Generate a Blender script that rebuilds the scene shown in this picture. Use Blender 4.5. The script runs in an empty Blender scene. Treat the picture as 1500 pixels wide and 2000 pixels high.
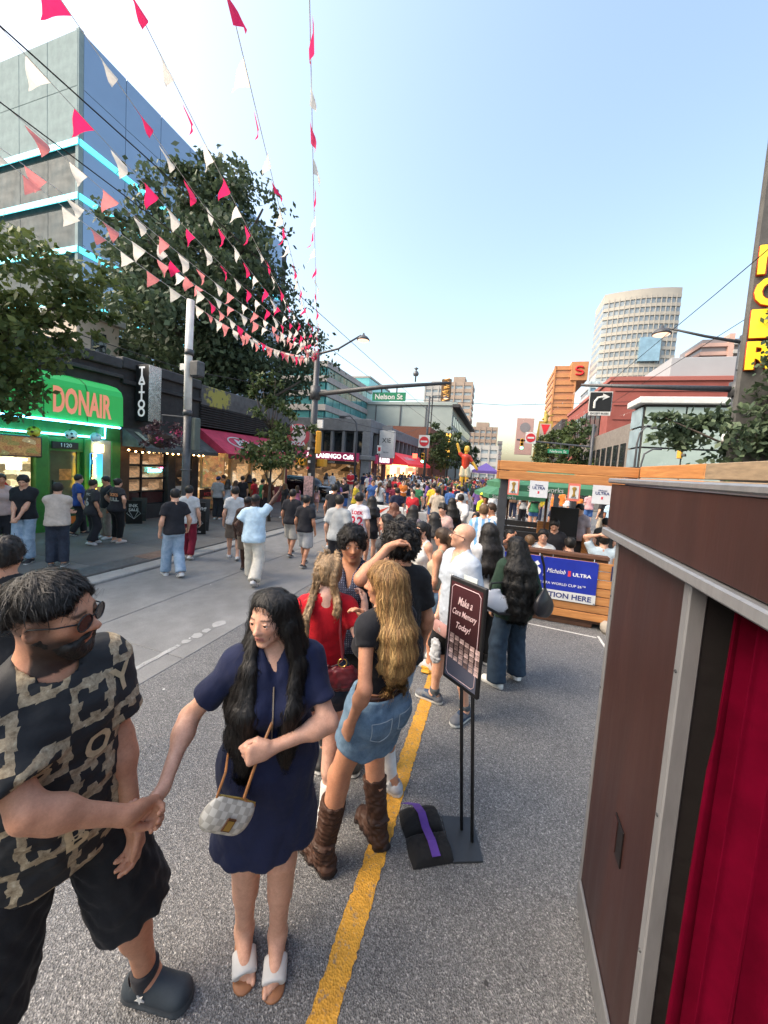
import bpy, bmesh, math, random
import numpy as np
from mathutils import Vector, Matrix
from mathutils.bvhtree import BVHTree
random.seed(7); np.random.seed(7)
SC = bpy.context.scene
COL = SC.collection
# ------------------------------------------------------------------ camera
CAM_H = 2.35
_c = np.array([750., 960.]); _f = 706.
def _n(v):
    v = np.array(v, float); return v/np.linalg.norm(v)
_dy = _n([225, -35, _f]); _dx = -_n([-2250, -200, _f]); _dx = _n(_dx-_dy*_dx.dot(_dy)); _dz = np.cross(_dx, _dy)
CR = np.stack([_dx, _dy, _dz], 1)                      # world -> camera (x right, y down, z forward)
cam = bpy.data.cameras.new('camera'); camo = bpy.data.objects.new('camera', cam); COL.objects.link(camo)
cam.sensor_fit = 'VERTICAL'; cam.sensor_height = 36; cam.sensor_width = 27; cam.lens = _f/2000*36
cam.shift_y = -0.02; cam.clip_start = .02; cam.clip_end = 3000
_m = CR.T @ np.diag([1, -1, -1.])                      # camera axes in world
camo.matrix_world = Matrix([[*_m[0], 0], [*_m[1], 0], [*_m[2], CAM_H], [0, 0, 0, 1]])
SC.camera = camo
# ------------------------------------------------------------------ world, sun, exposure
SUN_EL, SUN_AZ = math.radians(44), math.radians(118)   # azimuth measured from +Y towards -X
w = bpy.data.worlds.new('World'); SC.world = w; w.use_nodes = True
nt = w.node_tree; bg = nt.nodes['Background']; sky = nt.nodes.new('ShaderNodeTexSky')
sky.sky_type = 'NISHITA'; sky.sun_disc = False; sky.sun_elevation = SUN_EL; sky.sun_rotation = -SUN_AZ
sky.altitude = 0; sky.air_density = 1.5; sky.dust_density = 4.0; sky.ozone_density = .3
nt.links.new(sky.outputs[0], bg.inputs[0]); bg.inputs[1].default_value = .15
sd = bpy.data.lights.new('sun', 'SUN'); sd.energy = 1.6; sd.angle = math.radians(42); sd.color = (1, .86, .70)
so = bpy.data.objects.new('sun', sd); COL.objects.link(so)
_sv = Vector((-math.sin(SUN_AZ)*math.cos(SUN_EL), math.cos(SUN_AZ)*math.cos(SUN_EL), math.sin(SUN_EL)))
so.rotation_euler = _sv.to_track_quat('Z', 'Y').to_euler(); so.location = (-60, 0, 60)
SC.view_settings.view_transform = 'Standard'; SC.view_settings.look = 'None'
SC.view_settings.exposure = 1.38; SC.view_settings.gamma = 1; SC.view_settings.use_curve_mapping = False
SC.render.engine = 'CYCLES'; SC.cycles.use_denoising = True
SC.cycles.max_bounces = 6; SC.cycles.diffuse_bounces = 3; SC.cycles.glossy_bounces = 3; SC.cycles.transparent_max_bounces = 6
SC.cycles.caustics_reflective = False; SC.cycles.caustics_refractive = False
# ------------------------------------------------------------------ pixel -> world helpers (layout read off the photo)
def ray(px, py): return CR.T @ _n([px-_c[0], py-_c[1], _f])
def G(px, py, z=0.):
    r = ray(px, py); return np.array([0, 0, CAM_H]) + r*((z-CAM_H)/r[2])
def atX(px, py, X): r = ray(px, py); return np.array([0, 0, CAM_H]) + r*(X/r[0])
def atY(px, py, Y): r = ray(px, py); return np.array([0, 0, CAM_H]) + r*(Y/r[1])
def proj(p):
    q = CR @ (np.array(p, float)-[0, 0, CAM_H]); return _c+_f*q[:2]/q[2]
# ------------------------------------------------------------------ materials
MATS = {}
def srgb(r, g, b):
    f = lambda c: (c/255/12.92) if c/255 <= .04045 else ((c/255+.055)/1.055)**2.4
    return (f(r), f(g), f(b))
def N(nt, t, **kw):
    n = nt.nodes.new(t)
    for k, v in kw.items():
        if k.startswith('i_'):
            key = k[2:]; key = int(key) if key.isdigit() else key
            n.inputs[key].default_value = v
        else: setattr(n, k, v)
    return n
def newmat(name):
    m = bpy.data.materials.new(name); m.use_nodes = True
    return m, m.node_tree, m.node_tree.nodes['Principled BSDF']
def ramp(nt, src, stops, interp='LINEAR'):
    r = nt.nodes.new('ShaderNodeValToRGB'); r.color_ramp.interpolation = interp
    e = r.color_ramp.elements
    while len(e) < len(stops): e.new(.5)
    for el, (p, c) in zip(e, stops):
        el.position = p; el.color = (*c, 1) if len(c) == 3 else c
    nt.links.new(src, r.inputs[0]); return r.outputs[0]
def mixc(nt, fac, a, b, mode='MIX'):
    m = nt.nodes.new('ShaderNodeMix'); m.data_type = 'RGBA'; m.blend_type = mode
    for inp, v in ((m.inputs[0], fac), (m.inputs[6], a), (m.inputs[7], b)):
        if hasattr(v, 'is_linked') or hasattr(v, 'links'): nt.links.new(v, inp)
        else: inp.default_value = (*v, 1) if isinstance(v, (tuple, list)) and len(v) == 3 else v
    return m.outputs[2]
def math_(nt, op, a, b=None, c=None, clamp=False):
    m = nt.nodes.new('ShaderNodeMath'); m.operation = op; m.use_clamp = clamp
    for i, v in enumerate((a, b, c)):
        if v is None: continue
        if isinstance(v, (int, float)): m.inputs[i].default_value = v
        else: nt.links.new(v, m.inputs[i])
    return m.outputs[0]
def coords(nt, kind='Object', scale=(1, 1, 1), rot=(0, 0, 0)):
    tc = nt.nodes.new('ShaderNodeTexCoord'); mp = nt.nodes.new('ShaderNodeMapping')
    mp.inputs['Scale'].default_value = scale; mp.inputs['Rotation'].default_value = rot
    nt.links.new(tc.outputs[kind], mp.inputs[0]); return mp.outputs[0]
def noise(nt, vec, scale, detail=3, rough=.55, out=0):
    n = N(nt, 'ShaderNodeTexNoise', i_Scale=scale, i_Detail=detail, i_Roughness=rough)
    nt.links.new(vec, n.inputs['Vector']); return n.outputs[out]
def bump(nt, bs, h, strength=.3, dist=.01):
    b = N(nt, 'ShaderNodeBump', i_Strength=strength, i_Distance=dist)
    nt.links.new(h, b.inputs['Height']); nt.links.new(b.outputs[0], bs.inputs['Normal'])
def M(key, col=(.5, .5, .5), rough=.6, metal=0., var=.12, scale=8., bmp=0., bscale=60., emit=None, estr=1., kind='Object', spec=.4, stretch=(1, 1, 1), dirt=0.):
    """plain surface: base colour with uneven tone, fine relief and optional wear"""
    if key in MATS: return MATS[key]
    m, nt, bs = newmat(key); bs.inputs['Roughness'].default_value = rough; bs.inputs['Metallic'].default_value = metal
    bs.inputs['Specular IOR Level'].default_value = spec
    v = coords(nt, kind, stretch)
    n = noise(nt, v, scale, 4, .6)
    lo = tuple(c*(1-var) for c in col); hi = tuple(min(1, c*(1+var)) for c in col)
    c = ramp(nt, n, [(.3, lo), (.7, hi)])
    if dirt:
        d = ramp(nt, noise(nt, v, scale*.35, 6, .7), [(.48, (0, 0, 0)), (.7, (dirt,)*3)])
        c = mixc(nt, d, c, tuple(x*.35+.01 for x in col))
    nt.links.new(c, bs.inputs['Base Color'])
    r2 = ramp(nt, noise(nt, v, scale*2.3, 3), [(.3, (rough*.85,)*3), (.7, (min(1, rough*1.15),)*3)])
    nt.links.new(r2, bs.inputs['Roughness'])
    if bmp: bump(nt, bs, noise(nt, v, bscale, 4), bmp, .004)
    if emit:
        bs.inputs['Emission Color'].default_value = (*emit, 1); bs.inputs['Emission Strength'].default_value = estr
    MATS[key] = m; return m
def cloth(col, rough=.85, key=None, weave=420., var=.18, sheen=.07):
    key = key or 'cloth_%02x%02x%02x' % tuple(int(255*c) for c in col)
    if key in MATS: return MATS[key]
    m, nt, bs = newmat(key); bs.inputs['Roughness'].default_value = rough; bs.inputs['Specular IOR Level'].default_value = .25
    bs.inputs['Sheen Weight'].default_value = sheen; bs.inputs['Sheen Roughness'].default_value = .5
    v = coords(nt); n = noise(nt, v, 9, 5, .65)
    c = ramp(nt, n, [(.3, tuple(x*(1-var) for x in col)), (.7, tuple(min(1, x*(1+var)) for x in col))])
    nt.links.new(c, bs.inputs['Base Color'])
    cr = math_(nt, 'ABSOLUTE', math_(nt, 'SUBTRACT', noise(nt, coords(nt, 'Object', (1, 1, .55), (.4, .3, .2)), 11, 3, .5), .5))
    h = math_(nt, 'ADD', math_(nt, 'MULTIPLY', noise(nt, v, weave, 2), .25), math_(nt, 'ADD', math_(nt, 'MULTIPLY', noise(nt, v, 26, 4), .8), math_(nt, 'MULTIPLY', cr, 2.8)))
    bump(nt, bs, h, .4, .008); MATS[key] = m; return m
def glow(key, col, strength, base=None):
    if key in MATS: return MATS[key]
    m, nt, bs = newmat(key); bs.inputs['Base Color'].default_value = (*(base or col), 1)
    bs.inputs['Emission Color'].default_value = (*col, 1); bs.inputs['Emission Strength'].default_value = strength
    bs.inputs['Roughness'].default_value = .4; MATS[key] = m; return m
# ------------------------------------------------------------------ objects
def link(o, parent=None):
    COL.objects.link(o)
    if parent is not None: o.parent = parent
    return o
def tag(o, label=None, cat=None, group=None, kind=None):
    if label: o['label'] = label
    if cat: o['category'] = cat
    if group: o['group'] = group
    if kind: o['kind'] = kind
    return o
def thing(name, label, cat, loc=(0, 0, 0), rz=0., group=None, parent=None):
    o = bpy.data.objects.new(name, None); o.empty_display_size = .2; link(o, parent)
    o.location = loc; o.rotation_euler = (0, 0, rz)
    return tag(o, label, cat, group)
class MB:
    """collects shapes; build() links them as one mesh object"""
    def __init__(s): s.v = []; s.f = []; s.mi = []; s.cur = 0
    def quad(s, a, b, c, d): n = len(s.v); s.v += [tuple(a), tuple(b), tuple(c), tuple(d)]; s.f.append((n, n+1, n+2, n+3)); s.mi.append(s.cur)
    def poly(s, pts): n = len(s.v); s.v += [tuple(p) for p in pts]; s.f.append(tuple(range(n, n+len(pts)))); s.mi.append(s.cur)
    def box(s, lo, hi, bev=0., rot=None, at=None):
        x0, y0, z0 = lo; x1, y1, z1 = hi
        if bev > 0:
            b = min(bev, (x1-x0)/2.01, (y1-y0)/2.01, (z1-z0)/2.01)
            cs = []
            for X, sx in ((x0, 1), (x1, -1)):
                for Y, sy in ((y0, 1), (y1, -1)):
                    for Z, sz in ((z0, 1), (z1, -1)):
                        cs.append(((X, Y+sy*b, Z+sz*b), (X+sx*b, Y, Z+sz*b), (X+sx*b, Y+sy*b, Z)))
            n = len(s.v)
            for c in cs: s.v += list(c)
            id_ = lambda i, k: n+i*3+k
            def q(*a): s.f.append(a); s.mi.append(s.cur)
            # corners index: 4*ix+2*iy+iz
            C = lambda ix, iy, iz: 4*ix+2*iy+iz
            for ix in (0, 1):
                a = [id_(C(ix, 0, 0), 0), id_(C(ix, 0, 1), 0), id_(C(ix, 1, 1), 0), id_(C(ix, 1, 0), 0)]; q(*(a if ix == 0 else a[::-1]))
            for iy in (0, 1):
                a = [id_(C(0, iy, 0), 1), id_(C(1, iy, 0), 1), id_(C(1, iy, 1), 1), id_(C(0, iy, 1), 1)]; q(*(a if iy == 0 else a[::-1]))
            for iz in (0, 1):
                a = [id_(C(0, 0, iz), 2), id_(C(0, 1, iz), 2), id_(C(1, 1, iz), 2), id_(C(1, 0, iz), 2)]; q(*(a if iz == 0 else a[::-1]))
            for iy in (0, 1):
                for iz in (0, 1): q(id_(C(0, iy, iz), 1), id_(C(1, iy, iz), 1), id_(C(1, iy, iz), 2), id_(C(0, iy, iz), 2))
            for ix in (0, 1):
                for iz in (0, 1): q(id_(C(ix, 0, iz), 0), id_(C(ix, 1, iz), 0), id_(C(ix, 1, iz), 2), id_(C(ix, 0, iz), 2))
            for ix in (0, 1):
                for iy in (0, 1): q(id_(C(ix, iy, 0), 0), id_(C(ix, iy, 1), 0), id_(C(ix, iy, 1), 1), id_(C(ix, iy, 0), 1))
            for i in range(8): q(id_(i, 0), id_(i, 1), id_(i, 2))
            m = n
        else:
            m = len(s.v)
            s.v += [(x0, y0, z0), (x1, y0, z0), (x1, y1, z0), (x0, y1, z0), (x0, y0, z1), (x1, y0, z1), (x1, y1, z1), (x0, y1, z1)]
            for f in ((0, 3, 2, 1), (4, 5, 6, 7), (0, 1, 5, 4), (1, 2, 6, 5), (2, 3, 7, 6), (3, 0, 4, 7)):
                s.f.append(tuple(m+i for i in f)); s.mi.append(s.cur)
        if rot is not None:
            at = Vector(at) if at is not None else Vector(((x0+x1)/2, (y0+y1)/2, (z0+z1)/2))
            for i in range(m, len(s.v)): s.v[i] = tuple(at+rot @ (Vector(s.v[i])-at))
        return s
    def tube(s, pts, rad, seg=8, cap=True):
        pts = [Vector(p) for p in pts]; rad = rad if isinstance(rad, (list, tuple)) else [rad]*len(pts)
        n0 = len(s.v); up = None
        for i, p in enumerate(pts):
            d = (pts[min(i+1, len(pts)-1)]-pts[max(i-1, 0)]).normalized()
            if up is None: up = Vector((0, 0, 1)) if abs(d.z) < .9 else Vector((1, 0, 0))
            u = up-d*up.dot(d)
            u = u.normalized() if u.length > 1e-5 else d.orthogonal().normalized()
            up = u; w_ = d.cross(u)
            for k in range(seg):
                a = 2*math.pi*k/seg; s.v.append(tuple(p+(u*math.cos(a)+w_*math.sin(a))*rad[i]))
        for i in range(len(pts)-1):
            for k in range(seg):
                a = n0+i*seg+k; b = n0+i*seg+(k+1) % seg; s.f.append((a, b, b+seg, a+seg)); s.mi.append(s.cur)
        if cap:
            s.f.append(tuple(n0+k for k in range(seg))[::-1]); s.mi.append(s.cur)
            e = n0+(len(pts)-1)*seg; s.f.append(tuple(e+k for k in range(seg))); s.mi.append(s.cur)
        return s
    def lathe(s, prof, seg=16, at=(0, 0, 0)):
        n0 = len(s.v)
        for r, z in prof:
            for k in range(seg):
                a = 2*math.pi*k/seg; s.v.append((at[0]+r*math.cos(a), at[1]+r*math.sin(a), at[2]+z))
        for i in range(len(prof)-1):
            for k in range(seg):
                a = n0+i*seg+k; b = n0+i*seg+(k+1) % seg; s.f.append((a, b, b+seg, a+seg)); s.mi.append(s.cur)
        s.f.append(tuple(n0+k for k in range(seg))[::-1]); s.mi.append(s.cur)
        e = n0+(len(prof)-1)*seg; s.f.append(tuple(e+k for k in range(seg))); s.mi.append(s.cur)
        return s
    def prism(s, pts, off):
        n = len(s.v); k = len(pts); off = Vector(off)
        s.v += [tuple(p) for p in pts]+[tuple(Vector(p)+off) for p in pts]
        s.f.append(tuple(range(n, n+k))[::-1]); s.f.append(tuple(range(n+k, n+2*k))); s.mi += [s.cur]*2
        for i in range(k): j = (i+1) % k; s.f.append((n+i, n+j, n+k+j, n+k+i)); s.mi.append(s.cur)
        return s
    def mesh(s, name, mats, smooth=False):
        me = bpy.data.meshes.new(name); me.from_pydata(s.v, [], s.f)
        for m in (mats if isinstance(mats, (list, tuple)) else [mats]): me.materials.append(m)
        me.polygons.foreach_set('material_index', s.mi)
        if smooth: me.polygons.foreach_set('use_smooth', [True]*len(me.polygons))
        me.update(); return me
    def build(s, name, mats, parent=None, smooth=False, loc=None):
        o = bpy.data.objects.new(name, s.mesh(name, mats, smooth)); link(o, parent)
        if loc is not None: o.location = loc
        return o
def boxo(name, lo, hi, mat, parent=None, bev=0.):
    """box object whose origin sits in its middle"""
    c = [(a+b)/2 for a, b in zip(lo, hi)]
    return MB().box([a-q for a, q in zip(lo, c)], [b-q for b, q in zip(hi, c)], bev).build(name, mat, parent, loc=c)
def npmesh(name, V, Q, mat, parent=None, col=None, smooth=True):
    """fast mesh from numpy verts and faces (all tris or all quads)"""
    me = bpy.data.meshes.new(name); k = Q.shape[1]
    me.vertices.add(len(V)); me.vertices.foreach_set('co', np.ascontiguousarray(V, np.float32).ravel())
    me.loops.add(Q.size); me.loops.foreach_set('vertex_index', np.ascontiguousarray(Q, np.int32).ravel())
    me.polygons.add(len(Q)); me.polygons.foreach_set('loop_start', np.arange(0, Q.size, k, dtype=np.int32))
    if smooth: me.polygons.foreach_set('use_smooth', np.ones(len(Q), bool))
    me.update(calc_edges=True)
    if col is not None:
        a = me.attributes.new('Col', 'FLOAT_COLOR', 'POINT')
        a.data.foreach_set('color', np.concatenate([col, np.ones((len(V), 1))], 1).astype(np.float32).ravel())
    for m in (mat if isinstance(mat, (list, tuple)) else [mat]): me.materials.append(m)
    o = bpy.data.objects.new(name, me); link(o, parent); return o
def text_mesh(txt, size, bold=0., shear=0., depth=0., align='CENTER', space=1.):
    cu = bpy.data.curves.new('txt', 'FONT'); cu.body = txt; cu.size = size; cu.align_x = align; cu.align_y = 'CENTER'
    cu.offset = bold; cu.shear = shear; cu.extrude = depth; cu.space_character = space; cu.resolution_u = 3
    o = bpy.data.objects.new('txt', cu); COL.objects.link(o)
    dg = bpy.context.evaluated_depsgraph_get(); me = bpy.data.meshes.new_from_object(o.evaluated_get(dg))
    bpy.data.objects.remove(o); bpy.data.curves.remove(cu); return me
def text(name, txt, size, mat, parent, loc, right, up, bold=0., shear=0., depth=.004, wscale=1., space=1., align='CENTER', width=None, height=None):
    """flat lettering: right/up are the reading direction and the letters' up"""
    me = text_mesh(txt, size, bold, shear, depth, align, space); me.materials.clear(); me.materials.append(mat)
    r = Vector(right).normalized(); u = Vector(up).normalized(); u = (u-r*u.dot(r)).normalized(); n = r.cross(u)
    if width or height:
        xs = [v.co.x for v in me.vertices]; ys = [v.co.y for v in me.vertices]
        sx = width/(max(xs)-min(xs)) if width else None; sy = height/(max(ys)-min(ys)) if height else None
        sx = sx or sy; sy = sy or sx; cx = (max(xs)+min(xs))/2 if align == 'CENTER' else 0; cy = (max(ys)+min(ys))/2
        for v in me.vertices: v.co.x = (v.co.x-cx)*sx; v.co.y = (v.co.y-cy)*sy
    else:
        for v in me.vertices: v.co.x *= wscale
    o = bpy.data.objects.new(name, me); link(o, parent)
    o.matrix_local = Matrix.Translation(Vector(loc)) @ Matrix(((r.x, u.x, n.x, 0), (r.y, u.y, n.y, 0), (r.z, u.z, n.z, 0), (0, 0, 0, 1)))
    return o
# ------------------------------------------------------------------ implicit surfaces for bodies, cloth and hair
F4 = np.float32
def rotx(a): c, s = math.cos(a), math.sin(a); return np.array([[1, 0, 0], [0, c, -s], [0, s, c]])
def roty(a): c, s = math.cos(a), math.sin(a); return np.array([[c, 0, s], [0, 1, 0], [-s, 0, c]])
def rotz(a): c, s = math.cos(a), math.sin(a); return np.array([[c, -s, 0], [s, c, 0], [0, 0, 1]])
D2R = math.pi/180
V3 = lambda *a: np.array(a, float)
class Sdf:
    def __init__(s): s.p = []; s.cuts = []; s.disp = None
    def cone(s, a, b, ra, rb, k=.02, flat=None, fs=1., op='u', cap=False):
        a = np.array(a, float); b = np.array(b, float); r = max(ra, rb)*max(1, fs)
        s.p.append(('k' if cap else 'c', a.astype(F4), (b-a).astype(F4), ra, rb, k, None if flat is None else np.array(_n(flat), F4), fs, op,
                    np.minimum(a, b)-r, np.maximum(a, b)+r)); return s
    def chain(s, pts, rs, k=.02, **kw):
        for i in range(len(pts)-1): s.cone(pts[i], pts[i+1], rs[i], rs[i+1], k, **kw)
        return s
    def ell(s, c, r, R=None, k=.02, op='u'):
        c = np.array(c, float); r = np.array(r, float); m = r.max()
        s.p.append(('e', c.astype(F4), r.astype(F4), None if R is None else np.array(R, F4), k, op, c-m, c+m)); return s
    def cut(s, p, n, k=.004):
        """keep the side the normal points away from"""
        s.cuts.append((np.array(p, F4), np.array(_n(n), F4), k)); return s
    def _one(s, q, P):
        if q[0] in 'ck':
            kd, a, ba, ra, rb, k, fl, fs, op, lo, hi = q
            pa = P-a
            if fl is not None: pa = pa+((pa @ fl)*(1/fs-1))[..., None]*fl
            t0 = (pa @ ba)/max(1e-9, float(ba @ ba)); t = np.clip(t0, 0, 1)
            d = pa-(t0 if kd == 'k' else t)[..., None]*ba
            d = np.sqrt(np.einsum('...i,...i->...', d, d))-(ra+(rb-ra)*t)
            if kd == 'k':
                e = (np.abs(t0-.5)-.5)*math.sqrt(float(ba @ ba)); h = np.maximum(.012-np.abs(d-e), 0)/.012
                d = np.maximum(d, e)+h*h*.003
            if fl is not None: d = d*max(fs, .55) if fs < 1 else d
            return d
        _, c, r, R, k, op, lo, hi = q
        p = P-c
        if R is not None: p = p @ R
        p = p/r; k0 = np.sqrt(np.einsum('...i,...i->...', p, p)); p = p/r
        k1 = np.sqrt(np.einsum('...i,...i->...', p, p))
        return k0*(k0-1)/np.maximum(k1, 1e-6)
    def ev(s, P, cen=None, rad=0.):
        D = np.full(P.shape[:-1], 1., F4)
        for q in s.p:
            k = q[5] if q[0] in 'ck' else q[4]; op = q[8] if q[0] in 'ck' else q[5]; lo, hi = q[-2], q[-1]
            if cen is not None:
                m = np.all((cen > lo-rad-k) & (cen < hi+rad+k), axis=1)
                if not m.any(): continue
                d = s._one(q, P[m]); D0 = D[m]
            else: d = s._one(q, P); D0 = D
            if op == 'u':
                h = np.maximum(k-np.abs(D0-d), 0)/k; r = np.minimum(D0, d)-h*h*k*.25
            else:
                d = -d; h = np.maximum(k-np.abs(D0-d), 0)/k; r = np.maximum(D0, d)+h*h*k*.25
            if cen is not None: D[m] = r
            else: D = r
        if s.disp is not None: D = D+s.disp(P).astype(F4)
        for p, n, k in s.cuts:
            d = (P-p) @ n; h = np.maximum(k-np.abs(D-d), 0)/k; D = np.maximum(D, d)+h*h*k*.25
        return D
    def surf(s, vox, B=8, amp=.0):
        ps = [q for q in s.p if (q[8] if q[0] in 'ck' else q[5]) == 'u']
        lo = np.min([q[-2] for q in ps], 0)-4*vox-amp; hi = np.max([q[-1] for q in ps], 0)+4*vox+amp
        nb = np.ceil((hi-lo)/(vox*B)).astype(int)
        g = np.stack(np.meshgrid(*[np.arange(n) for n in nb], indexing='ij'), -1).reshape(-1, 3)
        cen = (lo+(g+.5)*B*vox).astype(F4); D0 = s.ev(cen)
        rad = vox*B*.87
        act = np.abs(D0) < rad*1.5+2*vox+amp
        shp = nb*B
        D = np.repeat(np.repeat(np.repeat(np.sign(D0).reshape(nb), B, 0), B, 1), B, 2).astype(F4)
        ga = g[act]; ca = cen[act]
        off = np.stack(np.meshgrid(*[np.arange(B)]*3, indexing='ij'), -1).reshape(-1, 3)
        P = (lo+(ga[:, None, :]*B+off[None])*vox).astype(F4)
        E_ = s.ev(P, ca, rad*1.05+3*vox+amp)
        D6 = D.reshape(nb[0], B, nb[1], B, nb[2], B)
        D6[ga[:, 0], :, ga[:, 1], :, ga[:, 2], :] = E_.reshape(-1, B, B, B)
        D[0] = D[-1] = 1; D[:, 0] = D[:, -1] = 1; D[:, :, 0] = D[:, :, -1] = 1
        return nets(D, lo, vox)
def nets(D, lo, vox):
    S = D < 0
    cnt = np.zeros(np.array(D.shape)-1, np.int8)
    for i in (0, 1):
        for j in (0, 1):
            for k in (0, 1): cnt += S[i:D.shape[0]-1+i, j:D.shape[1]-1+j, k:D.shape[2]-1+k]
    ci = np.argwhere((cnt > 0) & (cnt < 8))
    idx = np.full(cnt.shape, -1, np.int32); idx[ci[:, 0], ci[:, 1], ci[:, 2]] = np.arange(len(ci))
    cs = [(i, j, k) for i in (0, 1) for j in (0, 1) for k in (0, 1)]
    val = np.stack([D[ci[:, 0]+a, ci[:, 1]+b, ci[:, 2]+c] for a, b, c in cs], 1)
    acc = np.zeros((len(ci), 3)); n = np.zeros(len(ci))
    for e0 in range(8):
        for ax in range(3):
            if cs[e0][ax]: continue
            c1 = list(cs[e0]); c1[ax] = 1; e1 = cs.index(tuple(c1))
            d0, d1 = val[:, e0], val[:, e1]; m = (d0 < 0) != (d1 < 0)
            t = d0[m]/(d0[m]-d1[m]); p = np.tile(np.array(cs[e0], float), (m.sum(), 1)); p[:, ax] = t
            acc[m] += p; n[m] += 1
    V = lo+(ci+acc/n[:, None])*vox
    Q = []
    for ax in range(3):
        a = [slice(1, -1)]*3; b = [slice(1, -1)]*3; a[ax] = slice(0, -1); b[ax] = slice(1, None)
        e = S[tuple(a)] != S[tuple(b)]; w_ = np.argwhere(e)
        if not len(w_): continue
        o = np.ones(3, int); o[ax] = 0; w_ = w_+o
        u, v = [(1, 2), (2, 0), (0, 1)][ax]
        def cell(du, dv):
            q = w_.copy(); q[:, u] -= du; q[:, v] -= dv; return idx[q[:, 0], q[:, 1], q[:, 2]]
        q = np.stack([cell(0, 0), cell(1, 0), cell(1, 1), cell(0, 1)], 1)
        fl = ~S[w_[:, 0], w_[:, 1], w_[:, 2]]
        q[fl] = q[fl][:, ::-1]; Q.append(q)
    Q = np.concatenate(Q); Q = Q[(Q >= 0).all(1)]
    return V, Q
def wav(seed, freq, amp, n=5, st=(1, 1, 1)):
    """soft folds: a few warped sine waves"""
    r = np.random.RandomState(seed); K = r.normal(size=(n, 3))*freq*np.array(st); ph = r.uniform(0, 6.28, n); W = r.normal(size=(n, 3))*freq*.6
    K = K.astype(F4); W = W.astype(F4)
    def f(P):
        d = 0
        for i in range(n):
            q = np.sin(P @ K[i]+ph[i]+1.3*np.sin(P @ W[i]+ph[-i])); d = d+(1-2*np.abs(q))*(.9+.3*q)
        return d*(amp*1.1/n**.5)
    return f
def ik(a, t, l1, l2, pole):
    a = np.array(a, float); t = np.array(t, float); d = t-a; L = np.linalg.norm(d); Lm = (l1+l2)*.999
    if L > Lm: t = a+d/L*Lm; d = t-a; L = Lm
    x = (l1*l1-l2*l2+L*L)/(2*L); h = math.sqrt(max(0, l1*l1-x*x)); u = d/L
    p = np.array(pole, float); p = p-u*p.dot(u); p = p/max(1e-6, np.linalg.norm(p))
    return a+u*x+p*h, t
# ------------------------------------------------------------------ people
def sst(a, b, x): t = np.clip((x-a)/(b-a), 0, 1); return t*t*(3-2*t)
def skinmat():
    if 'skin' in MATS: return MATS['skin']
    m, nt, bs = newmat('skin'); a = N(nt, 'ShaderNodeAttribute', attribute_name='Col')
    v = coords(nt); n = noise(nt, v, 35, 5, .65)
    c = mixc(nt, 1., a.outputs['Color'], ramp(nt, math_(nt, 'ADD', math_(nt, 'MULTIPLY', n, .6), math_(nt, 'MULTIPLY', noise(nt, v, 160, 3, .7), .4)), [(.3, (.78, .72, .70)), (.7, (1.12, 1.13, 1.14))]), 'MULTIPLY')
    nt.links.new(c, bs.inputs['Base Color']); bs.inputs['Roughness'].default_value = .52
    bs.inputs['Subsurface Weight'].default_value = .12; bs.inputs['Subsurface Radius'].default_value = (.012, .005, .003); bs.inputs['Subsurface Scale'].default_value = 1
    bs.inputs['Specular IOR Level'].default_value = .4
    bump(nt, bs, noise(nt, v, 260, 3), .12, .003); MATS['skin'] = m; return m
def hairmat():
    if 'hair' in MATS: return MATS['hair']
    m, nt, bs = newmat('hair'); a = N(nt, 'ShaderNodeAttribute', attribute_name='Col')
    v = coords(nt, 'Object', (1, 1, .12)); n = noise(nt, v, 170, 4, .7)
    c = mixc(nt, 1., a.outputs['Color'], ramp(nt, n, [(.25, (.45, .45, .45)), (.75, (1.6, 1.6, 1.6))]), 'MULTIPLY')
    nt.links.new(c, bs.inputs['Base Color']); bs.inputs['Roughness'].default_value = .5; bs.inputs['Specular IOR Level'].default_value = .35
    bump(nt, bs, n, .5, .006); MATS['hair'] = m; return m
def attrmat(key='tinted', rough=.75, bscale=260, spec=.3, var=.15):
    if key in MATS: return MATS[key]
    m, nt, bs = newmat(key); a = N(nt, 'ShaderNodeAttribute', attribute_name='Col')
    v = coords(nt); n = noise(nt, v, 14, 5, .65)
    c = mixc(nt, 1., a.outputs['Color'], ramp(nt, n, [(.3, (1-var,)*3), (.7, (1+var,)*3)]), 'MULTIPLY')
    nt.links.new(c, bs.inputs['Base Color']); bs.inputs['Roughness'].default_value = rough; bs.inputs['Specular IOR Level'].default_value = spec
    bump(nt, bs, noise(nt, v, bscale, 3), .25, .004); MATS[key] = m; return m
def eyemat(iris=(.05, .025, .012)):
    key = 'eye_%d' % int(iris[0]*1000)
    if key in MATS: return MATS[key]
    m, nt, bs = newmat(key); tc = N(nt, 'ShaderNodeTexCoord'); sep = N(nt, 'ShaderNodeSeparateXYZ'); nt.links.new(tc.outputs['Object'], sep.inputs[0])
    # eye looks along local +Y; radius 1 in local space
    r = math_(nt, 'SQRT', math_(nt, 'ADD', math_(nt, 'POWER', sep.outputs[0], 2.), math_(nt, 'POWER', sep.outputs[2], 2.)))
    f = math_(nt, 'GREATER_THAN', sep.outputs[1], 0.)
    c = ramp(nt, r, [(.0, (.004, .004, .004)), (.2, (.004, .004, .004)), (.23, iris), (.44, iris), (.49, (.02, .015, .012)), (.53, (.62, .58, .55)), (.9, (.55, .45, .42))])
    nt.links.new(mixc(nt, f, (.6, .5, .48), c), bs.inputs['Base Color']); bs.inputs['Roughness'].default_value = .12; MATS[key] = m; return m
SKIN = dict(fair=srgb(222, 178, 158), light=srgb(212, 164, 138), tan=srgb(196, 142, 112), olive=srgb(188, 138, 108), brown=srgb(140, 92, 66), dark=srgb(72, 46, 36))
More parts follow.
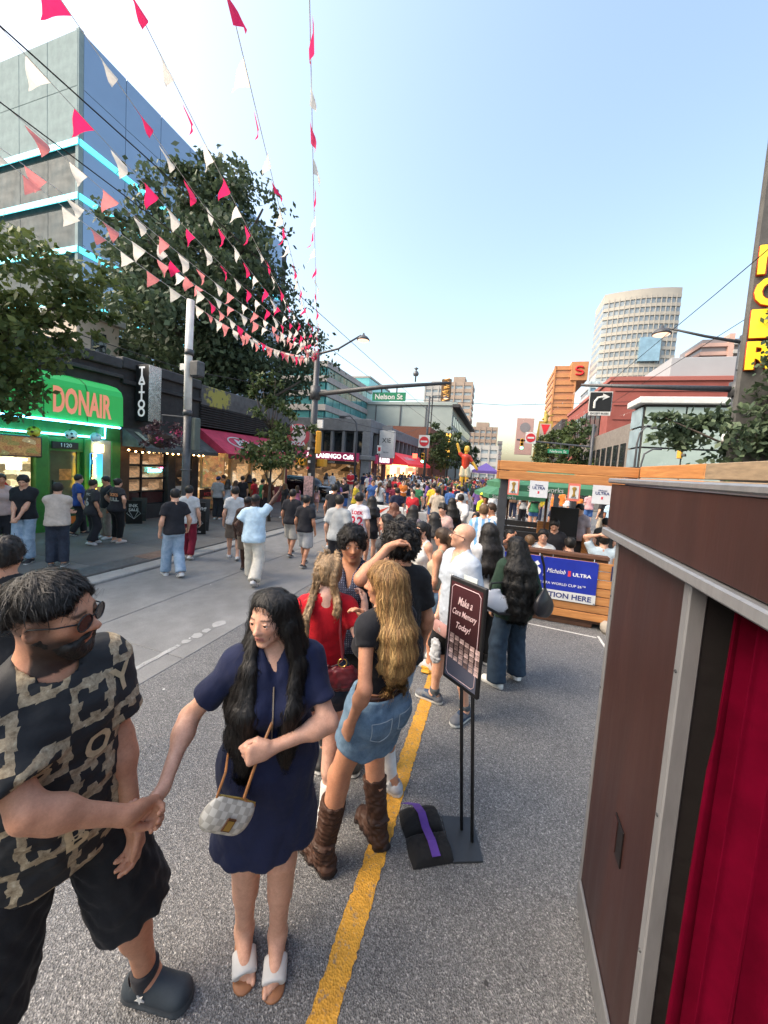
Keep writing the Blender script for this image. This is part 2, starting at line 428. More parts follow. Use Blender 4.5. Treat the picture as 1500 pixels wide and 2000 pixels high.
HAIRC = dict(black=(.014, .012, .011), brown=(.045, .026, .015), ltbrown=(.12, .07, .036), blonde=(.42, .27, .11), grey=(.2, .19, .18), red=(.12, .04, .02))
def unit_sphere(seg=14, rings=9):
    mb = MB(); mb.lathe([(max(1e-3, math.sin(math.pi*i/rings)), -math.cos(math.pi*i/rings)) for i in range(rings+1)], seg); return mb
EYE = {}
class Person:
    def __init__(s, label, pos, yaw, h=1.75, sex='m', w=1., feet=None, hands=None, elbow=None, knee=None, lean=0., side=0., twist=0., head=(0, 0, 0),
                 skin='light', vox=.012, det=1, group=None, pelvis=None, sink=0., hscale=1., curl=(.35, .35), hdir=(None, None), hnorm=(None, None), bare=False, cat='person', mouth=0., belly=1.):
        s.k = h/1.75; s.sex = sex; s.f = sex == 'f'; s.w = w; s.vox = vox/s.k; s.det = det; s.h = h
        s.root = thing('person', label, cat, tuple(pos), math.radians(yaw), group)
        s.yaw = yaw; s.pos = np.array(pos, float)
        s.skin = np.array(SKIN[skin] if isinstance(skin, str) else skin); s.belly = belly
        feet = feet or [(-.10, 0, 0, 8), (.10, 0, 0, -8)]
        s.feet = [tuple(f)+(0,)*(5-len(f)) for f in feet]                       # x, y, z, toe yaw, pitch
        s.ank = [V3(f[0], f[1], f[2]+.085) for f in s.feet]
        mx = sum(f[0] for f in s.feet)/2; my = sum(f[1] for f in s.feet)/2
        hw = .088 if not s.f else .085
        s.P0 = V3(mx, my, 0) if pelvis is None else V3(*pelvis)
        if pelvis is None or len(pelvis) < 3 or pelvis[2] is None:
            px, py = s.P0[0], s.P0[1]; hz = 9
            for i, sg in enumerate((-1, 1)):
                dx = px+sg*hw-s.ank[i][0]; dy_ = py-s.ank[i][1]
                hz = min(hz, s.ank[i][2]+math.sqrt(max(.01, (.85*.996)**2-dx*dx-dy_*dy_)))
            s.P0 = V3(px, py, hz+.02-sink)
        s.Rt = rotz(twist*D2R) @ rotx(-lean*D2R) @ roty(side*D2R)
        s.Rp = rotz(twist*.5*D2R)
        s.T = lambda x, y, z: s.P0+s.Rt @ V3(x, y, z)
        s.hip = [s.P0+s.Rp @ V3(-hw, 0, -.02), s.P0+s.Rp @ V3(hw, 0, -.02)]
        kp = knee or [None, None]; s.knee = []
        for i in (0, 1):
            ty = s.feet[i][3]*D2R; pol = kp[i] if kp[i] is not None else (-math.sin(ty), math.cos(ty), .1)
            kn, an = ik(s.hip[i], s.ank[i], .43, .42, pol); s.knee.append(kn)
        s.sw = .17*(w*.5+.5) if not s.f else .152*(w*.5+.5)
        s.sh = [s.T(-s.sw+.015, -.005, .455), s.T(s.sw-.015, -.005, .455)]
        dh = [s.T(-s.sw-.07, .05, -.06), s.T(s.sw+.07, .05, -.06)]
        hands = hands or [None, None]; elbow = elbow or [None, None]
        s.el = []; s.wr = []
        for i, sg in enumerate((-1, 1)):
            t = dh[i] if hands[i] is None else V3(*hands[i])
            pl = elbow[i] if elbow[i] is not None else s.Rt @ V3(sg*.5, -1, -.1)
            if isinstance(elbow[i], np.ndarray): pl = elbow[i]-(s.sh[i]+t)/2          # an array is the point the elbow should near
            e, t = ik(s.sh[i], t, .285, .255, pl); s.el.append(e); s.wr.append(t)
        s.hh = (.236 if not s.f else .23)*hscale
        s.neck = s.T(0, -.02, .50)
        s.Rh = s.Rt @ rotz(head[0]*D2R) @ rotx(head[1]*D2R) @ roty(head[2]*D2R)
        piv = s.T(0, -.005, .585); s.hc = piv+s.Rh @ V3(0, .03, .095*hscale)
        if s.f: s.hc = s.hc-s.Rt @ V3(0, 0, .01)
        s.curl = curl; s.hdir = hdir; s.hnorm = hnorm; s.bare = bare; s.mouth = mouth
        s.parts = {}
    # ---- shared shapes
    def H(s, x, y, z): return s.hc+s.Rh @ (V3(x, y, z)*s.hh)
    def torso(s, S, inf=0., k=.05, lower=True):
        w = s.w; T = s.T; R = s.Rt; b = s.belly
        if not s.f:
            S.ell(T(0, .005, .34), (.158*w+inf, .108*w+inf, .20+inf), R, k)
            S.ell(T(0, .012*b, .13), (.142*w*b+inf, .102*w*b*b+inf, .18+inf), R, k)
            for sg in (-1, 1): S.ell(T(sg*.075, .075, .36), (.075*w+inf, .04+inf, .06+inf), R, k)
        else:
            S.ell(T(0, .0, .345), (.135*w+inf, .094*w+inf, .185+inf), R, k)
            S.ell(T(0, .008*b, .14), (.122*w*b+inf, .09*w*b+inf, .16+inf), R, k)
            for sg in (-1, 1): S.ell(T(sg*.066, .085, .305), (.068*w+inf, .062*w+inf, .066+inf), R, .04)
        S.cone(T(-s.sw+.035, -.008, .452), T(s.sw-.035, -.008, .452), .05+inf, .05+inf, k)
        for sg in (-1, 1): S.cone(T(0, -.02, .545), T(sg*.115, -.012, .475), .042+inf*.6, .048+inf, .04)
        if lower: s.pelvis(S, inf, k)
    def pelvis(s, S, inf=0., k=.05):
        w = s.w; f = s.f
        S.ell(s.P0+s.Rp @ V3(0, -.004, .0), ((.168 if f else .158)*w+inf, .108*w+inf, .125+inf), s.Rp, k)
        for sg in (-1, 1): S.ell(s.P0+s.Rp @ V3(sg*.073, -.052*w, -.05), (.084*w+inf, .08*w+inf, .09+inf), s.Rp, k)
    def leg(s, S, i, inf=0., k=.04):
        w = s.w*.5+.5; h, kn, a = s.hip[i], s.knee[i], s.ank[i]; f = 1.04 if s.f else 1.
        S.cone(h, kn, .084*w*f+inf, .056*w+inf, k)
        S.cone(kn, a, .052*w+inf, .036*w+inf, k)
        d = _n(a-kn); fw = s.knee[i]-(h+a)/2; fw = fw/max(1e-3, np.linalg.norm(fw)) if np.linalg.norm(fw) > .02 else V3(-math.sin(s.feet[i][3]*D2R), math.cos(s.feet[i][3]*D2R), 0)
        S.cone(kn+d*.06-fw*.012, kn+d*.20-fw*.018, .046*w+inf, .042*w+inf, .05)
        S.ell(kn+fw*.012, (.046*w+inf,)*3, None, .03)
    def arm(s, S, i, inf=0., k=.03, upto=2.):
        w = s.w*.6+.4; f = .88 if s.f else 1.
        S.ell(s.sh[i], (.055*w*f+inf,)*3, None, .05)
        S.cone(s.sh[i], s.el[i], .047*w*f+inf, .038*w*f+inf, k)
        S.cone(s.el[i], s.wr[i], .039*w*f+inf, .026*f+inf, k)
        m = s.el[i]*.75+s.wr[i]*.25; S.ell(m, (.041*w*f+inf,)*3, None, .04)
    def handprims(s, S, i):
        wv = s.wr[i]; sg = (-1, 1)[i]; d = _n(s.wr[i]-s.el[i]) if s.hdir[i] is None else _n(s.hdir[i])
        n = s.hnorm[i]; n = s.Rt @ V3(-sg, 0, 0) if n is None else V3(*n)
        n = _n(n-d*n.dot(d)); t = np.cross(d, n)*(1 if i else -1)    # thumb side
        c = s.curl[i]; q = .92 if s.f else 1.
        S.cone(wv, wv+d*.03*q, .026*q, .034*q, .02, flat=n, fs=.7)
        for o in (-.026, -.009, .009, .026): S.cone(wv+d*.025*q+t*o*.6*q, wv+d*.088*q+t*o*q, .02*q, .0155*q, .014, flat=n, fs=.85)
        if s.det == 0: S.cone(wv+d*.08, wv+d*.15+n*.02, .026, .018, .02, flat=n, fs=.5); return
        for j, (o, L) in enumerate(((.027, .85), (.0095, .97), (-.009, .92), (-.026, .75))):
            p = wv+d*(.09-.004*abs(j-1))*q+t*o*q; dd = d+t*o*(1.6*(1-c)); dd = _n(dd); a = c*(1.1+.06*j); r = .0098*q
            for L_, am in ((.045, 1.), (.028, 1.15), (.022, .8)):
                ca, sa = math.cos(a*am), math.sin(a*am); dd2 = dd*ca+n*sa; n2 = n*ca-dd*sa
                p2 = p+dd2*L_*L*q; S.cone(p, p2, r, r*.92, .005); p = p2; dd, r = dd2, r*.93
                nn = n2; n_, n = n, nn
            n = s.hnorm[i]; n = s.Rt @ V3(-sg, 0, 0) if n is None else V3(*n); n = _n(n-d*n.dot(d))
        p = wv+d*.022*q+t*.022*q; q1 = p+(d*.75+t*.55+n*.35)*.042*q; q2 = q1+(d*.95+t*(.2-.5*c)+n*(.2+.5*c))*.034*q; q3 = q2+(d*.95+t*(.0-.6*c)+n*(.1+.5*c))*.026*q
        S.cone(p, q1, .0165*q, .0125*q, .012); S.cone(q1, q2, .012*q, .011*q, .005); S.cone(q2, q3, .011*q, .0085*q, .005)
    def headprims(s, S):
        H = s.H; hh = s.hh; R = s.Rh
        def e(c, r, k=.08, op='u', Rx=None): S.ell(H(*c), np.array(r)*hh, R if Rx is None else R @ Rx, k*hh, op)
        def c_(a, b, ra, rb, k=.06, op='u'): S.cone(H(*a), H(*b), ra*hh, rb*hh, k*hh, op=op)
        f = s.f
        e((0, -.07, .15), (.325, .40, .345))
        e((0, .08, -.10), (.25 if f else .265, .285, .33), .1)
        for g in (-1, 1): c_((g*.205, -.03, -.15), (g*.06, .21, -.405), .085 if not f else .07, .07 if not f else .055, .1)
        c_((-.03, .24, -.415), (.03, .24, -.415), .075 if not f else .058, .075 if not f else .058, .08)
        S.cone(H(0, -.10, -.12), s.T(0, -.02, .50), (.245 if not f else .205)*hh, (.262 if not f else .222)*hh, .04)
        if s.det == 0:
            c_((0, .33, .02), (0, .41, -.13), .04, .055)
            return
        for g in (-1, 1):
            e((g*.155, .215, -.075), (.10, .09, .10), .1)
            e((g*.325, -.035, -.035), (.032, .085, .125), .03, Rx=rotz(g*.35) @ rotx(-.2))
            e((g*.352, -.022, -.03), (.022, .045, .07), .02, 's')
        c_((-.145, .285, .075), (.145, .285, .075), .052 if not f else .04, .052 if not f else .04, .09)
        for g in (-1, 1): e((g*.137, .39, .005), (.082, .085, .052), .05, 's')
        if s.det >= 2:
            for g in (-1, 1):   # lids
                up = [(g*(.137-.07), .318, -.002), (g*(.137-.03), .343, .029), (g*(.137+.028), .34, .031), (g*(.137+.078), .292, .006)]
                lw = [(g*(.137-.062), .32, -.008), (g*(.137-.02), .338, -.033), (g*(.137+.03), .332, -.034), (g*(.137+.066), .298, -.006)]
                for a, b in zip(up, up[1:]): c_(a, b, .019, .019, .015)
                for a, b in zip(lw, lw[1:]): c_(a, b, .012, .012, .015)
        nl = .0 if f else .012
        c_((0, .318, .045), (0, .405+nl, -.12), .033, .043, .05); e((0, .415+nl, -.13), (.046, .046, .04), .04)
        for g in (-1, 1): e((g*.052, .365, -.142), (.036, .05, .034), .03)
        m = s.mouth
        for a, b in (((-.095, .292, -.262), (-.03, .335, -.248)), ((-.03, .335, -.248), (.03, .335, -.248)), ((.03, .335, -.248), (.095, .292, -.262))): c_(a, b, .024, .03, .03)
        c_((-.065, .308, -.298-m), (.065, .308, -.298-m), .034, .034, .035)
        c_((-.09, .33, -.272-m*.5), (.09, .33, -.272-m*.5), .012+m*.4, .012+m*.4, .012, 's')
    def body(s, hairc='black', brow=None, beard=0., lipc=None, scalp=0., legs=True):
        S = Sdf(); s.headprims(S); s.torso(S)
        for i in (0, 1):
            s.leg(S, i); s.arm(S, i); s.handprims(S, i)
            a = s.ank[i]; x, y, z, ty, pt = s.feet[i]; R = rotz(ty*D2R) @ rotx(-pt*D2R)
            S.cone(a, a+R @ V3(0, -.03, -.05), .036, .032, .03); S.cone(a+R @ V3(0, -.03, -.05), a+R @ V3(0, .11, -.062), .028, .03, .03, flat=R @ V3(0, 0, 1), fs=.7)
            S.cone(a+R @ V3(0, .01, -.01), a+R @ V3(0, .11, -.05), .034, .026, .03)
            if s.bare:
                for j in range(5):
                    o = (-.034+.017*j)*(1 if i == 0 else -1); L = .165-.012*j if True else 0
                    S.cone(a+R @ V3(-o, .11, -.066), a+R @ V3(-o, L, -.07), .0115-.0008*j, .0105-.0008*j, .006)
        V, Q = S.surf(s.vox)
        q = ((V-s.hc) @ s.Rh)/s.hh
        C = np.tile(s.skin, (len(V), 1)); x, y, z = q[:, 0], q[:, 1], q[:, 2]; ax = np.abs(x)
        hc = np.array(HAIRC[hairc] if isinstance(hairc, str) else hairc)
        def blend(m, c): nonlocal C; C = C*(1-m[:, None])+np.array(c)*m[:, None]
        if s.det:
            face = (y > .12)
            red = s.skin*np.array([1.0, .78, .74])
            blend(face*.55*np.exp(-(((ax-.17)/.08)**2+((z+.1)/.08)**2)), red); blend(face*.5*np.exp(-((ax/.06)**2+((z+.13)/.06)**2)), red)
            lip = np.array(lipc) if lipc is not None else s.skin*np.array([.82, .55, .52])
            lm = sst(.05, .034, np.abs(z+.272+s.mouth*.5))*sst(.118, .09, ax+.0)*(y > .26)
            blend(lm*.85, lip); blend(sst(.012, .006, np.abs(z+.272))*sst(.1, .085, ax)*(y > .25)*.75, s.skin*.25)
            bz = .098-.5*(ax-.13)**2*2.2+(.0 if s.f else -.008)
            bm = sst(.03, .016, np.abs(z-bz)*(1.25 if s.f else 1.))*sst(.048, .07, ax)*sst(.235, .2, ax)*(y > .1)
            blend(bm*.9*(0 if brow == 0 else 1), hc*1.2+s.skin*.03)
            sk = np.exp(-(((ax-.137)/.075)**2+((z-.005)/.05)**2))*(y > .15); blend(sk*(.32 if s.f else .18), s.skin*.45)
            if beard:
                b = sst(-.05, -.22, z+.0*ax)*sst(.0, .1, y+.15+.0*z)*(z > -.62)*1.; nb = 1-np.exp(-(((ax)/.10)**2+((z+.27)/.045)**2))
                mus = np.exp(-((ax/.12)**2+((z+.205)/.03)**2)); b = np.clip(b*nb*sst(.1, .24, ax-.3*(z+.2))+b*sst(-.3, -.36, z)+mus, 0, 1)
                blend(b*beard*(y > -.12), hc*1.1+s.skin*.06)
            if scalp:
                m = np.maximum(sst(.05, .25, z+.45*np.maximum(-y, 0)-.75*np.maximum(y, 0)*1.1)*(z > -.3), sst(-.24, -.05, z)*sst(.2, .08, y)*(scalp > .5)*(ax < .36)); blend(m*scalp, hc+s.skin*.12)
        for i in (0, 1):   # knuckles, elbows, knees slightly redder
            for c, r in ((s.el[i], .05), (s.knee[i], .06)): blend(.35*np.exp(-((V-c)**2).sum(1)/r**2), s.skin*np.array([.92, .76, .70]))
        o = npmesh('body', V*s.k, Q, skinmat(), s.root, C); s.parts['body'] = o
        if s.det >= 2:
            if 'e' not in EYE: EYE['e'] = unit_sphere().mesh('eye', eyemat(), True)
            for g in (-1, 1):
                e = bpy.data.objects.new('eye', EYE['e']); link(e, s.root); r = .058*s.hh*s.k
                e.matrix_local = Matrix.Translation(Vector(s.H(g*.137, .29, .0)*s.k)) @ Matrix((s.Rh @ rotz(s.gaze if hasattr(s, 'gaze') else 0)).tolist()).to_4x4() @ Matrix.Scale(r, 4)
        return o
    def mesh(s, name, S, mat, vox=None, amp=0., col=None):
        V, Q = S.surf((vox/s.k) if vox else s.vox, amp=amp)
        C = None
        if col is not None: C = col(V) if callable(col) else np.tile(np.array(col), (len(V), 1))
        o = npmesh(name, V*s.k, Q, mat, s.root, C); s.parts[name] = o; return o
    # ---- clothes
    def top(s, col, sleeve=.6, hem=-.08, inf=.014, loose=.012, collar=None, mat=None, name='shirt', neck=None, vneck=0., fold=.006, vox=None, tank=False, tuck=False, colf=None, crop=False):
        neck = neck or (.066 if not s.f else .058); S = Sdf(); T = s.T; s.torso(S, inf, .05, lower=False)
        if hem < .02: s.pelvis(S, inf+.012)
        w = s.w; b = s.belly; inf2 = inf+.006
        if not crop and not tuck:
            ra = (.146 if not s.f else .126)*w+inf; rb = max((.152 if not s.f else .16)*w*max(1, b*.96), ra*.98)+inf2+loose*.4
            S.cone(T(0, .004, .30), T(0, .004*b, hem-.02), ra, rb, .05, flat=s.Rt[:, 1], fs=.70*max(1, b*.95), cap=True)
        if not tank:
            for i in (0, 1):
                ww = s.w*.6+.4; f = .9 if s.f else 1.
                S.ell(s.sh[i], (.057*ww*f+inf,)*3, None, .05)
                t = min(1., sleeve); e = s.sh[i]+(s.el[i]-s.sh[i])*t
                S.cone(s.sh[i], e, .05*ww*f+inf+loose*.5, (.05-.008*t)*ww*f+inf+loose, .03, cap=True)
                if sleeve > 1:
                    e2 = s.el[i]+(s.wr[i]-s.el[i])*min(.97, sleeve-1); S.ell(s.el[i], (.043*ww*f+inf+loose*.6,)*3, None, .02)
                    S.cone(s.el[i], e2, .043*ww*f+inf+loose*.7, .032*f+inf+loose*.5, .03, cap=True)
        if collar:
            S.cone(T(0, -.012, .50), T(0, -.006, .578), neck+.022, neck+.008, .01, flat=s.Rt[:, 1], fs=.95, cap=True)
        fr = s.Rt @ V3(0, 1, 0)
        S.cone(T(0, .014 if not tank else .02, .515), T(0, .0, .75), neck, neck+.012, .008, op='s')
        if vneck: S.cone(T(0, .115, .52-vneck*1.), T(0, .08, .60), .012, neck*.95, .01, op='s')
        if tank:
            for i in (0, 1): S.ell(s.sh[i]+s.Rt @ V3((-1, 1)[i]*.045, 0, .0), (.07, .16, .13), s.Rt, .02, 's')
            S.cone(T(0, .09, .50), T(0, .0, .60), .085, .09, .02, op='s'); S.cone(T(0, -.10, .52), T(0, 0, .62), .08, .08, .02, op='s')
        up = s.Rt @ V3(0, 0, 1); S.cut(T(0, 0, hem), -up)
        f1 = wav(int(abs(s.pos[0]*977+s.pos[1]*331)) % 9999, 26, fold*.55, 5, (1, 1, 1.3)); f2 = wav(int(abs(s.pos[1]*577)) % 999, 50, fold*.13, 4)
        P0z = s.P0[2]
        def disp(P):
            m = 1.3-.8*np.clip((P[..., 2]-P0z-.1)/.35, 0, 1); return (f1(P)+f2(P))*m
        S.disp = disp
        if colf is not None: mt = mat or attrmat('printed_cloth')
        else: mt = mat or cloth(col)
        return s.mesh(name, S, mt, vox or s.vox*s.k*1.45, fold, colf)
    def bottoms(s, col, kind='pants', length=.95, inf=.012, flare=0., mat=None, waist=.03, fold=.006, name=None, vox=None, colf=None):
        S = Sdf(); s.pelvis(S, inf); w = s.w*.5+.5
        S.ell(s.P0+s.Rp @ V3(0, .006, .07), ((.145 if not s.f else .135)*s.w+inf, .10*s.w*s.belly+inf, .09), s.Rp, .05)
        if kind == 'skirt':
            fr = s.Rp @ V3(0, 1, 0); kz = (s.knee[0]+s.knee[1])/2; b = s.P0*(1-length)+kz*length
            S.cone(s.P0+V3(0, 0, .02), b, .155*s.w+inf, (.168+flare)*s.w+inf, .05, flat=fr, fs=.78, cap=True)
            for i in (0, 1): S.cone(s.hip[i], s.hip[i]+(s.knee[i]-s.hip[i])*length*.92, .088*w+inf, .078*w+inf+flare*.3, .06, cap=True)
        else:
            for i in (0, 1):
                if kind == 'shorts':
                    e = s.hip[i]+(s.knee[i]-s.hip[i])*length
                    S.cone(s.hip[i], e, .09*w+inf, (.074+flare)*w+inf, .045, cap=True)
                    if length > 1: S.ell(s.knee[i], (.06*w+inf,)*3, None, .03)
                else:
                    S.cone(s.hip[i], s.knee[i], .088*w+inf, .062*w+inf+flare*.5, .045)
                    e = s.knee[i]+(s.ank[i]-s.knee[i])*length; S.cone(s.knee[i], e, .062*w+inf+flare*.5, .048*w+inf+flare, .03, cap=True)
        S.cut(s.P0+s.Rt @ V3(0, 0, waist), s.Rt @ V3(0, 0, 1))
        f1 = wav(int(abs(s.pos[0]*433+s.pos[1]*131)) % 9999, 24, fold*.6, 5, (1, 1, .7)); f2 = wav(int(abs(s.pos[1]*77)) % 999, 45, fold*.13, 4)
        S.disp = lambda P: f1(P)+f2(P)
        return s.mesh(name or {'pants': 'trousers', 'shorts': 'shorts', 'skirt': 'skirt'}[kind], S, mat or cloth(col), vox or s.vox*s.k*1.45, fold, colf)
    def shoes(s, col=(.7, .7, .7), sole=None, kind='sneaker', sock=None, sockh=.1, accent=None, vox=None, mat=None):
        sole = sole or (.6, .6, .58)
        for i in (0, 1):
            S = Sdf(); a = s.ank[i]; x, y, z, ty, pt = s.feet[i]; R = rotz(ty*D2R) @ rotx(-pt*D2R); L = lambda x, y, z: a+R @ V3(x, y, z)
            g = -.085; u = R @ V3(0, 0, 1)
            S.cone(L(0, -.045, g+.03), L(0, .135, g+.03), .044, .05, .02, flat=u, fs=.62)
            S.cone(L(0, -.035, g+.05), L(0, -.025, g+(.095 if kind == 'sneaker' else .10)), .042, .044, .03)
            S.cone(L(0, .0, g+.07), L(0, .14, g+.036), .04, .034, .03)
            S.cone(L(0, -.05, g+.004), L(0, .14, g+.004), .046, .053, .006, flat=u, fs=.55)
            if kind == 'boot':
                top = s.ank[i]+(s.knee[i]-s.ank[i])*.66
                S.cone(L(0, -.01, g+.10), top, .05, .068, .03, cap=True); S.cone(L(0, -.045, g-.0), L(0, -.045, g+.03), .04, .042, .01, cap=True)
                S.cone(L(0, -.012, g+.15), L(0, -.002, g+.15), .058, .058, .012, flat=u, fs=.3)
            if kind == 'sneaker': S.cone(L(0, -.028, g+.07), L(0, -.02, g+.16), .034, .036, .02, op='s')
            S.cut(L(0, 0, g), -u, .002)
            if kind == 'boot': w1 = wav(5+i, 45, .0045, 5, (.5, .5, 1.6)); S.disp = lambda P: w1(P)
            def colf(V):
                q = (V-a) @ R; zz = q[:, 2]-g; C = np.tile(np.array(col), (len(V), 1))
                if accent is not None:
                    m = ((q[:, 1] < -.02) | (q[:, 1] > .10) | (np.abs(zz-.06-.12*(q[:, 1]-.03)) < .011)) & (zz > .02); C[m] = accent
                C[zz < .027] = sole
                return C
            s.mesh('boot' if kind == 'boot' else 'shoe', S, mat or attrmat('shoe', .55 if kind != 'boot' else .5), vox or s.vox*s.k*1.2, .0 if kind != 'boot' else .006, colf)
            if sock is not None:
                S = Sdf(); e = s.ank[i]+(s.knee[i]-s.ank[i])*sockh/.42; S.cone(s.ank[i]+V3(0, 0, -.03), e, .046, .049+.02*sockh, .02, cap=True); s.mesh('sock', S, cloth(sock), vox or s.vox*s.k*1.3)
    # ---- hair
    def hair(s, kind='short', col='black', vol=1., length=.45, vox=None, strands=0, guides=None, face=.0, col2=None, streak=0., fringe=0., seed=3, swidth=.0022, bumps=0., nape=-.24, side=0., lr=.03, wide=0., fade=0.):
        hc = np.array(HAIRC[col] if isinstance(col, str) else col); S = Sdf(); H, hh, R = s.H, s.hh, s.Rh
        t = .03*vol
        S.ell(H(0, -.075-t*.3, .165+t*.4), np.array((.335+t, .405+t, .35+t*1.3))*hh, R, .05*hh)
        if kind != 'buzz': S.ell(H(0, -.12, .0), np.array((.325+t, .345+t, .33))*hh, R, .08*hh)
        # open the face and trim the nape
        S.ell(H(0, .44, -.14+face), np.array((.30+wide-fringe*.12, .33-fringe*.1, .42-fringe*.16))*hh, R, .05*hh, 's')
        for g in (-1, 1): S.ell(H(g*.36, .08, -.17), np.array((.15, .18, .17))*hh, R, .05*hh, 's')
        if fade:
            for g in (-1, 1): S.ell(H(g*.40, -.06, -.06), np.array((.15, .42, .24))*hh, R, .06*hh, 's')
        if kind in ('short', 'buzz', 'curly'): S.cut(H(0, -.3, nape), R @ V3(0, .30, -1), .02)
        if fringe:
            for j in range(9):
                x = -.24+.06*j; S.cone(H(x*.7, .16, .47+.02*vol), H(x*1.1+side*.06, .36+.02*math.sin(j*2.1), .20-.05*math.sin(j*1.7)-.06*fringe), .09*hh, .035*hh, .05*hh)
        if kind == 'long':
            pts = guides
            if pts is None:
                pts = []; n = 11
                for j in range(n):
                    a = (-100+200*j/(n-1))*D2R; c_, s_ = math.cos(a), math.sin(a)
                    p0 = H(.30*s_, -.10-.30*c_, .10); p1 = H(.33*s_, -.10-.33*c_, -.30); zt = s.sh[0][2]*.5+s.sh[1][2]*.5
                    sw_ = V3(*(s.Rt @ V3(.15*s_, -.125*c_-.035, .42)))+s.P0
                    p3 = s.P0+s.Rt @ V3(.145*s_, -.135*c_-.02, .69-length-.02*math.sin(j*3.3)); pts.append([p0, p1, sw_*.6+p1*.4, (sw_+p3)/2+s.Rt @ V3(0, -.012, 0), p3])
            for g in pts:
                n = len(g); rs = [lr*.95, lr]+[lr]*(n-3)+[.01]
                S.chain(g, rs if n > 2 else [.04, .02], .035)
        if kind == 'bun': S.ell(H(0, -.42, .30), np.array((.19, .17, .18))*hh, R, .04*hh)
        if kind == 'ponytail':
            g = guides or [H(0, -.45, .25), H(0, -.60, .15), H(0, -.62, -.2), s.T(0, -.17, .60-length*.5), s.T(0, -.17, .62-length)]
            S.chain(g, [.035, .045, .045, .04, .015][:len(g)], .03)
        if kind == 'braid':
            for g in guides:
                g = [np.array(p) for p in g]
                for a, b in zip(g, g[1:]):
                    L = np.linalg.norm(b-a); n = max(1, int(L/.024))
                    for j in range(n):
                        p = a+(b-a)*(j+.5)/n; o = _n(np.cross(b-a, V3(*(s.Rh @ V3(0, -1, 0)))))
                        for sg in (-1, 1): S.ell(p+o*sg*.0095, (.0135, .0135, .019), None, .004)
        r = np.random.RandomState(seed)
        w1 = wav(seed, 34, .0035*vol if kind != 'long' or bumps else .0012, 5, (1, 1, .5)); w2 = wav(seed+1, 95 if kind != 'long' else 130, .0022, 5, (1, 1, .18)) if bumps == 0 else wav(seed+1, 75, bumps, 6)
        S.disp = lambda P: w1(P)+w2(P)
        V, Q = S.surf((vox/s.k) if vox else s.vox, amp=.008+bumps)
        q = ((V-s.hc) @ R)/hh
        def tint(P, rv):
            C = np.tile(hc, (len(P), 1))
            if col2 is not None:
                th = np.arctan2(((P-s.hc) @ R)[:, 0], -((P-s.hc) @ R)[:, 1]); m = np.clip(.5+.5*np.sin(th*17+rv*2+1.5*np.sin(th*41)), 0, 1)*streak
                zz = np.clip((s.hc[2]+.05-P[:, 2])/.5, 0, 1); m = np.clip(m*(.6+.5*zz)+.25*zz*streak, 0, 1); C = C*(1-m[:, None])+np.array(col2)*m[:, None]
            return C
        C = tint(V, 0)
        if strands:
            from mathutils.kdtree import KDTree
            sel = r.choice(len(V), min(len(V), 9000), replace=False); kd = KDTree(len(sel)); pts = V[sel]
            fn = np.cross(V[Q[:, 1]]-V[Q[:, 0]], V[Q[:, 2]]-V[Q[:, 0]]); nv = np.zeros_like(V)
            for c in range(4): np.add.at(nv, Q[:, c], fn)
            nv /= np.maximum(1e-12, np.linalg.norm(nv, axis=1))[:, None]; nn = nv[sel]
            for i_, p in enumerate(pts): kd.insert(p, i_)
            kd.balance()
            crown = H(0, -.28, .5); SV = []; SF = []; SCc = []; st = .028 if kind in ('long', 'ponytail') else .012; ns = 9 if kind in ('long', 'ponytail') else 6
            for _ in range(strands):
                i_ = r.randint(len(pts)); p = pts[i_].copy(); path = []; wd = swidth*r.uniform(.5, 1.4); lift = r.uniform(.0, .007 if kind in ('long', 'ponytail') else .012)*(1 if r.uniform() > .07 else 4); jit = r.normal(size=3)*.25
                for k_ in range(ns):
                    _, j_, _ = kd.find(p); nrm = nn[j_]
                    fl = V3(0, 0, -1)*(1. if kind in ('long', 'ponytail') else .35)+_n(p-crown)*(.25 if kind == 'long' else .8)+jit*(1 if bumps == 0 else 2.2); fl = fl-nrm*fl.dot(nrm); L = np.linalg.norm(fl)
                    if L < 1e-4: break
                    base = pts[j_] if k_ else p; path.append((p+nrm*(.0015+lift*(k_/ns)), nrm, fl/L)); p = p*.5+base*.5+fl/L*st if np.linalg.norm(base-p) < .03 else p+fl/L*st
                if len(path) < 3: continue
                n0 = len(SV); rv = r.uniform(.6, 1.7)
                for k_, (pp, nm, fl) in enumerate(path):
                    sd_ = np.cross(nm, fl)*wd*(1-.8*(k_/len(path))**2); SV += [pp-sd_, pp+sd_]; SCc += [rv, rv]
                for k_ in range(len(path)-1): SF.append((n0+2*k_, n0+2*k_+1, n0+2*k_+3, n0+2*k_+2))
            SV = np.array(SV); SF = np.array(SF, int)
            CS = tint(SV, 1)*np.array(SCc)[:, None]
            Q = np.concatenate([Q, SF+len(V)]); V = np.concatenate([V, SV]); C = np.concatenate([C, CS])
        o = npmesh('hair', V*s.k, Q, hairmat(), s.root, C); s.parts['hair'] = o; return o
    def cap(s, col, back=False, vox=None, name='cap'):
        S = Sdf(); H, hh, R = s.H, s.hh, s.Rh; g = -1 if back else 1
        S.ell(H(0, -.06, .19), np.array((.365, .43, .36))*hh, R, .03); S.cut(H(0, 0, .16), R @ V3(0, .12 if not back else .05, -1), .004)
        S.ell(H(0, g*.42, .17), np.array((.26, .32, .035))*hh, R @ rotx(-.12*g), .01); return s.mesh(name, S, cloth(col), vox)
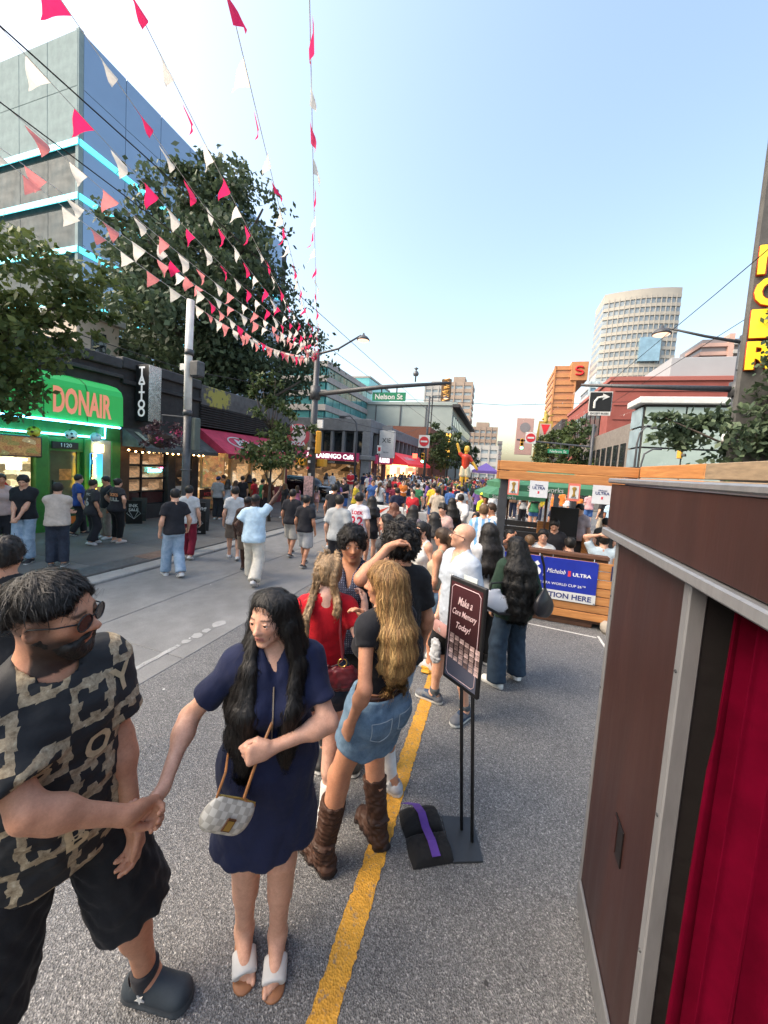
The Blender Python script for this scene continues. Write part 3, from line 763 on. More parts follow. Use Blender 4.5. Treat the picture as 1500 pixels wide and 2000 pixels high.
    def glasses(s, dark=True, up=False):
        mb = MB(); H, k = s.H, s.k; dz = .38 if up else 0.; dy_ = -.17 if up else 0.
        P = lambda x, y, z: tuple(H(x, y+dy_, z+dz)*k)
        for g in (-1, 1):
            ring = [P(g*.15+.118*math.cos(a), .405-.05*abs(g*.15+.118*math.cos(a))*2, -.01+.094*math.sin(a)) for a in [2*math.pi*i/14 for i in range(15)]]
            mb.cur = 0; mb.tube(ring, .0022*k, 6)
            mb.cur = 1; mb.poly(ring[:-1])
            mb.cur = 0; mb.tube([P(g*.25, .37, .03), P(g*.335, .2, .03), P(g*.35, -.05, .02), P(g*.35, -.12, -.05)], .0024*k, 6)
        mb.tube([P(-.05, .405, .02), P(0, .42, .03), P(.05, .405, .02)], .0025*k, 6)
        lens = M('sunglass_lens', (.012, .012, .014), .25) if dark else M('clear_lens', (.35, .33, .33), .1)
        mats = [M('glasses_frame', (.01, .01, .01), .3), lens]
        if not dark:
            mb.f = [f for f, m in zip(mb.f, mb.mi) if m == 0]; mb.mi = [0]*len(mb.f)
        return mb.build('sunglasses' if dark else 'eyeglasses', mats, s.root, True)
    def world(s, p):
        """local (1.75 m units) -> world"""
        return s.pos+rotz(s.yaw*D2R) @ (np.array(p)*s.k)
    def local(s, p): return rotz(-s.yaw*D2R) @ (np.array(p)-s.pos)/s.k
    def printed(s, name, txt, part, size, at, mat, face=1, bold=.0, wscale=1., depth=.3):
        """lettering laid on a garment: face +1 chest, -1 back; at = (x, z) in 1.75 units"""
        me0 = s.parts[part].data; bvh = BVHTree.FromPolygons([v.co for v in me0.vertices], [p.vertices for p in me0.polygons])
        me = text_mesh(txt, size*s.k, bold); me.materials.clear(); me.materials.append(mat)
        bm = bmesh.new(); bm.from_mesh(me); bmesh.ops.triangulate(bm, faces=bm.faces)
        for _ in range(2): bmesh.ops.subdivide_edges(bm, edges=[e for e in bm.edges if e.calc_length() > .03*s.k], cuts=1)
        sx = -1 if face > 0 else 1; c = s.P0; dr = Vector(s.Rt @ V3(0, -face, 0))
        for v in bm.verts:
            o = Vector((c+s.Rt @ V3(at[0], face*depth, at[1]))*s.k)+Vector(s.Rt @ V3(sx*v.co.x*wscale, 0, v.co.y))
            hit = bvh.ray_cast(o, dr)
            v.co = (hit[0]-dr*.003) if hit[0] is not None else o+dr*(depth-.12)*s.k
        bm.to_mesh(me); bm.free(); ob = bpy.data.objects.new(name, me); link(ob, s.root); return ob
def place(feet_px, head_py, z=0.):
    """ground point under a pixel and the height that puts the head top at head_py above it"""
    g = G(feet_px[0], feet_px[1], z); lo, hi = .5, 2.6
    for _ in range(40):
        m = (lo+hi)/2
        if proj(g+[0, 0, m])[1] > head_py: lo = m
        else: hi = m
    return g, (lo+hi)/2
def yaw_to_cam(p): return math.degrees(math.atan2(p[0], -p[1]))   # yaw that turns a person's +Y towards the camera
# ================================================================== SETTING
def struct(o): return tag(o, kind='structure')
def asphalt():
    m, nt, bs = newmat('asphalt'); v = coords(nt)
    vo = N(nt, 'ShaderNodeTexVoronoi', i_Scale=125.); nt.links.new(v, vo.inputs['Vector'])
    vo2 = N(nt, 'ShaderNodeTexVoronoi', i_Scale=210.); nt.links.new(v, vo2.inputs['Vector'])
    s1 = N(nt, 'ShaderNodeSeparateColor'); nt.links.new(vo.outputs['Color'], s1.inputs[0])
    s2 = N(nt, 'ShaderNodeSeparateColor'); nt.links.new(vo2.outputs['Color'], s2.inputs[0])
    g = ramp(nt, s1.outputs[0], [(0, (.13, .131, .134)), (.55, (.18, .181, .183)), (.85, (.225, .225, .224)), (1, (.33, .326, .318))])
    g2 = ramp(nt, s2.outputs[1], [(0, (.5, .5, .5)), (.7, (1, 1, 1)), (1, (1.5, 1.5, 1.5))])
    c = mixc(nt, 1., g, g2, 'MULTIPLY')
    big = ramp(nt, noise(nt, v, .55, 6, .65), [(.32, (.78, .78, .79)), (.68, (1.16, 1.15, 1.13))])
    c = mixc(nt, 1., c, big, 'MULTIPLY')
    st = ramp(nt, noise(nt, v, 2.3, 7, .72), [(.56, (0, 0, 0)), (.72, (.55, .55, .55))])
    c = mixc(nt, st, c, (.075, .076, .08))
    nt.links.new(c, bs.inputs['Base Color']); bs.inputs['Roughness'].default_value = .8; bs.inputs['Specular IOR Level'].default_value = .35
    bump(nt, bs, math_(nt, 'MULTIPLY', vo.outputs['Distance'], 1.), .6, .012); return m
def concrete(key, col, fine=40., stain=.4, scale=1., big=.7):
    m, nt, bs = newmat(key); v = coords(nt)
    n1 = noise(nt, v, 2.2*scale, 7, .7); n2 = noise(nt, v, fine*scale, 4, .6); n3 = noise(nt, v, big*scale, 4, .55)
    c = ramp(nt, n1, [(.3, tuple(x*.8 for x in col)), (.7, tuple(x*1.15 for x in col))])
    c = mixc(nt, .6, c, ramp(nt, n2, [(.3, (.75,)*3), (.7, (1.15,)*3)]), 'MULTIPLY')
    d = ramp(nt, n3, [(.5, (0, 0, 0)), (.75, (stain,)*3)]); c = mixc(nt, d, c, tuple(x*.45 for x in col))
    nt.links.new(c, bs.inputs['Base Color']); bs.inputs['Roughness'].default_value = .85; bs.inputs['Specular IOR Level'].default_value = .25
    bump(nt, bs, math_(nt, 'ADD', n2, math_(nt, 'MULTIPLY', n1, .6)), .35, .006); MATS[key] = m; return m
ASPH = asphalt()
gm = MB(); gm.quad((-900, -300, 0), (900, -300, 0), (900, 1500, 0), (-900, 1500, 0))
ground = struct(gm.build('ground', ASPH))
# concrete lane by the kerb, poured in slabs with recessed joints
CONC = concrete('road_concrete', (.215, .214, .21), 70, .35)
lane = struct(bpy.data.objects.new('concrete_lane', None)); link(lane)
ys = [-6, -1.4, 3.15, 7.7, 12.2, 16.8]
for a, b in zip(ys, ys[1:]):
    for x0, x1 in ((-6.36, -4.86), (-4.845, -3.25)):
        d = random.uniform(-.001, .001); boxo('slab', (x0, a+.008, -.05), (x1, b-.008, .008+d), CONC, lane, .006)
# kerb and footway on the left
KERB = concrete('kerb_concrete', (.30, .295, .28), 60, .3); WALK = concrete('walk_concrete', (.135, .131, .125), 90, .55, 1., .5)
kerb = struct(bpy.data.objects.new('kerb', None)); link(kerb)
for i in range(11): boxo('kerb_stone', (-6.74, -5+i*2.0+.004, -.1), (-6.37, -5+(i+1)*2.0-.004, .06), KERB, kerb, .02)
walk = struct(bpy.data.objects.new('pavement', None)); link(walk)
for i in range(-3, 11):
    for j, (x0, x1) in enumerate(((-11.2, -9.75), (-9.74, -8.25), (-8.24, -6.745))):
        boxo('paving_slab', (x0, i*1.6+.004, -.1), (x1, (i+1)*1.6-.004, .085+random.uniform(-.002, .002)), WALK, walk, .005)
PLATE = M('iron_plate', (.085, .085, .09), .55, .3, .3, 6, .3); RUST = M('rusty_plate', (.16, .105, .08), .7, .1, .3, 6, .3)
for x, y0, y1, m in ((-7.0, 4.25, 5.6, PLATE), (-7.0, 5.62, 6.35, RUST)):
    boxo('cover_plate', (x-.22, y0, .075), (x+.24, y1, .092), m, walk, .003)
# far side of the crossing: footways
for nm, x0, x1, y0, y1 in (('pavement_far_left', -11.2, -6.6, 30, 260), ('pavement_far_right', 5.4, 9, 30, 260), ('pavement_right', 3.4, 9, -20, 16.5)):
    struct(boxo(nm, (x0, y0, -.1), (x1, y1, .09), WALK, None, .02))
# painted lines
def paint(name, col, pts, wear=.5, z=.004):
    key = 'paint_'+name
    if key not in MATS:
        m, nt, bs = newmat(key); v = coords(nt); n = noise(nt, v, 28, 6, .75); vo = N(nt, 'ShaderNodeTexVoronoi', i_Scale=95.); nt.links.new(v, vo.inputs['Vector'])
        s1 = N(nt, 'ShaderNodeSeparateColor'); nt.links.new(vo.outputs['Color'], s1.inputs[0])
        c = ramp(nt, noise(nt, v, 7, 5), [(.3, tuple(x*.8 for x in col)), (.7, tuple(min(1, x*1.12) for x in col))])
        c = mixc(nt, 1., c, ramp(nt, s1.outputs[0], [(0, (.78,)*3), (1, (1.1,)*3)]), 'MULTIPLY')
        f = ramp(nt, n, [(.55, (0, 0, 0)), (.63, (wear,)*3)]); c = mixc(nt, f, c, (.16, .155, .15))
        nt.links.new(c, bs.inputs['Base Color']); bs.inputs['Roughness'].default_value = .7; bump(nt, bs, vo.outputs['Distance'], .5, .01); MATS[key] = m
    mb = MB(); mb.poly([(x, y, z) for x, y in pts]); return mb.build(name, MATS[key])
def band(x0, x1, y0, y1, jit=.006, n=60):
    ysl = np.linspace(y0, y1, n); L = [(x0+random.uniform(-jit, jit), y) for y in ysl]; Rr = [(x1+random.uniform(-jit, jit), y) for y in ysl]
    return L+Rr[::-1]
def struct_strip(name, col, x0, x1, y0, y1, wear=.5, z=.004, n=60, jit=.006):
    return struct(paint(name, col, band(x0, x1, y0, y1, jit, n)[::-1], wear, z))
struct_strip('yellow_line', (.66, .33, .035), -.575, -.455, .2, 5.0, .7, n=260, jit=.0065)
struct_strip('yellow_line_far', (.64, .32, .035), -.575, -.455, 5.2, 15.5, .6)
struct_strip('lane_edge_line', (.38, .38, .37), -3.56, -3.50, -1, 3.35, .9, .012, 80, .008)
for i, (y, s) in enumerate(((3.45, .06), (3.62, .09), (3.78, .07), (4.0, .11))):
    mb = MB(); mb.poly([(-3.53+s*math.cos(a)*random.uniform(.6, 1), y+s*1.1*math.sin(a)*random.uniform(.6, 1), .0125) for a in [6.28*k/9 for k in range(9)]]); mb.mi = [0]
    struct(mb.build('worn_paint_patch', M('worn_white', (.33, .328, .32), .8)))
def wline(p, q, w_=.035, col=(.55, .55, .53)):
    a = G(*p); b = G(*q); d = _n(b-a); n = np.array([-d[1], d[0], 0])*w_/2; mb = MB()
    mb.poly([(*(a+n)[:2], .004), (*(b+n)[:2], .004), (*(b-n)[:2], .004), (*(a-n)[:2], .004)][::-1]); return struct(mb.build('white_line', M('white_line_paint', col, .7, 0, .3, 30)))
wline((1032, 1218), (1165, 1246)); wline((1168, 1243), (1192, 1280))
for k in range(6): struct_strip('crossing_bar', (.55, .55, .53), -6.2+k*1.25, -5.6+k*1.25, 17.2, 20.2, .5, .004, 12)
struct_strip('stop_line', (.55, .55, .53), -6.2, -.6, 15.9, 16.4, .5, .0085, 12)
# hairline cracks and sealed seams in the asphalt
CRK = M('crack_dark', (.035, .035, .036), .9)
for k, (x, y, a, n) in enumerate(((-1.9, 2.6, 2.2, 22), (-2.6, 1.5, 1.1, 14), (-1.6, 4.4, .3, 20), (.1, 5.1, 2.6, 12), (-2.2, 6.2, 1.3, 24), (-5.2, 4.4, 1.2, 14), (-4.2, 6.9, 2.0, 12))):
    z = .0042 if x > -3.25 else .0122; L = []; Rr = []
    for i in range(n):
        a += random.uniform(-.5, .5); x += .06*math.cos(a); y += .06*math.sin(a); w_ = .0015*random.uniform(.4, 1.3)*(1-i/n*.7); L.append((x-w_*math.sin(a), y+w_*math.cos(a), z)); Rr.append((x+w_*math.sin(a), y-w_*math.cos(a), z))
    mb = MB()
    for i in range(n-1): mb.quad(L[i], Rr[i], Rr[i+1], L[i+1])
    struct(mb.build('road_crack', CRK))
# litter and gum spots on the road
for i in range(26):
    x, y = random.uniform(-3.0, .5), random.uniform(1.4, 8)
    if random.random() < .35: x, y = random.uniform(-8, -3.4), random.uniform(3, 9)
    z = .0045 if x > -3.25 else (.0125 if x > -6.36 else .09); r = random.uniform(.006, .018)
    mb = MB(); mb.poly([(x+r*math.cos(a)*random.uniform(.5, 1.2), y+r*math.sin(a)*random.uniform(.5, 1.2), z) for a in [6.28*k/7 for k in range(7)]])
    struct(mb.build('litter_spot', M('litter%d' % (i % 3), [(.6, .6, .58), (.05, .05, .05), (.5, .25, .25)][i % 3], .8)))

# ------------------------------------------------------------------ trees
def leafmat(key, lo, hi):
    m, nt, bs = newmat(key); a = N(nt, 'ShaderNodeAttribute', attribute_name='Col'); s = N(nt, 'ShaderNodeSeparateColor'); nt.links.new(a.outputs['Color'], s.inputs[0])
    c = ramp(nt, s.outputs[0], [(0, lo), (1, hi)]); nt.links.new(c, bs.inputs['Base Color']); bs.inputs['Roughness'].default_value = .55
    bs.inputs['Specular IOR Level'].default_value = .3
    tr = N(nt, 'ShaderNodeBsdfTranslucent'); mx = N(nt, 'ShaderNodeMixShader', i_0=.28); nt.links.new(c, tr.inputs[0])
    nt.links.new(bs.outputs[0], mx.inputs[1]); nt.links.new(tr.outputs[0], mx.inputs[2]); nt.links.new(mx.outputs[0], nt.nodes['Material Output'].inputs[0]); MATS[key] = m; return m
LEAF_DARK = leafmat('leaf_dark', (.03, .05, .032), (.115, .16, .085)); LEAF_MAPLE = leafmat('leaf_maple', (.03, .06, .02), (.15, .19, .06)); LEAF_MID = leafmat('leaf_mid', (.022, .045, .016), (.10, .135, .045))
BARK = M('bark', (.07, .055, .045), .9, 0, .4, 14, .8, 40, stretch=(1, 1, .25))
def crown(parent, blobs, size, mat, seed=1, droop=.3, aspect=.6):
    r = np.random.RandomState(seed); P = []; SZ = []; CL = []
    for (c, rad, n) in blobs:
        u = r.normal(size=(n, 3)); u /= np.linalg.norm(u, axis=1)[:, None]; t = r.uniform(.25, 1, n)**.45
        # clumps: pull leaves towards random cluster centres so gaps open
        nc = max(4, n//45); cu = r.normal(size=(nc, 3)); cu /= np.linalg.norm(cu, axis=1)[:, None]; cc = cu*(r.uniform(.45, 1.06, nc)**.6)[:, None]
        k = r.randint(nc, size=n); q = cc[k]+r.normal(size=(n, 3))*r.uniform(.09, .17, nc)[k][:, None]
        P.append(np.array(c)+q*np.array(rad)); SZ.append(size*r.uniform(.6, 1.35, n)); CL.append(np.clip(r.uniform(0, 1, n)*.6+r.uniform(0, .4, nc)[k], 0, 1))
    P = np.concatenate(P); SZ = np.concatenate(SZ); CL = np.concatenate(CL); n = len(P)
    a = r.normal(size=(n, 3)); a[:, 2] -= droop; a /= np.linalg.norm(a, axis=1)[:, None]; b = np.cross(a, r.normal(size=(n, 3))); b /= np.linalg.norm(b, axis=1)[:, None]
    a *= SZ[:, None]; b *= SZ[:, None]*aspect*.5
    V = np.stack([P, P+a*.45+b, P+a, P+a*.5-b], 1).reshape(-1, 3); Q = np.arange(4*n).reshape(-1, 4)
    return npmesh('crown', V, Q, mat, parent, np.repeat(np.stack([CL]*3, 1), 4, 0), smooth=False)
def tree(label, base, height, trunk_r, blobs, size, mat, seed=1, group=None, limbs=9, fork=.35, name='tree', top=None):
    base = np.array(base, float); t = thing(name, label, 'tree', tuple(base), 0, group); r = np.random.RandomState(seed)
    mb = MB(); hgt = height*.85; pts = [(r.normal()*.05*i, r.normal()*.05*i, hgt*i/6) for i in range(7)]
    mb.tube(pts, [trunk_r*(1-.13*i) for i in range(7)], 9); 
    for i in range(limbs):
        c, rad, n = blobs[i % len(blobs)]; e = np.array(c)+r.normal(size=3)*np.array(rad)*.5; z0 = max(height*fork, min(hgt*.95, e[2]-r.uniform(.3, 2.)*height*.1)); k = min(5, int(z0/hgt*6)); s_ = np.array(pts[k])
        m_ = (s_+e)/2+np.array([0, 0, -.05*height]); mb.tube([s_, m_, e], [trunk_r*.45, trunk_r*.28, trunk_r*.1], 6)
    mb.build('trunk', BARK, t, True)
    crown(t, blobs, size, mat, seed); return t
# tall dark street tree rising behind the low shops
tb = []
r_ = np.random.RandomState(4)
for z, rad, n in ((6.5, 5.6, 6600), (9.0, 6.6, 8600), (11.5, 6.6, 8600), (14., 5.9, 7600), (16.6, 4.4, 5200), (18.8, 2.4, 2200)):
    for k in range(3):
        a = k*2.1+z; tb.append(((math.cos(a)*rad*.42, math.sin(a)*rad*.42, z+r_.uniform(-.6, .6)), (rad*.66, rad*.66, 2.0), n//3))
tree('tall dense dark green tree towering behind the low black shopfronts', (-18.8, 19.6, 0), 19, .5, tb, .36, LEAF_DARK, 3, limbs=14)
# maple at the left edge
mp = [((1.1, .9, 4.9), (1.3, 1.1, .75), 1500), ((1.2, 1.1, 4.0), (.8, .8, .6), 1000), ((.2, .5, 3.9), (1.2, .9, .75), 1300), ((-.6, .2, 5.0), (1.5, 1.3, .8), 1300), ((.6, 1.0, 3.15), (.8, .8, .45), 800), ((1.7, 1.5, 4.7), (.6, .6, .4), 420), ((2.2, 1.9, 5.0), (.55, .5, .35), 260), ((-.2, .3, 3.1), (.8, .7, .5), 700), ((1.8, 1.7, 4.2), (.35, .3, .25), 90)]
tree('leafy green maple overhanging the green takeaway shop at left edge', (-9.2, 2.95, .08), 5.2, .11, [(c, r, int(n*1.5)) for c, r, n in mp], .125, LEAF_MAPLE, 8, limbs=16, fork=.45)
# young pavement tree in front of the red awning
sm = [((.1, 0, 2.4), (1.2, 1.15, .45), 1500), ((.1, .1, 3.1), (.85, .8, .45), 700), ((0, 0, 3.9), (.75, .65, .45), 520), ((-.35, -.3, 4.6), (.45, .4, .45), 220), ((.05, 0, 5.0), (.25, .2, .4), 80), ((1.2, .4, 3.4), (.4, .4, .2), 90), ((-.55, -.4, 5.0), (.22, .2, .35), 70)]
tree('young bushy green tree on the pavement before the red awning', (-7.75, 11.1, .08), 4.6, .06, sm, .15, LEAF_MID, 12, limbs=12)
# right hand tree behind the wooden parklet
rt = [((0, 0, 3.6), (1.3, 1.1, .7), 1400), ((-1.2, .1, 3.3), (.9, .8, .4), 700), ((.9, 0, 4.6), (1.1, 1., .8), 1200), ((.3, 0, 5.6), (.9, .8, .7), 700), ((-1.9, .1, 3.55), (.5, .5, .25), 220), ((.2, 0, 2.8), (1.6, 1.0, .4), 900), ((-.5, 0, 6.3), (.7, .5, .25), 60)]
tree('dark leafy tree behind the wooden parklet at right edge', (5.3, 8.9, .09), 5.6, .09, [(c, r, int(n*1.7)) for c, r, n in rt]+[((1.5, -.3, 5.6), (.9, .8, .9), 1300), ((1.3, 0, 3.9), (1.2, .9, 1.0), 1300), ((-.3, -.7, 4.75), (.8, .4, .7), 900), ((.2, -.7, 5.3), (.6, .35, .35), 260)], .14, LEAF_DARK, 15, limbs=12)
k = 0
for (x, y, h, lab) in ((-9.2, 52, 8.5, 'first'), (-8.8, 64, 9.5, 'second'), (-8.9, 78, 10, 'third'), (-8.6, 95, 10, 'fourth'), (-8.5, 118, 11, 'fifth')):
    tree('%s green tree along the far left pavement counting from the cafe' % lab, (x, y, .09), h, .16, [((0, 0, h*.45), (2.3, 2.3, h*.17), 900), ((.3, .2, h*.7), (2.0, 2.0, h*.18), 800), ((-.2, 0, h*.9), (1.2, 1.2, h*.12), 350)], .42, LEAF_MID, 20+k, 'trees along the far left pavement', 7); k += 1
for (x, y, h, lab) in ((7.6, 44, 8.6, 'nearest'), (7.4, 58, 9, 'second'), (7.2, 76, 9.5, 'third')):
    tree('%s green tree in front of the red brick building across the junction' % lab, (x, y, .09), h, .16, [((0, 0, h*.5), (2.1, 2.2, h*.2), 900), ((-.2, .2, h*.75), (1.9, 1.8, h*.18), 800), ((.2, 0, h*.93), (1.2, 1.2, h*.1), 350)], .42, LEAF_MID, 30+k, 'trees along the far right pavement', 7); k += 1
# ================================================================== BUILDINGS
BLACK = M('black_render', (.03, .03, .032), .7, 0, .35, 3, .4, 50, dirt=.4); DARKG = M('dark_grey_render', (.05, .05, .053), .75, 0, .3, 3, .4, 50, dirt=.4)
GREEN = M('green_paint', (.035, .17, .03), .5, 0, .25, 3, .2, dirt=.3); BEIGE = M('beige_render', (.34, .29, .21), .7, 0, .2, 4, .3, dirt=.25); BROWN = M('brown_cladding', (.07, .035, .02), .6, 0, .3, 5, .3)
METAL = M('dark_metal', (.05, .052, .056), .45, .5, .2, 20); STEELG = M('grey_steel', (.12, .125, .135), .45, .4, .2, 10); WHITEP = M('white_paint', (.58, .58, .565), .5, 0, .08, 6); BLK = M('black_paint', (.012, .012, .013), .45, 0, .2, 12)
GLASSD = M('dark_glass', (.02, .025, .03), .06, 0, .3, 2, spec=.8); 
def interior(key, warm, strength, dark=.06, sc=2.2):
    # lit room seen through glass: shelves, lamps and shadows as a broken pattern of warm light
    m, nt, bs = newmat(key); v = coords(nt, 'Object', (1, 1, 1.7)); vo = N(nt, 'ShaderNodeTexVoronoi', i_Scale=sc, distance='CHEBYCHEV'); nt.links.new(v, vo.inputs['Vector']); s1 = N(nt, 'ShaderNodeSeparateColor'); nt.links.new(vo.outputs['Color'], s1.inputs[0])
    a = ramp(nt, s1.outputs[0], [(0, tuple(c*dark for c in warm)), (.45, tuple(c*.25 for c in warm)), (.75, tuple(c*.7 for c in warm)), (1, (1, .9, .7))]); c = mixc(nt, .55, a, ramp(nt, noise(nt, v, sc*4, 5, .7), [(.35, (.03, .015, .01)), (.65, warm)]), 'MULTIPLY')
    nt.links.new(c, bs.inputs['Base Color']); nt.links.new(c, bs.inputs['Emission Color']); bs.inputs['Emission Strength'].default_value = strength; bs.inputs['Roughness'].default_value = .15; MATS[key] = m; return m
WARM = interior('warm_interior', (1, .62, .26), .7); WARMDIM = interior('dim_interior', (1, .6, .28), .3)
XF = -11.
def FX(px, py, X=XF): p = atX(px, py, X); return p[1], p[2]
def bk(name, parent, x0, x1, y0, y1, z0, z1, mat, bev=0.): return boxo(name, (min(x0, x1), min(y0, y1), min(z0, z1)), (max(x0, x1), max(y0, y1), max(z0, z1)), mat, parent, bev)
AX, AY, AZ = (1, 0, 0), (0, 1, 0), (0, 0, 1)
# ---------------- green takeaway
s = thing('shop_building', 'green painted takeaway shop with bright green rounded awning and menu window', 'shop', (XF, 6, 0))
def P(o): o.location = Vector(o.location)-Vector(s.location); return o
P(bk('wall', s, -20, XF, 1.0, 8.05, 3.0, 4.7, BLACK)); P(bk('roof', s, -20, XF+.1, .9, 8.05, 4.7, 5.0, DARKG, .03))
P(bk('cornice', s, XF+.0, XF+.14, 1., 8.05, 4.42, 4.52, DARKG, .01))
P(bk('wall', s, XF-.25, XF, 1, 4.2, .0, 3.0, GREEN)); P(bk('fascia', s, XF-.25, XF+.03, 4.2, 8.05, 2.55, 3.0, GREEN, .01)); P(bk('lintel', s, XF-.25, XF, 4.2, 6.05, 2.0, 2.55, GREEN)); P(bk('sill_wall', s, XF-.25, XF, 4.2, 5.95, .0, .95, GREEN))
P(bk('pilaster', s, XF-.25, XF+.06, 5.95, 6.22, .0, 2.55, GREEN, .015)); P(bk('pilaster', s, XF-.25, XF+.06, 7.05, 7.22, .0, 2.55, GREEN, .015)); P(bk('pilaster', s, XF-.2, XF+.04, 7.22, 7.78, .0, 2.55, BEIGE, .015)); P(bk('pilaster', s, XF-.25, XF+.06, 7.78, 8.05, .0, 2.55, GREEN, .015))
P(bk('door_header', s, XF-.2, XF, 6.22, 7.05, 2.18, 2.55, GREEN)); P(bk('back_wall', s, XF-3.2, XF-3., 1, 8.05, 0, 3, WARMDIM)); P(bk('counter', s, XF-.9, XF-.5, 4.3, 5.9, .0, 1.05, M('steel_counter', (.4, .4, .4), .3, .8))); P(bk('floor', s, XF-3, XF, 4.2, 8.05, -.05, .1, DARKG))
for a, b, z0, z1 in ((6.22, 6.32, .1, 2.18), (6.95, 7.05, .1, 2.18)): P(bk('door_frame', s, XF-.16, XF-.08, a, b, z0, z1, GREEN))
d = P(bk('door', s, XF-.14, XF-.1, 6.32, 6.95, .12, 2.18, M('green_door_glass', (.03, .06, .03), .15, 0, .4, 3, spec=.7))); bk('door_handle', d, .03, .06, -.25, -.22, -.1, .25, METAL); bk('door_notice', d, .021, .025, -.1, .18, .25, .55, M('flyer', (.25, .13, .05), .6, 0, .6, 12)); bk('stripe', d, .021, .025, -.3, .3, -.95, -.75, M('orange_strip', (.6, .15, .02), .5))
P(bk('wall_lamp', s, XF+.04, XF+.14, 7.3, 7.5, 2.2, 2.42, glow('lamp_yellow', (1, .85, .45), 5.))); P(bk('number_plate', s, XF+.0, XF+.05, 6.3, 6.9, 2.24, 2.42, BLK))
text('number', '1120', .14, WHITEP, s, (.06, 6.6-6, 2.33), AY, AZ)
# awning: quarter round hood with lettering
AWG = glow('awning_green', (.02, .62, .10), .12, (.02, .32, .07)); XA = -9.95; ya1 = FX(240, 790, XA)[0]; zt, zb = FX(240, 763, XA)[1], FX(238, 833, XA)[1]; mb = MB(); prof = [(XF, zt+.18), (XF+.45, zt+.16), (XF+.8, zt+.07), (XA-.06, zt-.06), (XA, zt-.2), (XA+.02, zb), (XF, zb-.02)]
for (xa, za), (xb, zb_) in zip(prof, prof[1:]):
    for j in range(7): ya, yb = 1+(ya1-1)*j/7, 1+(ya1-1)*(j+1)/7; mb.quad((xa-XF, ya-6, za), (xa-XF, yb-6, za), (xb-XF, yb-6, zb_), (xb-XF, ya-6, zb_))
for yy in (1-6, ya1-6): mb.poly([(x-XF, yy, z) for x, z in prof])
aw = mb.build('awning', AWG, s)
for j in range(1, 7): yy = 1+(ya1-1)*j/7-6; MB().tube([(x-XF+.008, yy, z+.008) for x, z in prof[:6]], .009, 5).build('awning_rib', M('dark_green', (.01, .12, .03), .5), aw)
ORG = glow('letter_salmon', (.75, .25, .15), .25, (.6, .22, .14)); y0, y1 = FX(102, 800, XA)[0], FX(216, 800, XA)[0]; zc = (FX(160, 790, XA)[1]+FX(160, 775, XA)[1])/2
text('lettering', 'DONAIR', .6, ORG, aw, (XA-XF+.03, (y0+y1)/2-6, zb+(zt-zb)*.46), AY, AZ, bold=.02, width=(y1-y0), height=.62)
NEON = glow('neon_blue', (.15, .6, 1.), 9.); yA, zA = FX(92, 812, XA); yB, zB = FX(228, 835, XA); yC, zC = FX(35, 842, XF+.08); yD, zD = FX(204, 862, XF+.08)
MB().tube([(XA-XF+.05, 1-6, zb-.05), (XA-XF+.05, ya1-6-.1, zb-.05)], .022, 6).build('neon_tube', NEON, s); MB().tube([(.1, 4.2-6, zC), (.1, yD-6, zC+.02), (.1, yD-6, 2.98)], .02, 6).build('neon_tube', NEON, s)
# menu board with food pictures, counter window
y0, z1 = FX(76, 853); z0 = FX(72, 893)[1]
def foodmat(key, seed, emit=1.2):
    m, nt, bs = newmat(key); v = coords(nt, 'Object', (1, 1, 1.6)); vo = N(nt, 'ShaderNodeTexVoronoi', i_Scale=5.5); vo.inputs['Randomness'].default_value = 1; nt.links.new(v, vo.inputs['Vector'])
    s1 = N(nt, 'ShaderNodeSeparateColor'); nt.links.new(vo.outputs['Color'], s1.inputs[0]); c = ramp(nt, s1.outputs[seed % 3], [(0, (.10, .03, .02)), (.3, (.55, .22, .05)), (.55, (.75, .42, .12)), (.75, (.6, .08, .04)), (.88, (.2, .3, .05)), (1, (.85, .7, .45))])
    c = mixc(nt, 1., c, ramp(nt, vo.outputs['Distance'], [(.0, (1.3,)*3), (.16, (.2,)*3)]), 'MULTIPLY'); c = mixc(nt, .14, c, ramp(nt, noise(nt, v, 30, 5), [(.3, (.1, .04, .02)), (.7, (.9, .6, .3))]))
    nt.links.new(c, bs.inputs['Base Color']); nt.links.new(c, bs.inputs['Emission Color']); bs.inputs['Emission Strength'].default_value = emit; bs.inputs['Roughness'].default_value = .25; MATS[key] = m; return m
mbd = P(bk('menu_board', s, XF+.02, XF+.12, y0-2.0, y0, z0, z1, BLK, .01)); bk('food_picture', mbd, .05, .055, -.97, .97, -(z1-z0)/2+.03, (z1-z0)/2-.03, foodmat('food_picture_a', 0, .45))
win = P(bk('window', s, XF-.1, XF-.06, 4.25, 5.9, .95, 2.0, interior('takeaway_glow_pattern', (.9, .72, .4), .8, .1, 3.5))); bk('frame', win, -.03, .06, -.05, 0, -.5, .5, GREEN); bk('price_card', win, .025, .03, .35, .65, .2, .48, glow('card_white', (1, .95, .8), 1.2)); bk('strip_light', win, .02, .04, -.7, .75, .42, .47, glow('strip_light_white', (1, .9, .75), 4.))  # opaque pane with the lit room painted on as a glowing pattern
mb = MB(); mb.prism([(.03, .1, .42), (.03, .22, .05), (.03, .42, -.2), (.03, .3, -.36), (.03, .12, -.2)], (.02, 0, 0)); mb.build('red_flag', cloth((.6, .03, .03)), win)
SHOP_GREEN = s
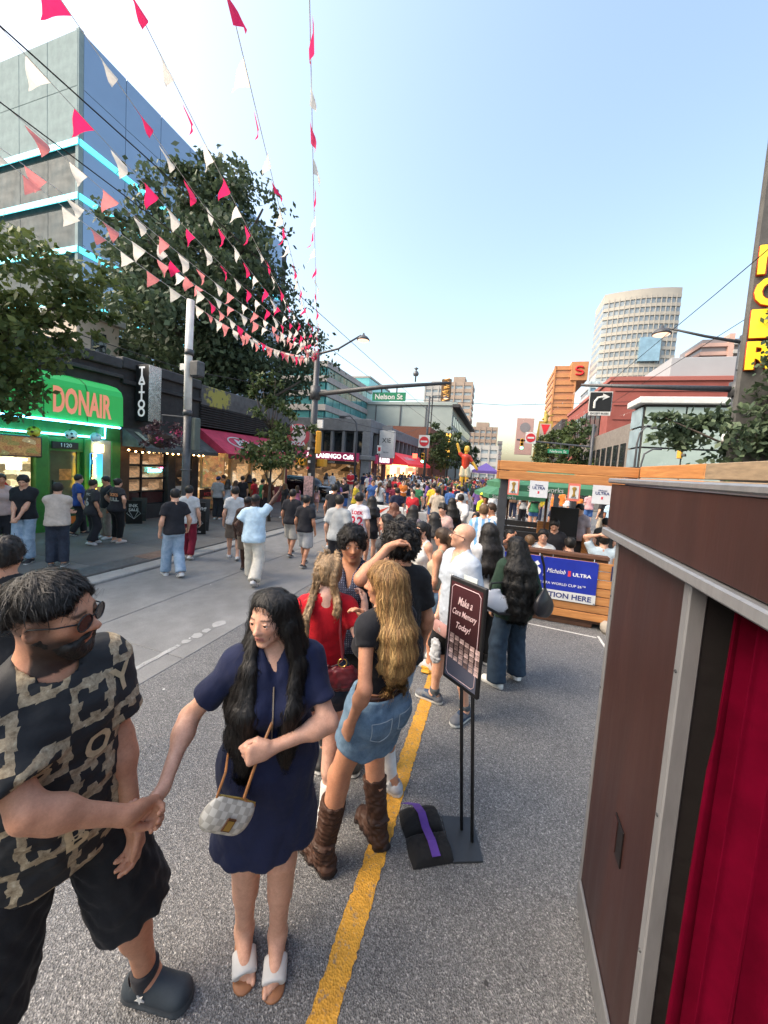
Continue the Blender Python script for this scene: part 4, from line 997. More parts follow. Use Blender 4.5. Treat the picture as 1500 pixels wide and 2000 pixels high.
# hanging footballs
def ball(label, p, col, spot):
    t = thing('ball', label, 'ball', tuple(p), 0, 'footballs hung below the green awning')
    o = unit_sphere(18, 12).build('shell', M('ball_'+label.split()[0], col, .35, 0, .06, 5), t, True); o.scale = (.13,)*3
    r = np.random.RandomState(int(spot[0]*100)+3)
    for k in range(7):
        u = r.normal(size=3); u[0] = abs(u[0]); u[1] = -abs(u[1])*.8; u = _n(u); e1 = _n(np.cross(u, (0, 0, 1))); e2 = np.cross(u, e1); mb = MB(); mb.poly([tuple((u*.992+(e1*math.cos(a)+e2*math.sin(a))*.24)*.1325) for a in [6.283*j/5 for j in range(5)]]); mb.build('patch', M('patch%.2f' % spot[0], spot, .4), t)
    MB().tube([(0, 0, .125), (0, 0, .34)], .004, 4).build('cord', BLK, t)
for lab, px, col, sp in (('yellow football with dark patches hanging under the neon tube', (66, 843), (.62, .42, .04), (.10, .05, .01)), ('white football with black patches hanging at the middle of the neon', (139, 849), (.75, .75, .72), (.02, .02, .02)), ('pale white and blue football hanging at the right end of the neon', (187, 854), (.7, .74, .8), (.3, .42, .6))):
    ball(lab, atX(*px, -10.6), col, sp)
# ---------------- black tattoo studio
s = thing('shop_building', 'black fronted tattoo studio with gridded window, bulbs and grey awning', 'shop', (XF, 9.5, 0)); OY = 9.5
def P(o): o.location = Vector(o.location)-Vector(s.location); return o
P(bk('wall', s, -20, XF, 8.05, 11.05, 2.95, 4.75, BLACK)); P(bk('parapet', s, -20, XF+.1, 8.05, 11.05, 4.75, 5.08, DARKG, .03)); P(bk('band', s, XF, XF+.12, 8.05, 11.05, 4.3, 4.42, BLACK, .01))
P(bk('fascia', s, XF-.2, XF+.05, 8.05, 11.05, 2.3, 2.95, BROWN, .01)); P(bk('back_wall', s, XF-2.5, XF-2.4, 8.05, 11.05, 0, 3, interior('studio_interior', (1, .62, .33), .6))); P(bk('sill_wall', s, XF-.2, XF, 8.35, 9.75, .0, .55, BLACK)); P(bk('pier', s, XF-.2, XF+.04, 8.05, 8.35, 0, 2.3, BROWN, .01)); P(bk('pier', s, XF-.2, XF+.06, 9.72, 10.02, 0, 2.3, BLACK, .01)); P(bk('pier', s, XF-.2, XF+.06, 10.72, 11.05, 0, 2.3, BLACK, .01))
wn = P(bk('window', s, XF-.14, XF-.12, 8.35, 9.72, .55, 2.3, GLASSD))
TAN = interior('tan_glow_pattern', (.9, .6, .36), .25, .25, 3.)  # tan pattern of painted room light and shadow, glowing faintly
for r in range(4):
    for c in range(2):
        a, b = (-.66, -.24) if c == 0 else (-.18, .62); z = .46-r*.43; bk('pane', wn, .012, .02, a, b, z, z+.36, TAN if r != 3 else M('dark_pane', (.06, .025, .025), .1))
for z in (-.41, .02, .45): bk('glazing_bar', wn, .01, .07, -.68, .68, z-.035, z+.0, BLK)
bk('glazing_bar', wn, .01, .072, -.23, -.185, -.87, .87, BLK)
text('neon_lettering', 'Tattoo', .2, glow('neon_cyan', (.1, .9, .9), 5.), wn, (.09, .22, .27), AY, AZ, bold=.006, shear=.3)
text('neon_lettering', '~', .16, glow('neon_pink', (1, .1, .5), 5.), wn, (.09, .5, .36), AY, AZ, bold=.006)
d = P(bk('door', s, XF-.14, XF-.1, 10.04, 10.70, .1, 2.25, M('bronze_door_glass', (.10, .075, .05), .15, 0, .5, 2, spec=.7))); bk('frame', d, -.01, .05, -.33, -.25, -1.07, 1.07, BLK); bk('frame', d, -.01, .05, .25, .33, -1.07, 1.07, BLK); bk('frame', d, -.01, .05, -.25, .25, .98, 1.07, BLK)
MB().lathe([(.2, 0), (.2, .006)], 24).build('round_logo', M('logo_dark', (.03, .025, .02), .5), d).matrix_local = Matrix.Translation((.03, .0, .2)) @ Matrix.Rotation(math.pi/2, 4, 'Y')
text('logo_lettering', 'TATTOO\nLAB', .07, TAN, d, (.042, 0, .2), AY, AZ); bk('notice', d, .025, .03, -.2, .05, -.22, -.05, WHITEP)
# vertical sign with silver wrap
y0, z1 = FX(290, 712, -10.4); z0 = FX(305, 825, -10.4)[1]; yv = y0+.0
sg = P(bk('vertical_sign', s, XF+.08, -10.38, yv, yv+.42, z0, z1, BLK, .01)); foil = M('silver_foil', (.42, .43, .45), .28, .85, .25, 9, 1., 14); bk('foil_wrap', sg, .27, .285, -.21, .21, -(z1-z0)/2, (z1-z0)/2, foil)
for k, ch in enumerate('TATTOO'): text('letter', ch, .36, glow('sign_letter_white', (1, 1, 1), .12, (.6, .6, .6)), sg, (.0, -.215, (z1-z0)/2-.2-k*(z1-z0-.2)/6), AX, AZ, bold=.012)
bk('bracket', sg, -.3, -.26, -.03, .03, -.4, .4, METAL)
# neon PIERCE sign
y0, z1 = FX(190, 886, -10.6); z0 = FX(200, 950, -10.6)[1]
m, nt, bs = newmat('pierce_panel'); sp = N(nt, 'ShaderNodeSeparateXYZ'); tc = N(nt, 'ShaderNodeTexCoord'); nt.links.new(tc.outputs['Object'], sp.inputs[0]); c = ramp(nt, math_(nt, 'MULTIPLY_ADD', sp.outputs[2], 1., .5), [(0, (.25, .45, .05)), (.4, (.05, .4, .35)), (1, (.05, .2, .55))]); nt.links.new(c, bs.inputs['Base Color']); nt.links.new(c, bs.inputs['Emission Color']); bs.inputs['Emission Strength'].default_value = 1.
sg = P(bk('neon_sign', s, XF+.1, -10.58, y0, y0+.14, z0, z1, m, .01)); YN = glow('neon_yellow', (1, .55, .05), 7.)
for k, ch in enumerate('PIERCE'):
    zz = (z1-z0)/2-.1-k*(z1-z0)/6; text('letter', ch, .2, BLK, sg, (-.05, -.078, zz), AX, AZ, bold=.012); text('letter', ch, .2, YN, sg, (.04, -.085, zz), AX, AZ, bold=.006)
mb = MB(); mb.tube([(-.1, -.08, -(z1-z0)/2-.02), (.02, -.08, -(z1-z0)/2-.16), (.14, -.08, -(z1-z0)/2-.02)], .014, 6); mb.build('neon_arrow', YN, sg)
# sloping grey awning with letters, bulbs
XB = -10.0; yt0, zt0 = FX(232, 826, XF+.05); yb0, zb0 = FX(268, 872, XB); yb1, zb1 = FX(428, 892, XB); mb = MB(); AWD = M('grey_canvas', (.085, .09, .085), .85, 0, .35, 4, .3, dirt=.4)
zt0 = 2.98; zb0 = 2.42
mb.quad((.05, 8.1-OY, zt0), (1.0, 8.1-OY, zb0), (1.0, 11.0-OY, zb0), (.05, 11.0-OY, zt0)); mb.quad((.05, 8.1-OY, zt0-.03), (.05, 11.0-OY, zt0-.03), (1.0, 11.0-OY, zb0-.03), (1.0, 8.1-OY, zb0-.03)); mb.quad((1.0, 8.1-OY, zb0), (1.0, 8.1-OY, zb0-.12), (1.0, 11.0-OY, zb0-.12), (1.0, 11.0-OY, zb0))
mb.poly([(.05, 8.1-OY, zt0), (.05, 8.1-OY, zb0), (1., 8.1-OY, zb0)]); mb.poly([(.05, 11-OY, zt0), (1., 11-OY, zb0), (.05, 11-OY, zb0)]); aw = mb.build('awning', AWD, s)
sl = _n((.95, 0, zb0-zt0)); text('lettering', 'LAB', .8, M('faded_cream', (.33, .34, .26), .8, 0, .4, 9), aw, (.52+.02, 9.1-OY, (zt0+zb0)/2+.03), AY, tuple(-sl), bold=.02, width=1.6, height=.62)
BULB = glow('bulb_warm', (1, .55, .2), 14.); mb = MB(); pts = []
for k in range(14): yy = 8.1+k*.222; zz = 2.32-.05*math.sin((k % 5)/4*math.pi); pts.append((.32, yy-OY, zz+.04)); b = unit_sphere(8, 6).build('bulb', BULB, s, True, (.32, yy-OY, zz)); b.scale = (.026,)*3
mb.tube(pts, .006, 4); mb.build('light_cord', BLK, s)
# ---------------- pizza corner
s = thing('shop_building', 'corner pizza shop with pink red sloping awning and louvred parapet', 'shop', (XF, 14, 0)); OY = 14
def P(o): o.location = Vector(o.location)-Vector(s.location); return o
m, nt, bs = newmat('parapet_graffiti'); v = coords(nt); n = noise(nt, v, 2.5, 6, .7); tc = N(nt, 'ShaderNodeTexCoord'); mp = N(nt, 'ShaderNodeMapping'); mp.inputs['Location'].default_value = (0, 2.3, 0); mp.inputs['Scale'].default_value = (0, 1.05, 1.6); nt.links.new(tc.outputs['Object'], mp.inputs[0]); gr = N(nt, 'ShaderNodeTexGradient', gradient_type='SPHERICAL'); nt.links.new(mp.outputs[0], gr.inputs[0])
c = ramp(nt, n, [(.3, (.05, .05, .052)), (.7, (.12, .12, .12))]); f = ramp(nt, math_(nt, 'MULTIPLY', gr.outputs[0], math_(nt, 'MULTIPLY_ADD', noise(nt, v, 6, 5), 3.4, -1.0)), [(.15, (0, 0, 0)), (.3, (.85,)*3)]); nt.links.new(mixc(nt, f, c, (.38, .35, .07)), bs.inputs['Base Color']); bs.inputs['Roughness'].default_value = .8; GRAF = m
P(bk('roof', s, -20, XF, 11.05, 17.2, 3.3, 4.25, BLACK)); P(bk('parapet', s, XF-.2, XF+.08, 11.05, 17.2, 4.2, 4.95, GRAF, .02))
for k in range(9): P(bk('louvre', s, XF, XF+.10, 11.05, 17.2, 3.40+k*.092, 3.40+k*.092+.045, BLACK, .008))
CORE = M('cream_post', (.6, .48, .26), .5, 0, .15, 5); P(bk('back_wall', s, XF-3.4, XF-3.2, 11.05, 17, 0, 3.3, interior('pizza_interior', (1, .66, .32), .7))); P(bk('fascia', s, XF-.25, XF, 11.05, 17.2, 2.75, 3.4, M('maroon', (.16, .02, .03), .5)))
for yy in (11.6, 12.9, 14.2, 15.5, 16.95): P(bk('post', s, XF-.14, XF+.02, yy-.06, yy+.06, 0, 2.75, CORE, .01))
for a, b in ((12.96, 14.14), (14.26, 15.44), (15.56, 16.89)):
    P(bk('sill_wall', s, XF-.12, XF-.02, a, b, 0, .9, M('maroon', (.16, .02, .03), .5))); w_ = P(bk('window', s, XF-.09, XF-.06, a, b, .9, 2.75, interior('shop_glow_pattern', (1, .68, .36), .4, .05, 1.6)))  # window panes carry a painted glow of the room behind
P(bk('side_wall', s, -20, XF, 16.95, 17.2, 0, 3.4, M('maroon', (.16, .02, .03), .5)))
pz = P(bk('poster_light_box', s, XF+.02, XF+.1, 11.15, 12.4, 1.0, 2.45, CORE, .01)); bk('food_picture', pz, .042, .046, -.56, .56, -.66, .66, foodmat('food_picture_b', 1, .8))
pz = P(bk('poster_board', s, XF+.02, XF+.08, 11.15, 12.4, .12, .97, M('maroon_dark', (.05, .012, .012), .4), .01)); bk('hot_dog_picture', pz, .032, .036, -.5, .5, -.36, .12, foodmat('food_picture_c', 2, .2)); text('lettering', 'HOT DOGS', .15, M('poster_red', (.5, .04, .05), .4), pz, (.04, 0, .24), AY, AZ, bold=.006, width=.9)
for k in range(11): unit_sphere(8, 6).build('bulb', BULB, s, True, (.18, 11.15+k*.125-OY, 2.6)).scale = (.03,)*3
RED = M('awning_red', (.52, .045, .09), .75, 0, .2, 3, .2, dirt=.2); XC = -9.6; mb = MB(); zt, zb = 3.32, 2.42
mb.quad((.03, 11.05-OY, zt), (1.4, 11.05-OY, zb), (1.4, 17.3-OY, zb), (.03, 17.3-OY, zt)); mb.quad((.03, 11.05-OY, zt-.03), (.03, 17.3-OY, zt-.03), (1.4, 17.3-OY, zb-.03), (1.4, 11.05-OY, zb-.03)); mb.poly([(.03, 11.05-OY, zt), (.03, 11.05-OY, zb), (1.4, 11.05-OY, zb)]); mb.poly([(.03, 17.3-OY, zt), (1.4, 17.3-OY, zb), (.03, 17.3-OY, zb)]); aw = mb.build('awning', RED, s)
mb = MB(); n = 22
for k in range(n):
    ya, yb = 11.05-OY+6.25*k/n, 11.05-OY+6.25*(k+1)/n; mb.poly([(1.405, ya, zb), (1.41, ya, zb-.14), (1.41, (ya*2+yb)/3, zb-.2), (1.41, (ya+2*yb)/3, zb-.2), (1.41, yb, zb-.14), (1.405, yb, zb)])
mb.build('valance', M('awning_maroon', (.28, .02, .04), .75, 0, .3, 3), aw)
sl = _n((1.37, 0, zb-zt)); up = tuple(-sl); nrm = np.cross((0, 1, 0), up); c0 = np.array((.72, 12.5-OY, (zt+zb)/2))+nrm*.012
ring = []
for k in range(29): a = 2*math.pi*k/28; ring.append(tuple(c0+np.array((0, 1, 0))*math.cos(a)*.62+np.array(up)*math.sin(a)*.4))
MB().tube(ring, .03, 5, False).build('logo_ring', WHITEP, aw); text('lettering', 'M', .6, WHITEP, aw, tuple(c0), AY, up, bold=.03, shear=.2); text('lettering', 'NCOS PIZZA', .42, WHITEP, aw, tuple(c0+np.array((0, 2.2, 0))-np.array(up)*.12), AY, up, bold=.02, width=2.9)
# round sign on the corner
rs = thing('round_sign', 'round red and white pizza sign hung beside the signal pole', 'sign', tuple(atX(583, 850, -10.0)), 0); o = MB().lathe([(.55, -.06), (.58, 0), (.55, .06)], 28).build('disc', M('sign_pinkred', (.42, .06, .07), .5), rs, False); o.rotation_euler = (math.pi/2, 0, math.radians(35))
o = MB().lathe([(.36, -.065), (.36, .065)], 28).build('centre', M('sign_cream', (.6, .5, .45), .5), rs); o.rotation_euler = (math.pi/2, 0, math.radians(35)); a = math.radians(35); rr = (math.cos(a), math.sin(a), 0); nn = np.array((math.sin(a), -math.cos(a), 0))*.075
text('lettering', 'NUBA', .26, WHITEP, rs, tuple(nn+[0, 0, .41]), rr, AZ, bold=.01); text('lettering', 'PIZZA', .26, WHITEP, rs, tuple(nn+[0, 0, -.43]), rr, AZ, bold=.01); MB().tube([(-.5, -.35, 0), (-1.0, -.7, .1)], .03, 6).build('bracket', METAL, rs)
# unseen dark blocks added behind the camera on the left to shade the street
for i, (y0, y1, h) in enumerate(((-14, .9, 6.5), (-34, -14.1, 9))): o = bk('shop_building', None, -22, XF, y0, y1, 0, h, BLACK, .05); tag(o, ['plain black shopfront left of the green takeaway', 'taller black building beyond the left edge'][i], 'shop')
# ------------------------------------------------------------------ far buildings
def panel_mesh(w_, h_, t, mat, bev=.0):
    return MB().box((0, 0, 0), (w_, t, h_), bev).mesh('panel', mat)
def inst(name, me, parent, loc, rz=0., scale=None):
    o = bpy.data.objects.new(name, me); link(o, parent); o.location = loc; o.rotation_euler = (0, 0, rz)
    if scale: o.scale = scale
    return o
def rel(t):
    return lambda o: (setattr(o, 'location', Vector(o.location)-Vector(t.location)), o)[1]
# ---- big glass office block
XG = -30.; yG = atX(152, 300, XG)[1]; zG = atX(152, 50, XG)[2]
s = thing('office_building', 'tall office block with blue mirror glass side and turquoise light strips', 'building', (XG, yG, 0)); P = rel(s)
BLUE = M('blue_mirror_glass', (.27, .37, .5), .14, .35, .12, .12, spec=.8); PALE = M('pale_panel', (.29, .36, .365), .95, 0, .12, 1.5, dirt=.15, spec=.03); DG = M('dark_window_glass', (.07, .095, .105), .6, .0, .35, .6, spec=.15)
P(bk('core', s, XG-30, XG-.3, yG+.3, yG+26, 0, zG-.3, DARKG))
me = panel_mesh(3.0, 3.6, .28, BLUE, .02)
for i in range(8):
    for j in range(8): o = inst('glass_panel', me, s, (.0, .35+i*3.03, zG-3.62*(j+1)-.1), math.pi/2)
me2 = panel_mesh(3.1, 3.6, .28, PALE, .02); me3 = panel_mesh(3.1, 2.9, .2, DG, .01)
for i in range(9):
    for j in range(8):
        x = -.05-3.13*(i+1)
        if j < 2: inst('facade_panel', me2, s, (x, .0, zG-3.62*(j+1)-.1))
        else: inst('window_panel', me3 if i else panel_mesh(3.1, 2.9, .2, DG, .01), s, (x, .05, zG-3.62*(j+1)-.1))
inst('corner_panel', panel_mesh(.3, zG, .3, PALE), s, (-.28, .02, 0))
LED = glow('led_turquoise', (.12, .75, .85), .6)
for j in range(2, 6):
    z = zG-3.62*j-.35; bk('led_strip', s, -18, .05, -.06, .0, z, z+.42, LED); bk('led_strip', s, .0, .1, .1, 24, z, z+.42, LED)
# neighbouring pale house behind the shops
s = thing('house_block', 'pale cream block glimpsed between maple and dark tree', 'building', (-21, 13, 0)); P = rel(s); P(bk('wall', s, -24, -19.5, 12.2, 14.2, 0, 8.6, M('cream_wall', (.5, .42, .34), .7, 0, .15, 2), .05)); P(bk('cap', s, -24.1, -19.3, 12, 14.4, 8.6, 8.9, WHITEP, .03)); P(bk('window', s, -19.5, -19.45, 12.8, 13.5, 6.6, 8., GLASSD))
# ---- cafe corner
yC = 30.; s = thing('cafe_building', 'grey two storey corner building with concrete fins above a cafe', 'building', (XF, yC, 0)); P = rel(s); GREYC = concrete('grey_concrete', (.21, .22, .235), 20, .3); SLATE = M('slate_paint', (.10, .115, .135), .6, 0, .15, 2)
P(bk('upper_floor', s, XF-22, XF-.5, yC+.5, yC+26, 3.0, 5.7, SLATE)); P(bk('parapet', s, XF-22, XF, yC, yC+26, 5.25, 6.35, GREYC, .04)); P(bk('ledge', s, XF-22, XF+.2, yC-.2, yC+26, 2.75, 3.15, GREYC, .04)); P(bk('corner_pier', s, XF-.75, XF, yC, yC+.75, 0, 5.25, GREYC, .02)); P(bk('ground_floor_core', s, XF-22, XF-1.2, yC+1.2, yC+26, 0, 2.8, WARMDIM))
for i in range(13): P(bk('fin', s, XF-1.6-i*1.15, XF-1.35-i*1.15, yC+.1, yC+.5, 3.15, 5.25, GREYC, .02)); P(bk('window', s, XF-1.35-i*1.15, XF-.45-i*1.15, yC+.46, yC+.5, 3.4, 5.1, GLASSD))
for i in range(12): P(bk('fin', s, XF-.45, XF-.08, yC+2.2+i*1.9, yC+2.5+i*1.9, 3.15, 5.25, GREYC, .02)); P(bk('window', s, XF-.5, XF-.46, yC+.75+i*1.9, yC+2.2+i*1.9, 3.4, 5.1, GLASSD))
BRICKM = M('maroon_brick', (.10, .045, .05), .8, 0, .3, 4)
for x in (-.9, -6.0, -11): P(bk('pier', s, XF+x, XF+x+.5, yC+.2, yC+.7, 0, 2.75, BRICKM, .02))
for y in (1.6, 4.4): P(bk('pier', s, XF-.5, XF-.02, yC+y, yC+y+.8, 0, 2.75, BRICKM, .02))
P(bk('shop_window', s, XF-5.5, XF-.9, yC+.5, yC+.56, .5, 2.75, interior('cafe_glow_pattern', (1, .62, .3), .2, .03, 1.4))); P(bk('shop_window', s, XF-.3, XF-.26, yC+.75, yC+1.6, .3, 2.7, WARM)); P(bk('shop_window', s, XF-.3, XF-.26, yC+2.4, yC+4.4, .3, 2.7, WARMDIM))  # cafe panes glow with painted patches of room light
for i in range(9): unit_sphere(8, 6).build('ceiling_lamp', BULB, s, True, (-5.2+i*.5, 1.0, 2.3-.1*(i % 3))).scale = (.06,)*3
SIGNP = glow('sign_magenta', (.42, .02, .10), .1, (.3, .02, .08)); sg = P(bk('fascia_sign', s, XF-6.4, XF-.85, yC-.35, yC-.2, 2.55, 3.3, SIGNP, .02)); text('lettering', 'FLAMINGO Café', .5, glow('sign_white', (1, 1, 1), .7), sg, (.35, -.09, 0), AX, AZ, bold=.012, width=3.9); mb = MB(); mb.tube([(-2.3, -.1, -.25), (-2.3, -.1, 0), (-2.15, -.1, .02), (-2.05, -.1, .1), (-2.2, -.1, .2), (-2.3, -.1, .14)], [.02, .03, .09, .05, .025, .02], 6); mb.build('bird_emblem', glow('sign_white', (1, 1, 1), .7), sg)
sg = P(bk('blind_sign', s, XF-5.6, XF-1., yC-.3, yC-.2, 2.25, 2.52, BLK)); text('lettering', 'PREMIUM COFFEE', .2, WHITEP, sg, (-.6, -.06, 0), AX, AZ)
sg = P(bk('fascia_sign', s, XF+.1, XF+.25, yC+1.2, yC+6.4, 2.5, 3.3, SIGNP, .02)); text('lettering', 'FLAMINGO', .45, glow('sign_white', (1, 1, 1), .7), sg, (.085, 0, 0), AY, AZ, bold=.01, width=3.2)
yx, zx = atX(770, 815, XF+.5)[1:]; sg = P(bk('hanging_sign', s, XF+.15, XF+1.6, yC+2.0, yC+2.5, 3.1, 5.6, WHITEP, .03)); text('lettering', 'XIE', .55, BLK, sg, (0, -.26, .35), AX, AZ, width=.85); bk('sign_frame', sg, -.73, .73, .26, .34, -1.26, 1.26, BLK); bk('sign_cap', sg, -.5, .4, -.1, .2, 1.26, 1.7, GREYC); text('small_lettering', 'SALON', .16, STEELG, sg, (0, -.26, -.75), AX, AZ)
# red shop canopy beyond the cafe
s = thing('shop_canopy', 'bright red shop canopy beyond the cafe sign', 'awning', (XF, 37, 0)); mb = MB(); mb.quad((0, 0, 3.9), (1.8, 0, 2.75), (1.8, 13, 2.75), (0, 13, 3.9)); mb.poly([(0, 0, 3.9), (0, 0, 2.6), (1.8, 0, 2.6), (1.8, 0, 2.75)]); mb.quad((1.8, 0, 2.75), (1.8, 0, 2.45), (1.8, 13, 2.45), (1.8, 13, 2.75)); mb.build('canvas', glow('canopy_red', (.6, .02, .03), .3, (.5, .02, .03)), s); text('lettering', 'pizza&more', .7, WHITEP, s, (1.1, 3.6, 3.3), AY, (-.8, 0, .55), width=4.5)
o = bk('shop_front_glow', s, -.3, -.2, .5, 12.5, .2, 2.6, glow('shop_glow_warm', (1, .55, .22), 1.6)); 
for i in range(6): bk('neon_panel', s, -.15, -.1, .8+i*2, 2.2+i*2, 1.4+.1*(i % 2), 2.3, glow('neon_red', (1, .08, .05), 3.) if i % 2 else glow('neon_amber', (1, .6, .15), 3.))
# ---- pale green block with windows behind the cafe
s = thing('apartment_building', 'long pale green building with dark roof edge behind the cafe', 'building', (XF, 81.6, 0)); P = rel(s); MINT = M('mint_render', (.31, .37, .355), .75, 0, .06, .4, dirt=.1); P(bk('wall', s, XF-36, XF, 81.6, 131, 0, 16.6, MINT)); P(bk('roof_edge', s, XF-36.2, XF+1.0, 81.3, 131, 16.6, 17.3, MINT, .05)); P(bk('cornice', s, XF, XF+1.6, 81.0, 131, 16.2, 16.9, DARKG, .05))
me = panel_mesh(2.4, 2.2, .12, GLASSD)
for i in range(13):
    for j in range(3): inst('window', me, s, (.1, 2+i*3.6, 12.6-j*3.6), math.pi/2)
for i in range(4): P(bk('downpipe', s, XF-6-i*6, XF-5.8-i*6, 81.4, 81.6, 2, 16.5, STEELG))
P(bk('brick_wing', s, XF-8, XF-.5, 60, 81, 0, 9.3, M('red_brick', (.22, .09, .06), .85, 0, .2, 6)))
# ---- teal glass offices
s = thing('office_building', 'teal glass office with stepped concrete bands behind signal pole', 'building', (-31, 60, 0)); P = rel(s); TEAL = M('teal_glass', (.10, .34, .36), .12, .4, .2, .5, spec=.8); BANDC = M('grey_band', (.34, .33, .32), .7, 0, .15, 1.)
P(bk('core', s, -60, -31.6, 60.4, 84, 0, 20.6, DARKG))
for j in range(8):
    z = 20.6-j*2.6; P(bk('concrete_band', s, -60, -31, 60, 84, z-1.1, z, BANDC, .03))
    for i in range(9): P(bk('window', s, -34.2-i*2.9, -31.5-i*2.9, 60.2, 60.4, z-2.6, z-1.1, TEAL))
    for i in range(8): P(bk('window', s, -31.5, -31.25, 60.6+i*2.9, 63.3+i*2.9, z-2.6, z-1.1, TEAL))
s = thing('office_building', 'turquoise glass block with flat roof right of stepped office', 'building', (-38, 100, 0)); P = rel(s); P(bk('glass_volume', s, -56, -38, 100, 120, 0, 27.5, TEAL, .05)); P(bk('roof_edge', s, -56.2, -37.8, 99.8, 120, 27.5, 28, BANDC)); P(bk('lower_wing', s, -38, -22, 100, 118, 0, 19, M('pale_glass', (.38, .46, .47), .2, 0, .15, .3)))
for j in range(6): P(bk('mullion_band', s, -56.1, -37.9, 99.9, 100, 8+j*3.2, 8.3+j*3.2, BANDC))
def tower(label, x0, x1, y, depth, h, col, band, floors, cols=0, gcol=None, roof=True, cat='building', z0=0):
    s = thing('tower_block', label, cat, (x0, y, 0)); P = rel(s); P(bk('core', s, x0+.3, x1-.3, y+.4, y+depth, z0, h, gcol or M('far_glass', (.28, .33, .36), .2, 0, .2, .15)))
    hf = (h-z0)/floors
    for j in range(floors): P(bk('floor_band', s, x0, x1, y, y+depth, z0+hf*j+hf*.45, z0+hf*(j+1), col, .02))
    for i in range(cols+1 if cols else 0): xx = x0+(x1-x0)*i/cols; P(bk('pier', s, xx-.35, xx+.35, y-.25, y, z0, h, col))
    if roof: P(bk('roof_plant', s, x0+(x1-x0)*.25, x0+(x1-x0)*.7, y+2, y+depth*.6, h, h+3.2, col, .05))
    return s
SAND = M('sand_stone', (.34, .27, .22), .8, 0, .1, .2); SANDB = M('brown_stone', (.30, .23, .19), .8, 0, .1, .2); ORNG = M('orange_facade', (.50, .23, .10), .7, 0, .1, .2); WHT = M('white_slab', (.40, .39, .37), .7, 0, .08, .2)
tower('tan tower with stone bands above the green street sign', -31.5, -17.5, 200, 18, 50, SAND, 0, 14, 3)
tower('slim white tower just left of the tan tower', -44, -32.5, 205, 14, 49, WHT, 0, 14, 3)
a = atY(812, 735, 200); s = thing('rooftop_ornament', 'small round lantern ornament on the white tower roof', 'lantern', tuple(a)); MB().lathe([(.4, -3), (.4, 0), (1.3, .3), (1.7, 1.4), (1.2, 2.6), (.4, 3), (.5, 3.6), (1.3, 4.3), (.1, 5)], 12).build('lantern', STEELG, s, True)
tower('tan office block closing the far end of the street', -22, -3.6, 250, 20, 32.5, SAND, 0, 8, 5)
tower('pale lower block under the far tan office', -17, -1.5, 175, 14, 15, WHT, 0, 4, 4, roof=False)
tower('grey slim far block at the street end', -2.6, .3, 230, 12, 22, WHT, 0, 7, roof=False)
# theatre sign: upright gilded panel
a = atY(873, 740, 70); s = thing('theatre_sign', 'upright ornate gold theatre sign above the signal arm', 'sign', (a[0], 70, 0)); z1, z0 = a[2], atY(873, 783, 70)[2]; MB().box((-.95, -.15, z0), (.95, .15, z1), .2).build('panel', M('sign_dark', (.12, .07, .03), .5), s); mb = MB()
for k in range(5): zz = z0+(z1-z0)*(k+.5)/5; mb.tube([(-.6+.2*(k % 2), -.2, zz-.4), (.5, -.25, zz-.1), (-.4, -.25, zz+.2), (.6-.2*(k % 2), -.2, zz+.45)], .1, 6)
mb.build('scrollwork', glow('gold', (.9, .45, .1), .25, (.7, .38, .1)), s, True); MB().tube([(-2.5, .2, z0-8), (-2.5, .2, z0+1), (0, .2, z0+1)], .12, 6).build('bracket', METAL, s)
a = atY(880, 850, 52); s = thing('theatre_sign', 'tall orange lit vertical hotel sign among the far trees', 'sign', (-8.9, 50, 0)); b0, b1 = atX(873, 895, -8.9), atX(873, 843, -8.9); s.location = (-8.9, b0[1], 0); bk('panel', s, -.5, .5, -.2, .2, b0[2], b1[2], M('sign_dark', (.12, .07, .03), .5), .03)
for k, ch in enumerate('HOTEL'): text('letter', ch, .7, glow('gold_lit', (1, .5, .08), 1.6), s, (0, -.23, b1[2]-.45-k*(b1[2]-b0[2])/5.2), AX, AZ, bold=.03, width=.75, height=(b1[2]-b0[2])/6.5)
MB().tube([(.5, 0, b1[2]-1), (-2., 0, b1[2]-1)], .06, 6).build('bracket', METAL, s)
# club signs above the far right roofs
a0, a1 = atY(1062, 868, 95), atY(1062, 825, 95); s = thing('rooftop_sign', 'gold rooftop sign with red wedge and small figure on top', 'sign', (a0[0], 95, 0)); w_ = 2.0; zb_, zt_ = a0[2]-4, a1[2]+.3; GD = M('sign_gold', (.42, .28, .06), .5, .2)
MB().prism([(-w_*1.15, 0, zb_), (w_*1.15, 0, zb_), (w_*.75, 0, zt_), (-w_*.75, 0, zt_)], (0, .6, 0)).build('gold_panel', GD, s); MB().prism([(-w_*.5, -.05, zt_-.8), (w_*.5, -.05, zt_-.8), (0, -.05, zt_-3.6)], (0, .04, 0)).build('red_wedge', M('emblem_red', (.6, .02, .03), .5), s); bk('white_panel', s, -w_*.62, w_*.62, -.02, 0, zt_-4.2, zt_-.6, M('sign_pale', (.45, .36, .3), .6))
S = Sdf(); S.cone((0, .3, zt_), (0, .3, zt_+1.4), .55, .4, .2); S.cone((0, .3, zt_+1.2), (-.2, .3, zt_+2.2), .4, .35, .2); S.cone((.1, .3, zt_+1.3), (1.7, .3, zt_+1.5), .25, .1, .2); S.cone((-.2, .3, zt_+1.), (-.8, .3, zt_+.4), .3, .2, .2); V_, Q_ = S.surf(.12); npmesh('figure', V_, Q_, GD, s)
